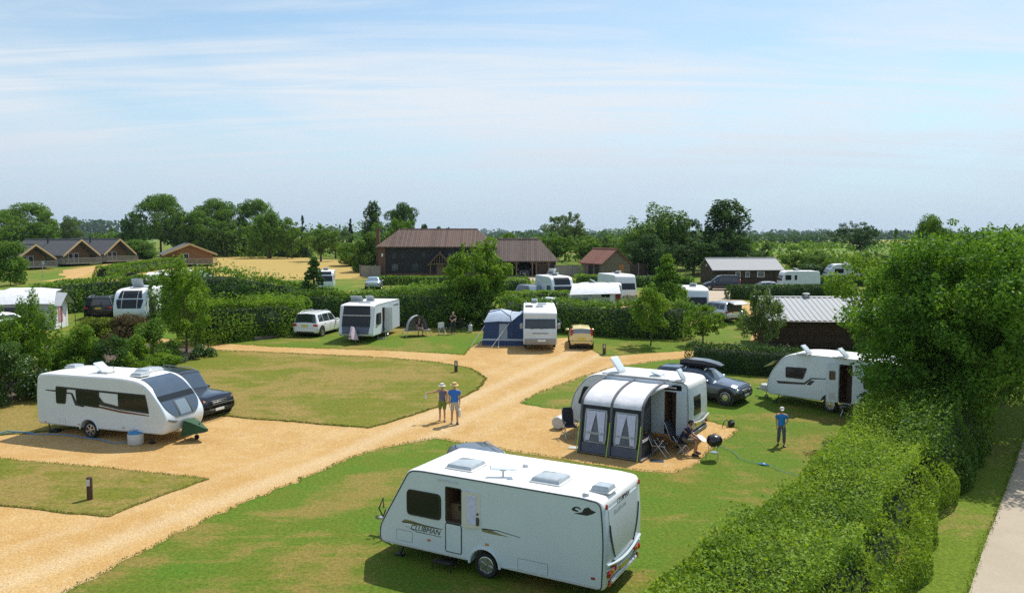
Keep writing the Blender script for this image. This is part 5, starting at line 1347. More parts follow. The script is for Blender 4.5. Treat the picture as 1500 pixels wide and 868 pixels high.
# right hand caravan
k4 = Caravan('caravan', 'white caravan with its door open and black stripe, half under the big tree', (15.0, 36.35, .28), R(137.5),
             [(-2.95, .44), (-3.0, 1.3), (-2.9, 2.44), (-2.4, 2.52), (1.2, 2.52), (2.1, 2.40), (2.75, 1.55), (2.97, .95), (2.9, .44)], [.12, .7, .22, .2, .5, .8, .5, .3, .15],
             W=2.2, wheel_x=-.05, wr=.33, edge=.08, doors=[(1, rrect(-1.02, -.46, .50, 2.22, .05))])
S = lambda pts, r=.05: sp_poly(k4, 1, pts, r)
k4.side(1, S([(1151, 537), (1182, 539), (1176, 555), (1151, 552)], .06), M['acrylic'], 'window', .02, rim=(.03, M['black']))
k4.side(1, S([(1137, 557), (1178, 560), (1188, 553), (1210, 554), (1210, 555.2), (1189, 555), (1179, 563), (1140, 561)], .0), M['decal'], 'stripe_decal', .005)
k4.side(1, S([(1181, 563), (1187, 557), (1194, 557.5), (1187, 564)], .0), M['decal'], 'stripe_decal', .005)
k4.side(1, rrect(.3, 1.0, .70, .92, .03), M['offwhite'], 'vent_grille', .008)
k4.side(1, rrect(-2.5, -1.5, 1.25, 1.85, .1), M['acrylic'], 'window', .02)
w_ = MB(); w_.T = Matrix.Translation((-.44, k4.W / 2 + .03, .50)) @ Matrix.Rotation(R(6), 4, 'Z'); w_.prism(rrect(0, .52, 0, 1.70, .05), 0, .04, lambda u, v, d: (u, d, v)); dr = w_.build('open_door', M['white'], k4.t)
for z0, z1, m_ in ((1.0, 1.4, 'pane'), (.12, .42, 'ltgrey')): c = MB(); c.T = w_.T; c.prism(rrect(.13, .40, z0, z1, .03), .04, .05, lambda u, v, d: (u, d, v)); c.build('door_window' if z0 > .5 else 'door_bin', M[m_], dr)
edge_line(k4, 1, M['ltgrey']); k4.face(1.35, 1.95, lambda v: (-.9 + .1 * v, .9 - .1 * v), M['acrylic'], 'front_window', True, .03, 8)
w_ = MB(); w_.T = Matrix.Translation((2.75, 0, 2.0)) @ Matrix.Rotation(R(-55), 4, 'Y'); w_.cbox((0, 0, -.3), (.02, 1.7, .6), .01); w_.build('open_front_window', M['screen_blue'], k4.t)
for (px, py, op) in ((1178, 518, 45), (1232, 523, 45)): x, y = roof_px(k4, px, py, 2.52); k4.rooflight(x, y, .5, .5, 2.515, .06, op, 'white')
k4.hitch(2.75, .4); k4.steadies((2.4, -2.5)); w_ = MB(); w_.lathe([(.30, 0), (.34, .15), (.30, .3), (.05, .36)], (3.35, .1, .40), n=12); w_.v = [Vector((v.x, v.y, v.z)) for v in w_.v]; w_.build('gas_locker_bag', M['ltgrey'], k4.t)
b = MB()
for sx in (-.2, .2): b.tube([(sx - .15, -.2, .0), (sx + .1, .05, .40)], .014, 5); b.tube([(sx + .15, -.2, .0), (sx - .1, .05, .40)], .014, 5)
b.cbox((0, 0, .42), (.6, .35, .03), .01); o_ = b.build('folding_table', M['alu']); o_.location = gp(1240, 608); tag(o_, 'small folding table in tree shade below the right caravan', 'table')

# ================================================================== walkers
blue = mat('bright_blue_cotton', (.03, .17, .62), .8, var=.15, scale=6); cyan = mat('azure_cotton', (.02, .22, .58), .8, var=.15, scale=6)
floral = mat('blue_grey_patterned_cotton', (.18, .17, .28), .8, var=.9, scale=22); green_s = mat('olive_green_cotton', (.17, .24, .03), .85, var=.15)
stone = mat('stone_cotton', (.48, .43, .35), .85, var=.12); straw = mat('straw', (.62, .42, .18), .8, var=.2, scale=20); palehat = mat('pale_hat_cloth', (.66, .62, .58), .8, var=.15)
camo = mat('black_white_patterned_cotton', (.13, .14, .17), .85, var=1.0, scale=16)
J = stand(armR=((.04, -.44, 1.34), (.16, -.68, 1.33)), step=.06); J['headyaw'] = -.35; J['elR'] = (.06, -.42, 1.36); J['wrR'] = (.14, -.66, 1.36)
person('person in pale sun hat, patterned vest top and green shorts pointing away with one arm', gp(648, 616) + Vector((0, 0, .006)), R(-88), J, [('vest_top', floral, VEST, 1.2), ('shorts', green_s, SHORTS, 1.2)], hat=('brim', palehat), hair=(.25, .15, .08), scale=.93)
J = stand(step=.04); J['headpitch'] = .1
person('person in straw hat, bright blue shirt and stone shorts walking on the gravel', gp(666, 620) + Vector((0, 0, .006)), R(-82), J, [('shirt', blue, SHIRT, 1.25), ('shorts', stone, SHORTS, 1.35)], hat=('brim', straw), hair=(.12, .10, .08), scale=1.01)
J = stand(armL=((.02, .27, 1.16), (.10, .14, .98)), step=.10)
person('person in pale cap, azure T-shirt and patterned trousers walking on the grass', gp(1144, 652) + Vector((0, 0, .002)), R(-100), J, [('t_shirt', cyan, SHIRT, 1.25), ('trousers', camo, TROUS, 1.35)], hat=('cap', palehat), hair=(.10, .07, .05), scale=.86)
p = gp(648, 616); b = MB(); b.lathe([(.035, 0), (.045, .02), (.05, .14), (.02, .18), (.015, .24)], n=10); o_ = b.build('water_bottle', M['frame_w']); o_.location = (p.x - .69, p.y - .18, p.z + 1.01); tag(o_, 'small white bottle dangling from the outstretched hand of the walker in the sun hat', 'bottle')
p = gp(666, 620); b = MB(); b.cbox((0, 0, -.18), (.10, .22, .36), .03); b.tube([(0, -.06, 0), (0, -.03, .14), (0, .03, .14), (0, .06, 0)], .008, 5); o_ = b.build('carrier_bag', M['cloth_w']); o_.location = (p.x + .22, p.y - .045, p.z + .66); tag(o_, 'thin white carrier bag hanging from the hand of the person in blue', 'bag')
# ================================================================== middle ground vehicles
k5p = gp(521, 502); d5 = Vector((math.cos(R(-100)), math.sin(R(-100)), 0)); c5p = k5p - d5 * 2.95; c5p.z = gz(c5p.y) + .02
k5 = Caravan('caravan', 'white caravan with a full height dark glazed nose standing on the far lawn', c5p, R(-100),
             [(-2.9, .42), (-2.95, 1.4), (-2.9, 2.46), (-2.4, 2.50), (1.9, 2.50), (2.55, 2.44), (2.80, 1.3), (3.0, .55), (2.9, .36)], [.1, .5, .12, .2, .3, .16, .5, .15, .12],
             W=2.45, wheel_x=-.3, wr=.33, edge=.07, doors=[(1, rrect(.45, 1.0, .48, 2.15, .05))])
k5.face(1.75, 2.38, lambda v: (-.98 + .05 * v, .98 - .05 * v), M['acrylic'], 'panorama_window', True, .03, 8)
k5.face(.98, 1.73, lambda v: (-1.0 , 1.0), M['acrylic'], 'front_window', True, .03, 8)
k5.face(.52, .97, lambda v: (-.92 - .06 * v, .92 + .06 * v), mat('slate_blue_panel', (.07, .10, .15), .35, var=.1), 'nose_panel', True, .03, 6)
k5.face(1.73, 1.77, None, M['frame_w'], 'window_bar', True, .038, 2, y0=-.98, y1=.98)
k5.side(1, rrect(1.25, 2.3, 1.1, 1.85, .1, .1), M['acrylic'], 'window', .02, rim=(.03, M['black'])); k5.side(1, rrect(-1.1, -.1, 1.25, 1.85, .1, .2), M['acrylic'], 'window', .02, rim=(.03, M['black']))
k5.side(1, [(-2.6, 2.05), (-1.4, 2.10), (-1.4, 2.14), (-2.6, 2.14)], M['decal'], 'stripe_decal', .005)
k5.side(1, [(2.4, 1.0), (2.3, .86), (1.5, 1.05), (1.5, 1.1)], M['gold'], 'swoosh_decal', .005)
w_ = MB(); w_.T = Matrix.Translation((.47, k5.W / 2 + .02, .48)) @ Matrix.Rotation(R(100), 4, 'Z'); w_.prism(rrect(0, .52, 0, 1.65, .05), 0, .04, lambda u, v, d: (u, d, v)); w_.build('open_door', M['offwhite'], k5.t)
for x, y, lx, ly, op in ((1.4, .2, .5, .8, 0), (.4, .1, .5, .6, 50), (.9, -.7, .5, .9, 50)): k5.rooflight(x, y, lx, ly, 2.5, .07, op, 'hatch')
k5.dome(-.6, -.3, 2.5, .25); edge_line(k5, 1, M['ltgrey']); k5.hitch(2.8, .4)
hc = MB(); hc.loft([[(3.15, -.30, .15), (3.15, .30, .15), (3.3, .10, .95), (3.3, -.10, .95)], [(3.6, -.26, .2), (3.6, .26, .2), (3.55, .08, 1.1), (3.55, -.08, 1.1)], [(3.95, -.12, .3), (3.95, .12, .3), (3.9, .05, .7), (3.9, -.05, .7)]])
o_ = hc.build('hitch_cover', mat('pink_white_checked_cloth', (.62, .50, .58), .85, var=.5, scale=14), ang=60); o_.location = k5.t.location; o_.rotation_euler.z = k5.t.rotation_euler.z
tag(o_, 'pink and white checked cloth draped over the hitch of the dark nosed caravan', 'cloth')
recliner('black high backed folding chair by the side of the dark nosed caravan', gp(556, 496) + Vector((.15, 0, .02)), R(-75), 'black', 14, tall=.85)
car('car', 'white family four by four seen from the rear beside a bright hedge', gp(451, 494) + Vector((.3, 2.3, .0)), R(-103 + 180), 4.6, 1.98, 1.74, 'suv', 'p_white', 'glass', wr=.37)
# pod chair, dog and sitter, figures in the shade
p = gp(610, 492); t = thing('pod_tent', 'small grey mesh pod shelter on a low table frame by the dark hedge', 'pod', p, R(-62))
b = MB(); rows = []
for k in range(9):
    a = PI * k / 8; rows.append([(x, -.75 * math.cos(a) * s_, .48 + 1.05 * math.sin(a) * s_) for x, s_ in ((-.82, .12), (-.78, .35), (-.66, .58), (-.5, .76), (-.3, .92), (0, 1.), (.35, .97))])
b.loft(rows, False, False); b.build('canopy', M['cloth_grey'], t, ang=70)
for s_ in (-.5, .35): b = MB(); sc = .76 if s_ < 0 else .97; b.tube([(s_, -.75 * math.cos(PI * k / 10) * sc, .48 + 1.05 * math.sin(PI * k / 10) * sc) for k in range(11)], .025, 6); b.build('hoop', M['cloth_char'], t)
b = MB(); b.cbox((.0, 0, .46), (1.1, 1.9, .04), .015); b.build('platform', M['deckwood'], t)
for sx in (-1, 1):
    for sy in (-1, 1): b = MB(); b.tube([(sx * .45, sy * .8, .45), (sx * .5, sy * .95, 0)], .02, 6); b.build('leg', M['alu'], t)
J = dict(Js); J.pop('headpitch')
J = {k: (tuple(v) if hasattr(v, '__len__') else v) for k, v in J.items()}
person('person sitting with bare legs inside the small mesh pod shelter', p + Vector((.12, .1, .04)), R(-60), J, [('t_shirt', navy, SHIRT, 1.18), ('shorts', stone, SHORTS, 1.25)], hair=(.05, .03, .02))
J = stand(armL=((.10, .24, 1.20), (.34, .12, 1.16)), armR=((.05, -.24, 1.16), (.26, -.10, 1.08)))
person('person in dark clothes standing with a white object in the shade of the hedge', gp(664, 489) + Vector((0, 0, .01)), R(-95), J, [('jumper', M['cloth_char'], SHIRT, 1.2), ('trousers', M['cloth_char'], TROUS, 1.25)], hair=(.35, .33, .3), scale=.92)
def bicycle(label, pos, rz, m):
    t = thing('bicycle', label, 'bicycle', pos, rz)
    for x in (-.52, .52):
        b = MB(); n = 22; rings = []
        for k in range(n + 1):
            a = 2 * PI * k / n; c_ = Vector((x + .33 * math.cos(a), 0, .35 + .33 * math.sin(a))); rings.append(c_)
        b.tube(rings, .018, 6); wv = b.build('wheel', M['tyre'], t); c = MB()
        for k in range(8): a = 2 * PI * k / 8; c.tube([(x, 0, .35), (x + .32 * math.cos(a), 0, .35 + .32 * math.sin(a))], .004, 3)
        c.build('spokes', M['alu'], wv)
    b = MB(); b.tube([(-.52, 0, .35), (-.12, 0, .32), (.38, 0, .78)], .02, 6); b.tube([(-.12, 0, .32), (-.24, 0, .82)], .02, 6); b.tube([(-.2, 0, .74), (.36, 0, .82)], .02, 6); b.tube([(-.52, 0, .35), (-.22, 0, .76)], .014, 6); b.tube([(.52, 0, .35), (.34, 0, .95)], .018, 6); b.build('frame', m, t)
    b = MB(); b.tube([(.22, -.27, .98), (.34, -.12, 1.0), (.34, .12, 1.0), (.22, .27, .98)], .014, 6); b.build('handlebar', M['black'], t)
    b = MB(); b.cbox((-.25, 0, .86), (.26, .12, .06), .025); b.build('saddle', M['black'], t)
p = gp(648, 490); t = thing('folding_chair', 'white framed folding chair low in the shade between pod shelter and standing person', 'chair', p, R(-60))
b = MB(); b.cbox((0, 0, .40), (.42, .45, .04), .015); b.build('seat', M['cloth_char'], t); b = MB(); b.cbox((-.22, 0, .68), (.04, .45, .40), .015); b.build('backrest', M['frame_w'], t)
for sy in (-1, 1): b = MB(); b.tube([(.2, sy * .23, .0), (-.2, sy * .23, .42), (-.22, sy * .23, .85)], .018, 5); b.tube([(-.22, sy * .23, 0), (.2, sy * .23, .55)], .018, 5); b.build('leg', M['frame_w'], t)
bicycle('dark bicycle leaning beside the standing person in the shade', gp(668, 488) + Vector((.1, .5, 0)), R(10), M['black'])
p = gp(689, 487); b = MB(); b.cbox((0, 0, .32), (.30, .22, .62), .08); b.tube([(-.08, 0, .6), (0, 0, .78), (.08, 0, .6)], .02, 6); o_ = b.build('water_container', M['ltgrey']); o_.location = p; tag(o_, 'pale upright container in deep shade under the round tree', 'container')

# motorhome and blue awning
mp_ = gp(790, 512); mc_ = mp_ + Vector((.08, 2.3, 0)); mc_.z = gz(mc_.y) 
km = Caravan('motorhome', 'white motorhome facing the camera beside a blue awning', mc_, R(-91),
             [(-3.0, .40), (-3.02, 1.4), (-2.95, 2.52), (-2.4, 2.56), (1.9, 2.56), (2.75, 2.36), (2.72, 1.95), (2.98, 1.28), (3.02, .62), (2.95, .32)], [.1, .4, .12, .2, .4, .25, .1, .15, .15, .12],
             W=2.14, wheel_x=(1.85, -1.5), wr=.34, edge=.06, cat='motorhome')
km.face(1.36, 1.95, lambda v: (-.98 + .02 * v, .98 - .02 * v), M['glass'], 'windscreen', True, .025, 8)
km.face(.36, .72, lambda v: (-1.0, 1.0), M['grey'], 'front_bumper', True, .05, 4)
km.face(.95, 1.08, None, M['lens'], 'headlight', True, .03, 3, y0=-.98, y1=-.58); km.face(.95, 1.08, None, M['lens'], 'headlight', True, .03, 3, y0=.58, y1=.98)
km.face(1.02, 1.10, None, M['grey'], 'grille', True, .028, 2, y0=-.5, y1=.5)
plate(km.t, (3.09, .1, .60), (.02, .52, .12), 'plate_w')
for y0 in (-.6, .0): w_ = MB(); w_.tube([(3.02, y0, 1.35), (2.98, y0 + .55, 1.42)], .015, 5); w_.build('wiper', M['black'], km.t)
for sy in (-1, 1): w_ = MB(); w_.cbox((2.7, sy * 1.2, 1.5), (.12, .2, .38), .04); w_.tube([(2.7, sy * 1.02, 1.68), (2.7, sy * 1.2, 1.6)], .02, 5); w_.build('wing_mirror', M['grey'], km.t); km.side(sy, rrect(1.9, 2.55, 1.3, 1.9, .08), M['glass'], 'cab_window', .012)
km.side(1, rrect(-.4, .6, 1.35, 1.85, .08), M['acrylic'], 'window', .02); w_ = MB(); w_.T = Matrix.Translation((.1, km.W / 2 + .03, 1.88)) @ Matrix.Rotation(R(40), 4, 'X'); w_.cbox((0, .0, -.3), (.95, .02, .6), .01); w_.build('open_side_window', M['glass_lt'], km.t)
for x, y, lx, ly, op in ((1.2, 0, .5, .5, 0), (-.8, .2, .8, .6, 0), (-2., -.3, .4, .4, 40)): km.rooflight(x, y, lx, ly, 2.555, .08, op)
w_ = MB(); w_.cbox((.6, -.7, 2.59), (1.1, .5, .05), .02); w_.build('solar_panel', M['acrylic'], km.t); w_ = MB(); w_.tube([(-2.8, -.9, 2.66), (-.9, -.9, 2.66)], .02, 5); w_.build('roof_rail', M['alu'], km.t); w_ = MB(); w_.tube([(-2.8, .9, 2.66), (-.9, .9, 2.66)], .02, 5); w_.build('roof_rail', M['alu'], km.t)
# blue awning
a0, a1 = gp(708, 503), gp(767, 508)
t = thing('awning', 'blue drive away awning with pale blue roof beside the motorhome', 'awning', gp(738, 506), R(-6))
D_, Wd, Hw, Ht = 2.3, 2.35, 1.75, 2.25
b = MB(); b.loft([[(-1.45, -.02, 0), (.55, -.02, 0)], [(-1.32, .12, Hw * .9), (.5, .12, Hw * .95)]], False, False); b.build('front_panel', M['cloth_blue'], t)
b = MB(); b.loft([[(-1.45, 0, 0), (-1.45, D_, 0)], [(-1.30, .14, Hw * .9), (-1.30, D_ - .15, Hw * .9)]], False, False); b.build('side_panel', M['cloth_blue'], t)
b = MB(); b.loft([[(.55, 0, 0), (1.45, .1, 0)], [(.5, .14, Hw * .95), (1.4, .3, 2.25)]], False, False); b.build('tunnel_panel', M['cloth_blue'], t)
b = MB(); b.loft([[(-1.36, -.04, Hw * .88), (-.4, -.06, Hw * .93), (.52, -.04, Hw * .92)], [(-1.15, .3, Hw + .22), (-.35, .3, Hw + .36), (.42, .3, Hw + .26)], [(-1.05, 1., Ht), (-.3, 1., Ht + .12), (.42, 1., Ht)], [(-1.1, 2., Ht - .25), (-.3, 2., Ht - .15), (.42, 2., Ht - .3)]], False, False); b.build('roof_panel', M['cloth_ltblue'], t, ang=70)
b = MB(); b.loft([[(.5, .0, Hw * .92), (.9, .2, 1.95), (1.4, .25, 2.3)], [(.42, .5, Ht - .15), (.9, .8, 2.12), (1.4, .9, 2.4)], [(.42, 1.6, Ht - .1), (.9, 1.7, 2.1), (1.4, 1.7, 2.4)]], False, False); b.build('tunnel_roof', M['cloth_ltblue'], t, ang=70)
b = MB(); b.loft([[(-.35, -.035, .45), (.25, -.035, .45)], [(-.30, .085, 1.45), (.22, .085, 1.45)]], False, False); b.build('window', M['glass_lt'], t)
b = MB(); b.loft([[(-1.44, -.05, .34), (1.42, -.0, .34)], [(-1.43, -.04, .46), (1.42, .0, .46)]], False, False); b.build('pale_band', M['cloth_ltblue'], t)
b = MB(); b.tube([(-1.1, .1, 2.2), (-.2, -.12, 2.42), (.45, -.10, 1.95), (.62, -.14, 1.1)], .035, 6); b.build('pole_sleeve', M['cloth_blue'], t)
for p0, p1 in (((-1.3, .1, 1.3), (-2.1, -.9, 0)), ((.35, .0, 1.5), (-.7, -1.1, 0)), ((-1.4, .1, .5), (-1.75, -.6, 0)), ((-.3, -.05, .5), (-.25, -1.0, 0))): b = MB(); b.tube([p0, p1], .02, 5); b.build('guy_strap', M['cloth_w'], t)
car('car', 'small pale yellow tall hatchback parked on gravel seen from the rear', gp(850, 512) + Vector((.15, 1.75, 0)), R(88), 3.5, 1.50, 1.44, 'mpv', 'p_yellow', 'glass_lt', wr=.29, rails=False, plates=('plate_w', 'plate_y'), wheels=(.84, .82))
# left group behind the flower bed
p = gp(129, 468) + Vector((.3, 2.3, 0)); p.z = gz(p.y)
car('car', 'dark red black four by four seen from the rear by the left hedge', p, R(104), 4.8, 2.3, 1.86, 'boxy', 'p_black', 'glass', wr=.40)
c7 = gp(190, 473); d7 = Vector((math.cos(R(-82)), math.sin(R(-82)), 0)); c7 = c7 - d7 * 3.0; c7.z = gz(c7.y)
k7 = Caravan('caravan', 'white caravan with wide tinted nose windows behind the small left tree', c7, R(-82),
             [(-3.1, .44), (-3.12, 1.4), (-3.0, 2.60), (-2.5, 2.66), (1.4, 2.66), (2.3, 2.50), (2.85, 1.7), (3.10, 1.0), (3.0, .38)], [.12, .6, .2, .2, .5, .6, .6, .3, .2], W=2.5, wheel_x=-.4, wr=.33, edge=.10)
k7.face(1.95, 2.52, lambda v: (-.92 + .12 * v, .92 - .12 * v), M['acrylic'], 'panorama_window', True, .03, 8); k7.face(1.15, 1.85, lambda v: (-1.02 + .14 * (1 - v) ** 2, 1.02 - .14 * (1 - v) ** 2), M['acrylic'], 'front_window', True, .03, 8)
for y0 in (-.62, .56): k7.face(1.15, 2.5, None, M['ltgrey'], 'window_bar', True, .036, 10, y0=y0, y1=y0 + .04)
k7.side(1, rrect(.2, 1.9, .6, 1.95, .1), M['cloth_char'], 'dark_panel', .02); k7.rooflight(.9, 0, .9, .9, 2.66, .08, 60); k7.rooflight(-.6, .1, .6, .6, 2.66, .12); k7.dome(-1.6, -.3, 2.66, .2); k7.dome(0, -.6, 2.66, .22); k7.hitch(2.8, .4)
w_ = MB(); w_.cbox((-.1, .5, 2.75), (.5, .5, .16), .06); w_.build('air_unit', M['white'], k7.t)

def simple_caravan(label, pos, rz, L_=5.5, W=2.25, Hh=2.55, sides=1, nose='swoop', windows=((.8, 2.0), (-1.6, -.6)), front=True, group=None, door=None, rear=False):
    h = L_ / 2
    if nose == 'swoop': c = [(-h, .44), (-h - .03, 1.4), (-h + .1, Hh - .05), (-h + .5, Hh), (h * .5, Hh), (h * .72, Hh - .14), (h * .93, 1.6), (h + .05, 1.0), (h - .05, .42)]
    else: c = [(-h, .44), (-h - .03, 1.4), (-h + .08, Hh - .06), (-h + .5, Hh), (h * .6, Hh), (h * .84, Hh - .06), (h * .96, 1.5), (h + .02, 1.0), (h - .03, .42)]
    k = Caravan('caravan', label, pos, rz, c, [.12, .6, .2, .2, .4, .5, .5, .3, .15], W=W, wheel_x=-.2, wr=.32, edge=.08, group=group)
    for sy in ((1, -1) if sides == 0 else (sides,)):
        for x0, x1 in windows: k.side(sy, rrect(x0, x1, 1.25, 1.85, .1), M['acrylic'], 'window', .02)
        if door: k.side(sy, rrect(door, door + .55, .5, 2.15, .05), M['offwhite'], 'door', .012, rim=(.015, M['trim'], 'door_seal'))
    if front:
        k.face(1.15, 1.8, lambda v: (-W * .42, W * .42), M['acrylic'], 'front_window', True, .03, 6)
        if nose == 'swoop': k.face(1.95, Hh - .12, lambda v: (-W * .36, W * .36), M['acrylic'], 'panorama_window', True, .03, 6)
    if rear: k.face(1.35, 1.85, lambda v: (-.55, .55), M['acrylic'], 'rear_window', False, .025, 6)
    k.rooflight(.3, 0, .6, .6, Hh, .08, 25); k.dome(-h * .5, .1, Hh, .14); k.hitch(h - .2, .4)
    return k
def pz(p, z=None): p = Vector(p); p.z = gz(p.y) if z is None else z; return p
# left edge: caravan with big porch awning
simple_caravan('white caravan at the left edge with a large grey and white porch awning', pz(gp(-40, 482) + Vector((0, 2, 0))), R(12), 6.5, 2.3, 2.75)
t = thing('awning', 'large grey and white porch awning with dark window at the left edge', 'awning', gp(42, 483), R(8)); 
a = 5.0
b = MB(); b.loft([[(-2.7, 0, 0), (1.9, 0, 0)], [(-2.55, .15, 1.95), (1.8, .15, 1.95)]], False, False); b.build('front_panel', M['cloth_grey'], t)
b = MB(); b.loft([[(-2.7, .0, 1.92), (0, -.08, 2.0), (1.9, 0, 1.95)], [(-2.3, 1.2, 2.9), (0, 1.2, 2.95), (1.6, 1.2, 2.85)], [(-2.3, 2.6, 3.05), (0, 2.6, 3.05), (1.5, 2.6, 2.9)]], False, False); b.build('roof_panel', M['cloth_w'], t, ang=70)
b = MB(); b.prism([(0, 0), (2.4, 0), (2.35, 1.9), (1.2, 2.75), (.1, 1.9)], 1.86, 1.9, lambda u, v, d: (d, u, v)); b.build('side_panel', M['cloth_w'], t)
b = MB(); b.loft([[(1.9, -.1, 1.85), (2.4, -.1, 1.80)], [(1.6, 1.2, 2.8), (2.4, 1.2, 2.7)], [(1.6, 2.5, 1.9), (2.4, 2.5, 1.8)]], False, False); b.build('storm_canopy', M['cloth_grey'], t)
b = MB(); b.loft([[(-2.2, -.01, .9), (.2, -.01, .9)], [(-2.15, .10, 1.7), (.18, .10, 1.7)]], False, False); b.build('window', M['acrylic'], t)
b = MB(); b.prism([(.6, .5), (1.4, .5), (1.4, 1.7), (.6, 1.7)], 1.91, 1.93, lambda u, v, d: (d, u, v)); b.build('patterned_curtain', mat('red_white_curtain', (.5, .25, .28), .8, var=.8, scale=8), t)
for y in (-.1, 2.5): b = MB(); b.tube([(2.4, y, 0), (2.4, y, 1.8)], .025, 5); b.build('pole', M['black'], t)
t5 = gp(84, 478); t = thing('camp_table', 'small dark camp table outside the left porch awning', 'table', t5, R(8)); b = MB(); b.cbox((0, 0, .62), (.8, .5, .04), .01); b.build('table_top', M['black'], t)
for sx in (-1, 1): b = MB(); b.tube([(sx * .35, -.2, .6), (sx * .35, -.2, 0)], .015, 5); b.tube([(sx * .35, .2, .6), (sx * .35, .2, 0)], .015, 5); b.build('leg', M['alu'], t)
simple_caravan('white caravan low at the left edge in front of the porch awning', pz(gp(-30, 508)), R(-15), 6.2, 2.2, 2.25, 0)
# tunnel awning + caravan far left
p8 = atY(228, 92)
simple_caravan('white caravan with a round ended tunnel awning beyond the left hedge', pz(p8 + Vector((2.5, 2.6, 0))), R(5), 6.3, 2.3, 2.6)
t = thing('awning', 'dark round ended tunnel awning beyond the left hedge', 'awning', pz(p8 + Vector((-.5, 0, 0))), R(8))
b = MB(); b.loft([[(x, -1.9 * math.cos(PI * k / 10) + 1.2, 2.45 * math.sin(PI * k / 10)) for k in range(11)] for x in (-.6, 2., 4.5)], False, False); b.build('tunnel_roof', M['cloth_w'], t, ang=60)
b = MB(); b.prism([(-1.9 * math.cos(PI * k / 10), 2.45 * math.sin(PI * k / 10)) for k in range(11)], 0, .02, lambda u, v, d: (u * .8 - 1.9, -d - .4 + 0 * u, v)); b.build('end_panel', M['cloth_char'], t)
b = MB(); b.tube([(-1.9 * .8 * math.cos(PI * k / 10) - 1.9, -.45, 2.47 * math.sin(PI * k / 10)) for k in range(11)], .06, 5); b.build('hoop', M['cloth_char'], t)

# centre back group
kA = simple_caravan('white twin window caravan beside the dark pickup behind the motorhome', pz(atY(812, 82)), R(-74), 6.0, 2.3, 2.75, 1, 'swoop', ((1.0, 2.2), (-1.2, -.4)), door=.2)
kA.rooflight(-.8, 0, .9, .8, 2.85, .1, 35); kA.side(-1, rrect(1.0, 2.2, 1.25, 1.85, .1), M['acrylic'], 'window', .02)
car('car', 'dark blue estate car with silver bonnet left of the twin window caravan', pz(atY(780, 82.5)), R(-62), 4.4, 1.95, 1.75, 'suv', 'p_slate', 'glass', front_glass='glass_lt', wr=.37)
car('car', 'low white car whose roof shows above the hedge right of the dark estate car', pz(atY(810, 72)), R(-20), 3.8, 1.7, 1.42, 'car', 'p_white', 'glass', rails=False)
simple_caravan('white caravan with a pale canopy awning between hedges', pz(atY(872, 75)), R(172), 5.0, 2.2, 2.5, 1)
t = thing('awning', 'pale canopy awning with purple window panel and maroon end curtain', 'awning', pz(atY(868, 71)), R(-2))
b = MB(); b.loft([[(-2.1, 0, 0), (-.1, 0, 0)], [(-1.9, .15, 1.75), (-.05, .15, 1.75)]], False, False); b.build('front_panel', M['cloth_grey'], t)
b = MB(); b.loft([[(-2.05, 0, 1.72), (0, -.05, 1.78), (2.5, 0, 1.85)], [(-1.8, 1., 2.5), (0, 1., 2.55), (2.4, 1., 2.6)], [(-1.8, 2.2, 2.6), (0, 2.2, 2.65), (2.4, 2.2, 2.65)]], False, False); b.build('roof_panel', M['cloth_w'], t, ang=70)
b = MB(); b.loft([[(-1.6, -.02, .45), (-.4, -.02, .45)], [(-1.55, .09, 1.45), (-.4, .09, 1.45)]], False, False); b.build('window', M['p_purple'], t)
b = MB(); b.loft([[(-2.1, -.02, 0), (-2.1, 1.8, 0)], [(-1.9, .15, 1.75), (-1.8, 1.8, 2.4)]], False, False); b.build('side_panel', M['cloth_w'], t)
b = MB(); b.loft([[(2.1, .05, 0), (2.5, .3, 0)], [(2.0, 0, 1.82), (2.5, .2, 1.85)]], False, False); b.build('end_curtain', M['cloth_maroon'], t)
b = MB(); b.loft([[(1.5, .1, 0), (1.95, .1, 0)], [(1.55, .1, 1.75), (1.95, .1, 1.75)]], False, False); b.build('inner_curtain', M['cloth_w'], t)
kB = simple_caravan('white caravan with grey side awning right of the pale canopy awning', pz(atY(903, 86)), R(-74), 5.4, 2.3, 2.7, -1, 'flat', ((1.0, 1.6), (-.2, .4)))
t = thing('awning', 'small grey triangular side awning leaning on a white caravan', 'awning', pz(atY(921, 84)), R(20))
b = MB(); b.loft([[(-.8, 0, 0), (1.0, 0, 0)], [(-.8, .1, 2.3), (.2, .1, 2.2)]], False, False); b.build('front_panel', M['cloth_grey'], t); b = MB(); b.loft([[(1.0, 0, 0), (1.2, 2, 0)], [(.2, .1, 2.2), (.3, 2, 2.2)]], False, False); b.build('side_panel', M['cloth_char'], t); b = MB(); b.loft([[(-.8, .1, 2.3), (.2, .1, 2.2)], [(-.8, 2, 2.3), (.3, 2, 2.2)]], False, False); b.build('roof_panel', M['cloth_w'], t)
# right back group
def pxc(px, Y): return pz(atY(px, Y))
simple_caravan('white caravan seen end on above the small trees right of centre', pxc(1014, 70), R(-97), 5.5, 2.2, 2.55, 1, 'flat', ((1, 2),), rear=True)
tl, _s = car('car', 'pale hatchback with its tailgate raised seen from behind', pxc(1052, 66.5), R(115), 4.2, 1.9, 1.65, 'suv', 'p_silver', 'glass', rails=False)
w_ = MB(); w_.cbox((-2.0, 0, 1.15), (.16, 1.5, .95), .1); w_.build('open_boot', M['black'], tl); w_ = MB(); w_.T = Matrix.Translation((-1.95, 0, 1.68)) @ Matrix.Rotation(R(-12), 4, 'Y'); w_.cbox((-.45, 0, .05), (.95, 1.5, .12), .05); w_.build('tailgate', M['p_silver'], tl)
car('car', 'dark blue people carrier parked in front of the metal roofed shelter', pxc(1056, 98), R(176), 4.5, 1.9, 1.8, 'mpv', 'p_navy', 'glass', rails=False)
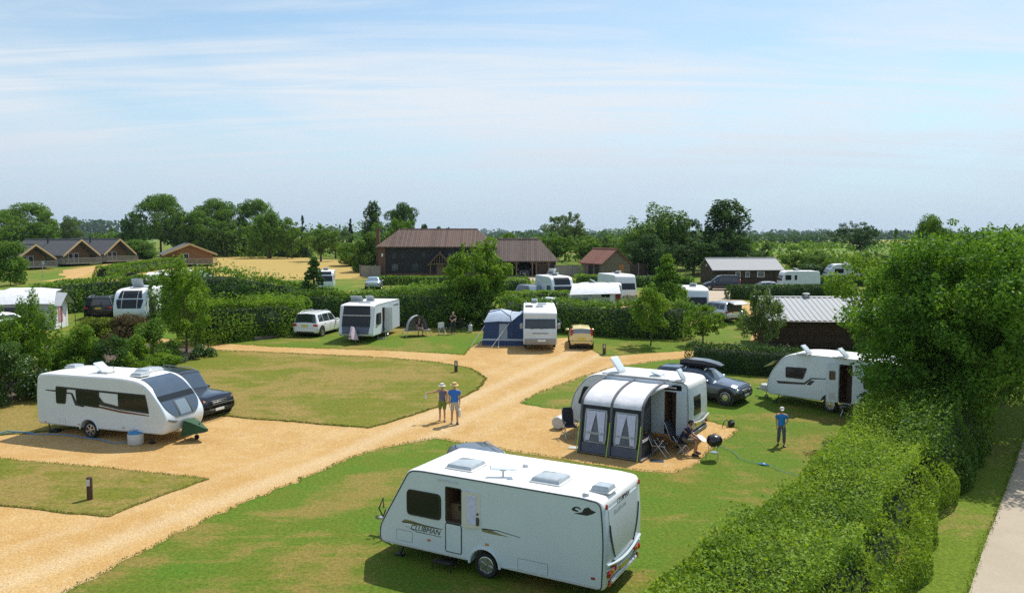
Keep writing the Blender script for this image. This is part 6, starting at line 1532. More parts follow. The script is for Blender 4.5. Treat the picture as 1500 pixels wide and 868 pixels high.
car('car', 'silver saloon behind the clipped hedge by the metal roofed shelter', pxc(1118, 92), R(174), 4.6, 1.8, 1.45, 'car', 'p_silver', 'glass', rails=False)
simple_caravan('old white caravan right of the metal roofed shelter', pxc(1169, 98), R(178), 4.6, 2.2, 2.35, 1, 'flat', ((1.2, 1.9), (.5, .8)))
simple_caravan('white caravan with a low pale awning at the far right behind the big tree', pxc(1240, 112), R(175), 6.0, 2.3, 2.5, 1)
car('car', 'light blue car seen from behind in a gap of the centre hedge', pz(atY(548, 100)), R(95), 4.2, 1.9, 1.5, 'car', 'p_ltblue', 'glass_lt', rails=False)
simple_caravan('white caravan glimpsed behind the dark cone shaped conifer', pz(atY(478, 98)), R(-80), 4.5, 2., 2.4, 1)

# ================================================================== buildings
def gable(name, label, cat, pos, rz, L_, W, he, hr, wall, roof, over=.5, hip0=0., hip1=0., og0=.4, og1=.4, thick=.14, wallpart='wall', barge=None):
    """walls L along x, W along y; ridge along x"""
    t = thing(name, label, cat, pos, rz); l, w = L_ / 2, W / 2
    b = MB(); zt = lambda h_: h_
    sl = (hr - he) / w
    b.loft([[(-l, -w, -.3), (l, -w, -.3), (l, w, -.3), (-l, w, -.3)], [(-l, -w, he), (l, -w, he), (l, w, he), (-l, w, he)]], True, False)
    if not hip0: b.quad((-l, -w, he), (-l, w, he), (-l, 0, hr - .05))
    if not hip1: b.quad((l, -w, he), (l, w, he), (l, 0, hr - .05))
    b.build(wallpart, wall, t, smooth=False)
    o = over; x0, x1 = -l - og0, l + og1; ez = he - sl * o
    if hip0: x0 = -l - o
    if hip1: x1 = l + o
    r0, r1 = x0 + hip0, x1 - hip1
    for sy in (-1, 1):
        b = MB(); lo = [(x0, sy * (w + o), ez), (x1, sy * (w + o), ez), (r1, 0, hr), (r0, 0, hr)]
        b.loft([lo, [(p[0], p[1], p[2] + thick) for p in lo]], True, True); b.build('roof', roof, t, smooth=False)
    for flag, xe, xr in ((hip0, x0, r0), (hip1, x1, r1)):
        if flag:
            b = MB(); lo = [(xe, -(w + o) + .01, ez), (xe, (w + o) - .01, ez), (xr, 0, hr - .01)]; b.loft([lo, [(p[0], p[1], p[2] + thick) for p in lo]], True, True); b.build('hip_roof', roof, t, smooth=False)
    b = MB(); b.tube([(r0, 0, hr + thick), (r1, 0, hr + thick)], .12, 6); b.build('ridge', M['slate_roof'] if barge is None else barge, t)
    return t, dict(l=l, w=w, ez=ez, x0=x0, x1=x1, r0=r0, r1=r1)
def wbox(t, name, c, d, m, parent=None, ch=None): b = MB(); b.cbox(c, d, .02) if ch is None else b.box(c, d); return b.build(name, m, parent or t)
tile = stripes_mat('red_brown_pantiles', (.085, .052, .04), (.17, .105, .08), 'x', .30, .16, .85, .8, .45)
tile2 = stripes_mat('brown_pantiles', (.12, .085, .07), (.20, .145, .12), 'x', .30, .16, .85, .8, .4)
tile3 = stripes_mat('red_pantiles', (.20, .075, .05), (.28, .115, .08), 'x', .30, .16, .85, .8, .4)
s_at = lambda Y: 1170 / Y
YB = 122.
pb = atY(643, YB + 4)
zg = pb.z
bn, g_ = gable('barn', 'long black boarded barn house with red brown tiled hipped roof', 'barn', pb, R(-.5), 17.4, 8, 4.7, 7.1, M['tar'], tile, .45, 3.0, 3.0, thick=.16, barge=tile)
wbox(bn, 'plinth', (0, -4.03, .25), (17.5, .12, .5), M['brick'])
for x, z in ((-6.4, 3.2), (-5.0, 3.2), (-1.9, 3.2), (2.0, 3.2), (5.2, 3.2)):
    o_ = wbox(bn, 'window', (x, -4.02, z), (.55, .10, .85), M['trim']); wbox(bn, 'pane', (x, -4.08, z), (.42, .02, .72), M['pane'], o_)
for x in (-6.3, -3.2, 3.5, 5.8):
    o_ = wbox(bn, 'window', (x, -4.02, 1.4), (1.0, .10, 1.1), M['trim']); wbox(bn, 'pane', (x, -4.08, 1.4), (.85, .02, .95), M['pane'], o_)
wbox(bn, 'wall_lamp', (-8.2, -4.15, 3.3), (.25, .25, .5), M['frame_w'])
ch_ = MB(); ch_.box((-9.05, -2.9, 3.7), (.5, .55, 7.4)); ch_.box((-9.05, -2.9, 7.3), (.62, .66, .25)); ch_.build('chimney', M['brick'], bn)
lw = MB(); lw.box((-8.3, -3.98, 2.2), (1.1, .25, 4.4)); lw.build('brick_gable', M['brick'], bn)
# rear left wing roof
rw_, _ = gable('barn_wing', 'tiled rear wing behind the left end of the black barn', 'barn', atY(590, YB + 9), R(90), 8, 6, 4.7, 7.0, M['tar'], tile3, .4, 0, 2.5, barge=tile3)
# porch
pt = MB(); yP = -4.9
pt2 = []
for sy in (-1, 1): pt.tube([(-.0 + sy * 1.75, yP, 1.7), (0, yP, 3.6)], .11, 4)
pt.tube([(-1.6, yP, 1.95), (1.6, yP, 1.95)], .09, 4); pt.tube([(0, yP, 1.95), (0, yP, 3.5)], .07, 4)
for x in (-.8, -.4, .4, .8): pt.tube([(x, yP, 1.95), (x, yP, 3.5 - abs(x) * 1.05)], .05, 4)
for x in (-1.4, 1.4): pt.tube([(x, yP, 0), (x, yP, 1.95)], .09, 4)
o_ = pt.build('porch', M['oak'], bn); o_.location.x = .6
pr_ = MB()
for sy in (-1, 1): lo = [(sy * 1.95, yP - .2, 1.62), (sy * 1.95, -4.0, 1.62), (0, -4.0, 3.75), (0, yP - .2, 3.75)]; pr_.loft([lo, [(a_, b_, c_ + .1) for a_, b_, c_ in lo]], True, True)
pr_.build('porch_roof', tile, o_, smooth=False); wbox(bn, 'door', (.6, -4.05, 1.05), (1.1, .1, 2.1), M['oak'])
# garage
pg = atY(771, YB + 3.5)
gr, g2 = gable('cart_lodge', 'open fronted cart lodge with brown tiled roof and oak posts right of the barn', 'garage', pg, R(-.5), 9.0, 6.0, 2.75, 5.6, M['tar'], tile2, .5, .0, 3.0, .1, thick=.14, wallpart='back_wall', barge=tile2)
for c in gr.children:
    if c.name.startswith('back_wall'):
        bm = bmesh.new(); bm.from_mesh(c.data); 
        bmesh.ops.delete(bm, geom=[f for f in bm.faces if abs(f.calc_center_median().y + 3.0) < .05], context='FACES'); bm.to_mesh(c.data); bm.free()
wbox(gr, 'bay_wall', (3.95, -2.95, 1.3), (1.1, .1, 2.7), M['tar']); wbox(gr, 'floor', (0, 0, .05), (8.8, 5.8, .06), G['yard'])
for x in (-4.4, -1.55, .9, 1.5, 3.4):
    b = MB(); b.box((x, -3.0, 1.3), (.22, .22, 2.6)); 
    for sx in (-1, 1): b.tube([(x, -3.0, 1.75), (x + sx * .6, -3.0, 2.5)], .07, 4)
    b.build('oak_post', M['oak'], gr)
wbox(gr, 'beam', (-.5, -3.02, 2.58), (7.9, .24, .24), M['oak']); wbox(gr, 'bay_door', (2.45, -2.9, 1.2), (1.7, .08, 2.3), M['boards_dk'])
car('car', 'pale car parked inside the middle bay of the cart lodge', pz(pg + Vector((-.35, -.2, .1))), R(-90), 4.2, 1.75, 1.45, 'car', 'p_silver', 'glass', rails=False)
# outbuilding
po = atY(886, 121)
ob, g3 = gable('outbuilding', 'boarded outbuilding with red tiled roof and an orange door right of the cart lodge', 'outbuilding', po, R(115), 6.2, 4.7, 2.3, 4.2, M['boards'], tile3, .3, 0, 0, .35, .35, barge=tile3)
wbox(ob, 'door', (-3.12, -.9, 1.05), (.1, .9, 2.1), M['boards_or']); 
for x in (-1.6, .2): wbox(ob, 'opening', (x, 2.36, 1.1), (1.3, .08, 2.0), M['black'])
# wooden fences near the barn
def panel_fence(name, label, a, c, h, m, n=None):
    A, B = pz(a), pz(c); L_ = (B - A).length; t = thing(name, label, 'fence', A, math.atan2(B.y - A.y, B.x - A.x)); n = n or max(2, int(L_ / 1.9)); dz = (B.z - A.z)
    b = MB(); b.box((L_ / 2, 0, h / 2 + dz / 2), (L_, .05, h)); b.build('panels', m, t)
    for i in range(n + 1): b = MB(); b.box((L_ * i / n, -.04, h / 2 + .05 + dz * i / n), (.12, .14, h + .1)); b.build('post', M['deckwood'], t)
panel_fence('board_fence', 'weathered board fence between the cart lodge and the outbuilding', atY(813, 122), atY(861, 122), 1.75, M['fence_v'])
panel_fence('board_fence', 'dark board fence right of the outbuilding', atY(921, 123), atY(948, 126), 1.9, M['boards_dk'])
panel_fence('board_fence', 'grey board fence at the left end of the barn', atY(528, 124), atY(557, 121), 1.7, M['fence_v'])
panel_fence('low_wall', 'low pale wall in front of the dark fence by the outbuilding', atY(917, 116), atY(950, 118), .5, M['ltgrey'], 2)
# shelter with metal roof
ps = atY(1083, 109)
sh, g4 = gable('shelter', 'long brown boarded shelter with a pale metal roof', 'shelter', ps, R(4), 9.2, 5.4, 2.15, 3.35, M['boards_dk'], M['tin'], .6, 0, 0, .25, .4, .06, barge=M['tin'])
for x, wd in ((-1.2, .7), (.1, .6), (1.9, 1.0)): o_ = wbox(sh, 'window', (x, -2.75, 1.35), (wd, .1, .8), M['frame_w']); wbox(sh, 'pane', (x, -2.81, 1.35), (wd * .8, .02, .62), M['pane'], o_)
for x in (-3.6, 3.9): wbox(sh, 'porch_post', (x, -3.15, 1.0), (.14, .14, 2.0), M['boards_dk'])
wbox(sh, 'door', (-2.3, -2.75, 1.0), (.9, .1, 1.95), M['black']); lamp_round(sh, -4.62, .0, 2.45, .15, 'frame_w', 'x', 'vent', -.06)
# near shed with corrugated roof
pn = gp(1175, 512); pn = pz(pn + Vector((.6, 2.2, 0)))
corr = mat('corrugated_sheet', (.34, .355, .37), .6, metal=0., spec=.3, var=.08)
s2 = thing('shed', 'dark boarded shed with a corrugated metal roof behind the right caravan', 'shed', pn, R(-3))
b = MB(); b.box((1.2, 0, .95), (7.0, 4.0, 1.9)); b.build('wall', M['boards_dk'], s2, smooth=False)
b = MB(); rows = []; nx = 90
for k in range(nx + 1):
    x = -2.75 + 8.0 * k / nx; z = .022 * (1 if (k % 4) in (0, 1) else -1); rows.append([(x, -2.45, 1.83 + z), (x, 1.7, 3.02 + z)])
b.loft(rows, False, False); b.build('corrugated_roof', corr, s2, smooth=False)
b = MB(); b.loft([[(-2.75, 1.7, 3.02), (5.25, 1.7, 3.02)], [(-2.75, 2.5, 2.4), (5.25, 2.5, 2.4)]], False, False); b.build('rear_roof', corr, s2, smooth=False)
b = MB(); b.prism([(-2.0, 1.85), (2.0, 1.85), (2.0, 2.6), (1.7, 2.92)], -2.3, -2.26, lambda u, v, d: (d, u, v)); b.build('gable_wall', M['boards_dk'], s2)
b = MB(); b.cbox((1.2, 1.72, 3.06), (8.05, .2, .05), .02); b.build('ridge_cap', M['ltgrey'], s2); b = MB(); b.lathe([(.12, 0), (.12, .16), (.26, .18), (.2, .26), (.01, .28)], (.9, 1.7, 3.05), n=12); b.build('roof_vent', M['ltgrey'], s2)
b = MB(); b.cbox((1.2, -2.5, 1.74), (8.0, .08, .1), .02); b.build('gutter', M['black'], s2)
# lodges
def lodge(label, px, Y, rz, L_, W, he, hr, deck=True, orange=False, stove=True, pan=1):
    p = atY(px, Y) - Vector((math.cos(rz), math.sin(rz), 0)) * (L_ / 2 + (2.2 if not orange else 1.2)); p.z = gz(p.y); wl = M['boards_or'] if orange else M['boards_gy']
    t, g = gable('lodge', label, 'lodge', p, rz, L_, W, he, hr, wl, M['slate_roof'], .7, 0, 0, .5, 2.2 if not orange else 1.2, .16, barge=M['slate_roof'])
    l, w = g['l'], g['w']
    # inner gable, glazing and pale barge boards
    gi = MB(); gi.prism([(-w + .1, 0), (w - .1, 0), (w - .1, he), (0, hr - .1), (-w + .1, he)], l + .02, l + .06, lambda u, v, d: (d, u, v)); gi.build('gable_end', M['boards_or'] if orange else M['oak'], t)
    for sy in (-1, 1):
        b = MB(); xg = g['x1'] + .02; b.loft([[(xg, sy * (w + .7), g['ez'] - .12), (xg, 0, hr - .12), (xg, 0, hr + .22), (xg, sy * (w + .7), g['ez'] + .22)], [(xg + .08, sy * (w + .7), g['ez'] - .12), (xg + .08, 0, hr - .12), (xg + .08, 0, hr + .22), (xg + .08, sy * (w + .7), g['ez'] + .22)]]); b.build('barge_board', M['barge'], t)
    for y in (-.9, .2) if not orange else (-.6,):
        o_ = wbox(t, 'window', (l + .1, y, 1.25), (.08, .95, 1.9), M['frame_w']); wbox(t, 'pane', (l + .15, y, 1.25), (.03, .75, 1.7), M['pane'], o_)
    for x in (-l * .5, l * .2): o_ = wbox(t, 'window', (x, -w - .02, 1.5), (.9, .08, .8), M['frame_w'] if not orange else M['oak']); wbox(t, 'pane', (x, -w - .07, 1.5), (.72, .03, .62), M['pane'], o_)
    if stove: b = MB(); b.tube([(l * .1, -w * .3, hr - 1), (l * .1, -w * .3, hr + .75)], .14, 8); b.lathe([(.2, 0), (.2, .12), (.02, .16)], (l * .1, -w * .3, hr + .75), n=10); b.build('stove_pipe', M['black'], t)
    if deck:
        dk = wbox(t, 'deck', (l + 1.6, -.3, .28), (3.2, W + 1.2, .14), M['deckwood'])
        x0, x1, y0, y1 = l + .1, l + 3.2, -w - .9, w + .3
        for (ax, ay), (bx, by) in (((x0, y0), (x1, y0)), ((x1, y0), (x1, y1))):
            b = MB(); n = int(math.hypot(bx - ax, by - ay) / .14)
            for k in range(n + 1): f = k / n; b.box((ax + (bx - ax) * f, ay + (by - ay) * f, .78), (.05, .05, .95))
            b.build('balustrade', M['deckwood'], t); b = MB(); b.tube([(ax, ay, 1.3), (bx, by, 1.3)], .06, 4); b.tube([(ax, ay, .42), (bx, by, .42)], .04, 4); b.build('handrail', M['deckwood'], t)
    return t
lodge('nearest grey roofed timber lodge at the far left, half behind a round bush', 54, 140, R(-30), 12, 5.6, 2.1, 4.1)
lodge('second timber lodge from the left with grey roof and railed deck', 121, 150, R(-28), 15, 6.0, 2.2, 4.6)
lodge('third timber lodge from the left, before the dark tree, with railed deck', 177, 158, R(-28), 13, 5.7, 2.1, 4.5)
lodge('orange larch clad lodge with low grey roof standing alone by the stubble field', 279, 148, R(-62), 8.5, 8.2, 2.2, 3.9, True, True, False)
# rail fence, gate, sign posts, electric poles
def pole(label, px, Y, top, r=.10, cross=False, name='electric_pole'):
    p = atY(px, Y); h = zat(p, top) - p.z; t = thing(name, label, 'pole', p, 0)
    b = MB(); b.tube([(0, 0, 0), (0, 0, h)], [r, r * .7], 7); b.build('pole_shaft', M['bark'] if name == 'electric_pole' else M['ltgrey'], t)
    if cross: b = MB(); b.box((0, 0, h - .35), (1.6, .12, .12)); b.build('cross_arm', M['bark'], t)
pole('wooden electric pole before the trees behind the stubble field', 421, 190, 322, .16, True)
pole('wooden electric pole in the hedge beyond the metal roofed shelter', 1141, 180, 362, .14, False)
p = atY(63, 118); t = thing('flag_pole', 'thin grey pole with a small blue flag in front of the left lodges', 'pole', p, 0); b = MB(); b.tube([(0, 0, 0), (0, 0, 2.6)], .04, 6); b.build('pole_shaft', M['grey'], t); b = MB(); b.box((.1, 0, 2.35), (.35, .03, .5)); b.build('flag', M['p_ltblue'], t)
p = gp(1074, 469); B2 = gp(1100, 478)
t = thing('post_and_rail_fence', 'low wooden post and rail fence by the curved path above the right hedge', 'fence', gp(1062, 466), 0)
A_ = gp(1062, 466); C_ = gp(1085, 470)
for i in range(3): q = A_.lerp(C_, i / 2) - A_; b = MB(); b.box((q.x, q.y, .5 + q.z), (.14, .14, 1.0)); b.build('post', M['oak'], t)
for z in (.45, .85): b = MB(); q = C_ - A_; b.tube([(0, 0, z), (q.x, q.y, z + q.z)], .05, 4); b.build('rail', M['oak'], t)
t = thing('post_and_rail_fence', 'pale wooden post and rail fence beside the sandy patch behind the centre hedge', 'fence', gp(905, 446), 0); A_ = gp(905, 446); C_ = gp(945, 446)
for i in range(4): q = A_.lerp(C_, i / 3) - A_; b = MB(); b.box((q.x, q.y, .5 + q.z), (.12, .12, 1.0)); b.build('post', M['oak'], t)
for z in (.5, .9): b = MB(); q = C_ - A_; b.tube([(0, 0, z), (q.x, q.y, z + q.z)], .05, 4); b.build('rail', M['deckwood'], t)
pole('white marker pole at the left end of the corrugated shed roof', 1126, 60, 424, .06, False, 'marker_pole')
# wind turbines on the horizon
for i, (px, top) in enumerate(((1109, 341), (1117, 336), (1163, 340), (1169, 338), (1175, 340), (1195, 336), (1216, 338), (1284, 340))):
    Yt = 4300; p = atY(px, Yt); h = zat(p, top) - p.z
    t = thing('wind_turbine', 'tiny pale wind turbine on the far horizon', 'wind turbine', p, 0, 'wind turbines on the horizon')
    b = MB(); b.tube([(0, 0, 0), (0, 0, h)], [2.2, 1.3], 8); b.build('tower', M['frame_w'], t); b = MB(); b.cbox((0, -2, h), (3, 8, 3), .6); b.build('nacelle', M['frame_w'], t)
    for k in range(3): a = 2 * PI * k / 3 + px; b = MB(); b.tube([(0, -6.5, h), (math.sin(a) * h * .45, -6.5, h + math.cos(a) * h * .45)], [1.3, .4], 5); b.build('blade', M['frame_w'], t)
# sleeper edging of the flower bed
def edging(label, pts):
    P = [gp(*q) for q in pts]; o0 = P[0].copy(); b = MB()
    for a, c in zip(P, P[1:]):
        d = c - a; L_ = d.length; n = max(1, int(L_ / 1.4))
        for k in range(n):
            m_ = a + d * ((k + .5) / n); b.cbox((m_.x - o0.x, m_.y - o0.y, gz(m_.y) - o0.z + .09), (L_ / n * .97, .18, .26), .02) if abs(d.y) < .01 else b.box((m_.x - o0.x, m_.y - o0.y, gz(m_.y) - o0.z + .09), (L_ / n * .97, .18, .26), math.atan2(d.y, d.x))
    o = b.build('bed_edging', M['edging']); o.location = o0; tag(o, label, 'edging')
edging('timber sleeper edging along the flower bed below the small left tree', [(314, 514), (292, 522), (262, 532), (232, 537), (200, 545)])
edging('timber sleeper edging along the flower bed at the left edge', [(-20, 596), (10, 590), (30, 583), (52, 578), (70, 573)])
edging('timber edging in front of the hedge left of the white four by four', [(425, 491), (400, 495), (372, 499)])
# ================================================================== planting
# the big foreground hedge and the growth right of it
HP = [(7.2, 14.2), (8.0, 17.5), (9.4, 20.5), (11.4, 23.5), (13.4, 26.6), (15.4, 29.5), (17.2, 32.2)]
hp = [Vector((1.9, 11.5, 0)), Vector((4.5, 15.0, 0)), Vector((7.2, 18.6, 0)), Vector((9.7, 21.9, 0)), Vector((12.0, 25.3, 0)), Vector((14.2, 29.0, 0)), Vector((16.2, 32.5, 0))]
hedge(hp, [4.5, 4.1, 4.5, 3.9, 4.1, 3.4, 3.2], [1.35, 1.65, 1.35, 1.75, 1.45, 1.8, 1.6], 'hedge', .085, 900, 21, 'broad rough hedge running diagonally through the bottom right corner', world=True, rough=.16, rough2=.20, shoots=.6)
hp2 = [Vector((12.9, 24.8, 0)), Vector((13.6, 26.0, 0)), Vector((15.0, 28.0, 0)), Vector((17.0, 31.0, 0)), Vector((19.6, 36.0, .2))]
hedge(hp2, [1.8, 2.6, 3.0, 3.2, 3.2], [1.5, 2.1, 2.2, 3.1, 3.2], 'mid', .11, 330, 22, 'taller dark growth behind the foreground hedge under the big tree', world=True, rough=.20, rough2=.20, shoots=.8, cat='hedge')
near_tree('broad', 1400, 640, 328, 305, 'ash', .15, 80, 31, 'big leafy tree on the right rising from the dark hedge', n=130, Y=31.5, th=2.0)
near_tree('broad', 1465, 600, 332, 250, 'ash', .16, 70, 32, 'large tree at the right edge overhanging the concrete road', n=84, Y=37, th=2.0)
near_tree('bush', 1290, 610, 530, 70, 'ash', .14, 85, 33, 'low leafy branches hanging over the right caravan door', 'bush', 'bush', n=26, Y=34.0)
near_tree('broad', 1300, 600, 345, 170, 'bright', .19, 42, 34, 'lighter green tree behind the left side of the big right tree', n=44, Y=47, th=2)
near_tree('broad', 1430, 560, 322, 170, 'bright', .20, 40, 35, 'bright green tree rising behind the big right tree', n=44, Y=50, th=3)
near_tree('bush', 1480, 600, 470, 90, 'mid', .15, 80, 36, 'dark bush at the right edge beside the verge', 'bush', 'bush', n=26, Y=41)
# middle trees
near_tree('young', 273, 516, 386, 100, 'bright', .15, 95, 41, 'small slender tree with a bare trunk at the corner of the flower bed', n=64, th=1.6)
near_tree('broad', 345, 498, 402, 66, 'dark', .17, 75, 42, 'dark rounded small tree right of the slender tree', n=34, Y=57, th=1.5)
near_tree('shoots', 52, 560, 428, 120, 'bright', .13, 120, 43, 'loose shrub with long upright shoots at the far left', 'shrub', 'shrub', n=80)
near_tree('cone', 460, 480, 375, 58, 'dark', .2, 70, 44, 'dark cone shaped conifer rising from the centre left hedge', n=60, Y=66)
near_tree('broad', 699, 480, 350, 104, 'bright', .2, 66, 45, 'round green tree in front of the barn', n=70, Y=63.5, th=1.2)
near_tree('bush', 703, 484, 420, 84, 'mid', .19, 62, 46, 'dark low foliage below the round tree before the barn', 'bush', 'bush', n=30, Y=62)
near_tree('young', 953, 506, 422, 66, 'bright', .15, 95, 47, 'small bright tree with thin trunk on the lawn right of the yellow car', n=52, th=1.5)
near_tree('cone', 976, 492, 372, 84, 'bright', .20, 62, 48, 'taller bright green tree behind the small lawn tree', n=60, Y=62)
near_tree('broad', 1029, 508, 445, 66, 'bright', .15, 90, 49, 'small rounded tree left of the corrugated shed by the path', n=40, Y=53, th=1.0)
near_tree('young', 1112, 508, 432, 82, 'pale', .15, 80, 50, 'pale spreading sapling in front of the corrugated shed', n=60, Y=50, th=.8)
near_tree('bush', 1085, 482, 458, 22, 'bright', .14, 85, 51, 'small round shrub beside the curved path', 'shrub', 'shrub', n=14)
near_tree('bush', 15, 412, 354, 62, 'mid', .3, 30, 52, 'round bush in front of the leftmost lodge', 'bush', 'bush', n=30, Y=105)
# hedges (ground line in survey pixels)
hedge([(420, 488), (380, 492), (335, 496), (290, 500)], 4.2, [2.2, 2.4, 2.6, 2.4], 'bright', .17, 210, 60, 'bright rough hedge left of the white four by four', rough=.30, shoots=.6)
hedge([(330, 486), (400, 484), (440, 482)], 3.0, 2.6, 'mid', .18, 80, 61, 'green hedge behind the bright rough hedge', rough=.22)
hedge([(240, 470), (300, 466), (360, 463), (440, 460)], 3.6, [3.6, 3.7, 3.5, 2.9], 'mid', .24, 62, 62, 'tall dense hedge across the left middle distance', rough=.24, shoots=.8)
hedge([(438, 476), (490, 474), (560, 474), (640, 476), (672, 478)], 3.2, [2.9, 2.7, 2.7, 3.0, 3.2], 'mid', .20, 90, 63, 'dark hedge behind the dark nosed caravan', rough=.26, shoots=.5)
hedge([(500, 458), (580, 456), (650, 456)], 3.0, [1.5, 1.8, 2.4], 'bright', .24, 62, 64, 'bright topped bushes behind the dark hedge', rough=.25, shoots=.6)
hedge([(742, 482), (800, 482), (850, 486), (900, 490), (940, 492), (1000, 494)], 3.0, [2.4, 2.4, 2.3, 2.5, 2.6, 2.6], 'mid', .18, 105, 65, 'dark hedge behind the motorhome and yellow car', rough=.25, shoots=.35)
hedge([(62, 462), (110, 456), (170, 452), (235, 450)], 2.8, [2.9, 3.1, 3.2, 3.0], 'mid', .24, 60, 66, 'clipped hedge behind the left four by four', rough=.13)
hedge([(150, 408), (180, 402), (215, 397), (245, 392), (262, 388)], 2.6, 1.8, 'bright', .34, 32, 67, 'low clipped hedge running diagonally towards the orange lodge', rough=.10)
hedge([(300, 374), (350, 374.5), (400, 375), (448, 377)], 4, [4.2, 4.0, 4.0, 3.6], 'mid', .5, 16, 68, 'long clipped hedge at the back of the stubble field', rough=.10)
hedge([(562, 404), (600, 404), (655, 404.5)], 1.6, 1.9, 'bright', .26, 60, 69, 'clipped hedge in front of the black barn', rough=.06, flat=True)
hedge([(555, 417), (600, 417), (660, 418), (770, 420)], 1.8, 1.2, 'bright', .26, 50, 70, 'low clipped hedge between the centre car and the dark estate car', rough=.08, flat=True)
hedge([(655, 430), (700, 430), (770, 428)], 2, 1.5, 'mid', .26, 45, 71, 'shaggy hedge behind the round tree', rough=.2)
hedge([(745, 452), (800, 448), (830, 450)], 2.6, 1.6, 'bright', .22, 60, 72, 'bright shrubs at the back of the motorhome', rough=.25)
hedge([(845, 417), (882, 418)], 1.8, 1.4, 'bright', .3, 40, 73, 'short clipped hedge between the two back caravans', rough=.08, flat=True)
hedge([(925, 420), (970, 420), (1010, 420)], 1.8, 1.4, 'mid', .3, 40, 74, 'dark clipped hedge right of the caravan with the side awning', rough=.08, flat=True)
hedge([(1070, 437), (1100, 438), (1150, 437), (1245, 436)], 2.0, 1.5, 'hedge_dk', .22, 80, 75, 'clipped dark hedge in front of the silver saloon', rough=.05, flat=True)
hedge([(1196, 419), (1240, 418), (1300, 418)], 2.0, 1.3, 'mid', .26, 55, 76, 'clipped hedge right of the old white caravan', rough=.05, flat=True)
hedge([(1018, 538), (1060, 542), (1110, 546), (1165, 549)], 1.9, [1.5, 1.45, 1.5, 1.4], 'hedge_dk', .12, 210, 77, 'dark clipped hedge behind the car with the roof box', rough=.10, shoots=.2)
hedge([(1165, 549), (1200, 552), (1260, 558)], 1.7, 1.3, 'mid', .13, 170, 78, 'hedge behind the right caravan', rough=.12)
# flower bed at the left: individual shrubs
bed = [(10, 590, 500, 90, 'flower', 'pale leaved flowering shrub at the left edge of the bed'), (22, 560, 465, 110, 'bright', 'large bright green shrub at the left edge'),
       (95, 545, 490, 90, 'mid', 'dark shrub behind the tail of the left caravan'), (60, 585, 545, 60, 'flower', 'low flowering shrub by the edging at the left'),
       (125, 555, 478, 70, 'bright', 'mid green shrub above the left caravan roof'), (160, 555, 480, 64, 'dark', 'glossy dark shrub above the left caravan roof'),
       (200, 548, 490, 60, 'bright', 'bright yellow green shrub in the bed'), (225, 535, 466, 62, 'mid', 'blue green rounded shrub below the slender tree'),
       (190, 500, 466, 80, 'maroon', 'bronze leaved hedge shrub at the back of the bed'), (140, 500, 470, 90, 'yellow', 'yellow green low hedge at the back of the bed'),
       (250, 530, 500, 50, 'mid', 'low green perennials left of the slender tree'), (296, 524, 506, 44, 'flower', 'low pale perennials at the bed corner right of the slender tree'),
       (235, 540, 520, 60, 'bright', 'low bright perennials along the edging'), (-20, 560, 480, 80, 'bright', 'broad shrub cut by the left edge'),
       (45, 578, 538, 14, 'bright', 'thin upright conifer behind the tail of the left caravan')]
for i, (px, py, top, wd, lm, lb) in enumerate(bed):
    near_tree('bush' if wd > 20 else 'cone', px, py, top, wd, lm, .12, 170, 80 + i, lb, 'shrub', 'shrub', n=26 if wd > 50 else 16)
near_tree('bush', 395, 482, 438, 96, 'bright', .17, 90, 101, 'mound of bright foliage on top of the hedge left of the white four by four', 'bush', 'bush', n=34, Y=60)
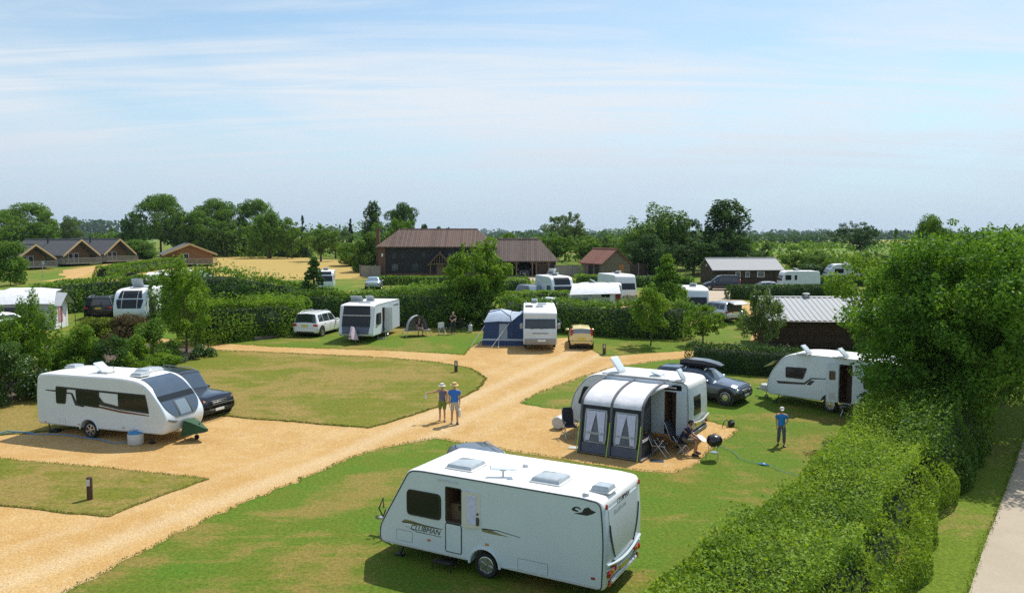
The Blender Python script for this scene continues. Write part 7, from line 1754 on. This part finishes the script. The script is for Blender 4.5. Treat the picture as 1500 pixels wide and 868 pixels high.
# background trees: kind, variant, leaf, px, top, width, Y
TREES = [
 ('oak', 1, 'mid', 42, 298, 92, 215, 'broad tree with a feathery top behind the leftmost lodge'),
 ('broad', 1, 'mid', 8, 310, 70, 190, 'dark rounded tree at the left edge behind the lodges'),
 ('broad', 2, 'mid', 62, 314, 62, 195, 'rounded tree just right of the feathery topped tree'),
 ('oak', 2, 'pale', 106, 317, 34, 220, 'small tree alone on the skyline above the third lodge'),
 ('broad', 3, 'dark', 196, 311, 44, 190, 'dark round tree left of the tall pair behind the third lodge'),
 ('oak', 3, 'mid', 236, 287, 84, 205, 'tall open crowned tree behind the gap between the lodges'),
 ('broad', 4, 'mid', 262, 305, 60, 200, 'green tree to the right of the tall open crowned tree'),
 ('oak', 1, 'mid', 292, 310, 60, 200, 'tree above the orange lodge'),
 ('oak', 1, 'mid', 313, 292, 64, 215, 'pale feathery topped tree above the stubble field'),
 ('oak', 2, 'mid', 345, 297, 60, 212, 'ragged dark tree above the stubble field'),
 ('oak', 3, 'mid', 376, 294, 56, 214, 'narrow blue green tree above the stubble field'),
 ('broad', 1, 'mid', 330, 318, 66, 200, 'wide green tree at the left end of the field hedge'),
 ('weep', 1, 'bright', 395, 305, 78, 188, 'bright weeping tree behind the stubble field'),
 ('broad', 2, 'bright', 428, 322, 40, 186, 'light green rounded tree by the electric pole'),
 ('cone', 1, 'fir', 444, 315, 16, 200, 'tiny spiky conifer right of the electric pole'),
 ('broad', 3, 'mid', 470, 330, 64, 165, 'dark wide tree before the field edge'),
 ('broad', 4, 'pale', 492, 328, 50, 185, 'grey green tree behind the dark wide tree'),
 ('cone', 2, 'fir', 514, 320, 14, 195, 'small spire conifer left of the tall barn trees'),
 ('bush', 1, 'mid', 540, 342, 60, 135, 'wide leafy shrub left of the barn chimney'),
 ('bush', 2, 'bright', 512, 358, 56, 150, 'light green shrub left of the grey fence'),
 ('tall', 1, 'dark', 546, 296, 36, 175, 'tall twin stemmed dark tree left of the barn'),
 ('oak', 2, 'dark', 590, 298, 60, 170, 'dark crowned tree behind the barn chimney'),
 ('broad', 1, 'bright', 590, 314, 50, 150, 'bright rounded tree against the barn roof'),
 ('broad', 2, 'mid', 556, 330, 50, 160, 'mid green tree between the tall twin tree and the barn'),
 ('oak', 3, 'dark', 622, 329, 14, 330, 'small distant tree just above the left of the barn ridge'),
 ('oak', 1, 'dark', 643, 332, 14, 340, 'small distant tree above the middle of the barn ridge'),
 ('oak', 2, 'dark', 656, 333, 9, 350, 'smallest distant tree above the barn ridge'),
 ('broad', 1, 'pale', 828, 308, 66, 170, 'pale grey green tree right of the cart lodge'),
 ('broad', 3, 'bright', 812, 340, 60, 150, 'bright bushy tree behind the end of the cart lodge'),
 ('broad', 4, 'bright', 852, 342, 66, 150, 'bright bushy tree behind the board fence'),
 ('broad', 1, 'mid', 892, 344, 60, 155, 'green tree behind the outbuilding roof'),
 ('weep', 2, 'mid', 958, 292, 112, 138, 'tall weeping birch with ragged top'),
 ('broad', 2, 'dark', 1008, 326, 84, 140, 'dark dense tree between the two tall weeping ones'),
 ('tall', 3, 'dark', 1062, 293, 92, 132, 'tall weeping tree above the metal roofed shelter'),
 ('broad', 3, 'dark', 1066, 335, 90, 128, 'lower green tree at the foot of the tall weeping tree'),
 ('broad', 4, 'dark', 1016, 345, 84, 126, 'lower dark tree behind the left end of the shelter'),
 ('bush', 1, 'dark', 945, 345, 76, 128, 'dark understorey bush behind the outbuilding'),
 ('broad', 1, 'bright', 1098, 352, 34, 135, 'small bright tree right of the tall weeping tree'),
 ('tall', 2, 'mid', 1122, 357, 26, 140, 'small forked tree behind the shelter roof'),
 ('broad', 2, 'bright', 1165, 362, 56, 128, 'bright green tree behind the old white caravan'),
 ('broad', 3, 'mid', 1200, 368, 60, 122, 'green tree behind the hedge right of the old caravan'),
 ('broad', 4, 'bright', 1232, 370, 56, 118, 'yellow green tree left of the dark spreading tree'),
 ('bush', 2, 'dark', 1185, 388, 50, 118, 'low dark bush behind the old white caravan'),
 ('broad', 4, 'dark', 1252, 322, 72, 190, 'dark spreading tree on the skyline left of the big right trees'),
 ('cone', 3, 'mid', 1311, 334, 18, 150, 'slim pale sapling poking above the right trees'),
 ('broad', 1, 'mid', 1285, 366, 70, 105, 'green tree below the dark spreading tree'),
 ('oak', 1, 'mid', 1362, 318, 70, 70, 'feathery topped tree at the back of the right hand trees'),
 ('broad', 3, 'bright', 1490, 330, 90, 75, 'rounded tree on the skyline at the right edge'),
 ('broad', 2, 'mid', 1085, 346, 14, 420, 'small dark field tree left of the distant turbines'),
 ('oak', 3, 'dark', 1129, 350, 14, 420, 'lone round field tree on the distant plain'),
 ('oak', 2, 'dark', 1148, 349, 18, 430, 'field tree pair member left of the distant copse'),
 ('oak', 1, 'dark', 1180, 349, 20, 430, 'field tree in the middle of the distant copse'),
 ('broad', 4, 'dark', 1205, 352, 12, 400, 'small field tree right of the distant copse'),
 ('broad', 1, 'pale', 145, 338, 22, 260, 'pale small tree left of the dark round tree behind the lodges'),
 ('broad', 2, 'mid', 165, 336, 26, 250, 'green tree just left of the dark round tree behind the lodges'),
 ('bush', 1, 'mid', 205, 352, 60, 180, 'green hedge like shrub behind the third lodge roof'),
 ('bush', 2, 'bright', 745, 344, 40, 160, 'low green bush behind the cart lodge ridge'),
]
for (k, v, lm, px, top, wd, Y, lb) in TREES:
    far_tree(k, v, lm, px, top, wd, Y, lb, 'bush' if k == 'bush' else 'tree')
# small plants in the yard
for i, (px, py, top, wd) in enumerate(((757, 412, 400, 8), (770, 413, 399, 9), (781, 412, 404, 7))):
    near_tree('bush', px, py, top, wd, 'mid', .16, 60, 120 + i, ['small shrub at the left of the yard planting', 'tallest small shrub in the yard planting', 'small shrub at the right of the yard planting'][i], 'shrub', 'shrub', n=8)
near_tree('young', 850, 405, 386, 12, 'bright', .2, 50, 125, 'thin young tree in front of the board fence', n=14, Y=114)

# far woods: long irregular belts of trees on the plain
def wood(label, Y, x0, x1, hfun, seed, lm='dark', leaf=None, dens=1.):
    rs = np.random.RandomState(seed); a = atY(x0, Y).x; c = atY(x1, Y).x; n = int((c - a) / (Y * .005)); Ps = []; leaf = leaf or Y * .0030; o = Vector((a, Y, gz(Y)))
    for i in range(n):
        x = a + (c - a) * rs.rand(); h = hfun((x - a) / (c - a)) * (.6 + .7 * rs.rand()); w_ = h * (.7 + .8 * rs.rand()); m_ = int(60 * dens)
        d = sphere_pts(m_, rs); Ps.append(np.stack([x - a + d[:, 0] * w_ * .7, rs.normal() * Y * .02 + d[:, 1] * w_, np.maximum(0, h * .5 + d[:, 2] * h * .55)], 1))
    P = np.concatenate(Ps); V = leaf_cloud(P, np.tile([0, 0, .6], (len(P), 1)), leaf, rs, 1.0, .8)
    ob = link('distant_wood', np_mesh('distant_wood', V, [L[lm]])); ob.location = o; tag(ob, label, 'wood', kind='stuff')
wood('low belt of far trees on the plain', 560, 630, 1300, lambda f: 5.0, 201)
wood('belt of far trees at mid distance', 1100, -200, 1700, lambda f: 9, 202)
wood('far wood on the horizon', 2300, -300, 1800, lambda f: 15 + 4 * math.sin(f * 20), 203)
wood('farthest blue wood on the horizon', 4100, -300, 1800, lambda f: 24 + 8 * math.sin(f * 13 + 1), 204)
wood('raised wooded hill far behind the lodges', 1500, 60, 300, lambda f: 24 * math.sin(PI * min(1, max(0, f))) + 8, 205, dens=5)
wood('hedgerow trees along the far green field', 330, 1080, 1330, lambda f: 2.4, 206, 'mid')
wood('hedgerow behind the lodges', 230, -60, 240, lambda f: 5.0, 207, 'mid', .6, 2)
wood('dense undergrowth behind the field hedge', 205, 270, 560, lambda f: 7.0, 208, 'mid', .55, 2)
wood('undergrowth between barn and weeping trees', 165, 780, 1100, lambda f: 5.5, 209, 'mid', .5, 2)
wood('undergrowth behind the old caravan', 135, 1130, 1330, lambda f: 4.0, 210, 'mid', .42, 2)

# grass fringes along the gravel and blades on the near lawns
def fringe(lines, seed):
    rs = np.random.RandomState(seed); Ps = []
    for E in lines:
        for a, c in zip(E, E[1:] + E[:1]):
            if min(a.y, c.y) > 60 or max(a.y, c.y) < 15 or abs(a.x) > 32: continue
            L_ = (c - a).length; n = int(L_ * 90); f = rs.rand(n)[:, None]; q = np.array(a) * (1 - f) + np.array(c) * f; q += rs.normal(size=q.shape) * np.array([.045, .045, 0]); Ps.append(q)
    P = np.concatenate(Ps); P[:, 2] = np.interp(P[:, 1], [k[0] for k in KN], [k[1] for k in KN]) + .035
    n = len(P); d = rs.normal(size=(n, 3)) * .5; d[:, 2] = 0
    return P, rs
P, rs = fringe([E1, E2, E3, E4], 5)
n = len(P); a = rs.rand(n) * 6.28; sz = .02 + .03 * rs.rand(n) ** 2; u = np.stack([np.cos(a), np.sin(a), 0 * a], 1) * sz[:, None] * .35
up = np.stack([rs.normal(size=n) * .4, rs.normal(size=n) * .4, np.ones(n)], 1) * sz[:, None]
V = np.stack([P - u, P + u, P + up + u * .2, P + up - u * .2], 1).reshape(-1, 3)
ob = link('grass_fringe', np_mesh('grass_fringe', V, [L['grass']])); tag(ob, 'short grass blades along the gravel edges', 'grass', kind='stuff')
CLOUD = .95; CLOUDCOL = (6.2, 6.6, 7.0); SKYS = .12; HAZE = .00008; EXPO = .16; HORIZ = (4.1, 4.95, 6.0); SKYTINT = (.92, 1.12, 1.12, 1)
# ------------------------------------------------------------------ camera, sky, sun, air
cam = bpy.data.cameras.new('Camera'); cam.sensor_width = 36; cam.lens = 36 * F / 1500; cam.clip_end = 30000; cam.clip_start = .1
co = bpy.data.objects.new('Camera', cam); COL.objects.link(co); co.location = (0, 0, H); co.rotation_euler = (PI / 2 - PIT, 0, 0); SC.camera = co
SUN_EL = R(57); sx, sy = .62, .78
sun = bpy.data.lights.new('sun', 'SUN'); sun.energy = 4.6; sun.angle = R(.53); sun.color = (1., .955, .88)
so = bpy.data.objects.new('sun', sun); COL.objects.link(so)
dv = Vector((sx, sy, 0)).normalized() * math.cos(SUN_EL); dv.z = math.sin(SUN_EL)
so.rotation_euler = dv.to_track_quat('Z', 'Y').to_euler(); so.location = (40, 60, 80)
w = bpy.data.worlds.new('World'); SC.world = w; w.use_nodes = True; nt = w.node_tree
bg = nt.nodes['Background']; sk = nd(nt, 'ShaderNodeTexSky', sky_type='NISHITA'); sk.sun_disc = False; sk.sun_elevation = SUN_EL
sk.sun_rotation = math.atan2(sx, sy); sk.altitude = 50; sk.air_density = 1.; sk.dust_density = .6; sk.ozone_density = 1.6
# thin high cloud: streaked noise on a plane far overhead, whitening the sky
tc = nd(nt, 'ShaderNodeTexCoord'); sp_ = nd(nt, 'ShaderNodeSeparateXYZ'); nt.links.new(tc.outputs['Generated'], sp_.inputs[0])
mxz = nd(nt, 'ShaderNodeMath', operation='MAXIMUM'); mxz.inputs[1].default_value = .03; nt.links.new(sp_.outputs['Z'], mxz.inputs[0])
dz_ = nd(nt, 'ShaderNodeMath', operation='ADD'); dz_.inputs[1].default_value = .10; nt.links.new(mxz.outputs[0], dz_.inputs[0])
dx_ = nd(nt, 'ShaderNodeMath', operation='DIVIDE'); dy_ = nd(nt, 'ShaderNodeMath', operation='DIVIDE')
nt.links.new(sp_.outputs['X'], dx_.inputs[0]); nt.links.new(dz_.outputs[0], dx_.inputs[1]); nt.links.new(sp_.outputs['Y'], dy_.inputs[0]); nt.links.new(dz_.outputs[0], dy_.inputs[1])
cb = nd(nt, 'ShaderNodeCombineXYZ'); nt.links.new(dx_.outputs[0], cb.inputs[0]); nt.links.new(dy_.outputs[0], cb.inputs[1])
def cn(scale, rot, s, det, rgh, dist, seed):
    mp = nd(nt, 'ShaderNodeMapping'); mp.inputs['Rotation'].default_value = (0, 0, R(rot)); mp.inputs['Scale'].default_value = s; mp.inputs['Location'].default_value = (seed, seed * .7, 0)
    nt.links.new(cb.outputs[0], mp.inputs[0]); n = nd(nt, 'ShaderNodeTexNoise'); n.inputs['Scale'].default_value = scale; n.inputs['Detail'].default_value = det; n.inputs['Roughness'].default_value = rgh; n.inputs['Distortion'].default_value = dist
    nt.links.new(mp.outputs[0], n.inputs['Vector']); return n.outputs['Fac']
def rr(v, a, b_, c, d): 
    r = nd(nt, 'ShaderNodeMapRange'); r.interpolation_type = 'SMOOTHSTEP'
    for k, x in (('From Min', a), ('From Max', b_), ('To Min', c), ('To Max', d)): r.inputs[k].default_value = x
    nt.links.new(v, r.inputs['Value']); return r.outputs[0]
big = rr(cn(.55, 20, (1, .55, 1), 4, .55, .3, 3.1), .25, .65, .12, .85)
st1 = rr(cn(1.5, 62, (.22, 1.5, 1), 10, .64, 1.6, 8.4), .36, .78, 0, .62)
mxx = nd(nt, 'ShaderNodeMath', operation='ADD'); bz = nd(nt, 'ShaderNodeMath', operation='MULTIPLY'); nt.links.new(big, bz.inputs[0]); nt.links.new(rr(sp_.outputs['Z'], .14, .27, 1., .40), bz.inputs[1]); nt.links.new(bz.outputs[0], mxx.inputs[0]); nt.links.new(st1, mxx.inputs[1])
cl = nd(nt, 'ShaderNodeClamp'); nt.links.new(mxx.outputs[0], cl.inputs[0])
# veil is thickest in the middle of the sky, thin overhead
hz = rr(sp_.outputs['Z'], -.02, .10, .35, 1.); cm_ = nd(nt, 'ShaderNodeMath', operation='MULTIPLY'); nt.links.new(cl.outputs[0], cm_.inputs[0]); nt.links.new(hz, cm_.inputs[1])
c2 = nd(nt, 'ShaderNodeMath', operation='MULTIPLY'); c2.inputs[1].default_value = CLOUD; nt.links.new(cm_.outputs[0], c2.inputs[0])
tint = nd(nt, 'ShaderNodeMix', data_type='RGBA', blend_type='MULTIPLY'); tint.inputs['Factor'].default_value = 1; tint.inputs['B'].default_value = SKYTINT; nt.links.new(sk.outputs[0], tint.inputs['A'])
mc = nd(nt, 'ShaderNodeMix', data_type='RGBA'); mc.inputs['B'].default_value = (*CLOUDCOL, 1); nt.links.new(c2.outputs[0], mc.inputs['Factor']); nt.links.new(tint.outputs['Result'], mc.inputs['A'])
lo = rr(sp_.outputs['Z'], .0, .17, .85, .05)
m3 = nd(nt, 'ShaderNodeMix', data_type='RGBA'); m3.inputs['B'].default_value = (*HORIZ, 1); nt.links.new(lo, m3.inputs['Factor']); nt.links.new(mc.outputs['Result'], m3.inputs['A'])
nt.links.new(m3.outputs['Result'], bg.inputs['Color']); bg.inputs['Strength'].default_value = SKYS
# the air
if HAZE:
    b = MB(); b.box((0, 3500, 88.), (17600, 8900, 184)); hz_ = b.build('haze', mat('haze_air', (1, 1, 1), var=0), smooth=False)
    m = hz_.data.materials[0]; n = m.node_tree; n.nodes.remove(n.nodes['Principled BSDF']); v = n.nodes.new('ShaderNodeVolumePrincipled'); v.inputs['Color'].default_value = (.62, .78, .95, 1); v.inputs['Density'].default_value = HAZE; v.inputs['Anisotropy'].default_value = .2
    n.links.new(v.outputs[0], n.nodes['Material Output'].inputs['Volume']); hz_['kind'] = 'stuff'
vs = SC.view_settings; vs.view_transform = 'Standard'; vs.look = 'None'; vs.exposure = EXPO; vs.gamma = 1; vs.use_curve_mapping = False
SC.cycles.max_bounces = 6; SC.cycles.diffuse_bounces = 4; SC.cycles.glossy_bounces = 3; SC.cycles.transmission_bounces = 4; SC.cycles.transparent_max_bounces = 6; SC.cycles.volume_bounces = 0
SC.cycles.use_denoising = False; SC.cycles.adaptive_threshold = .003
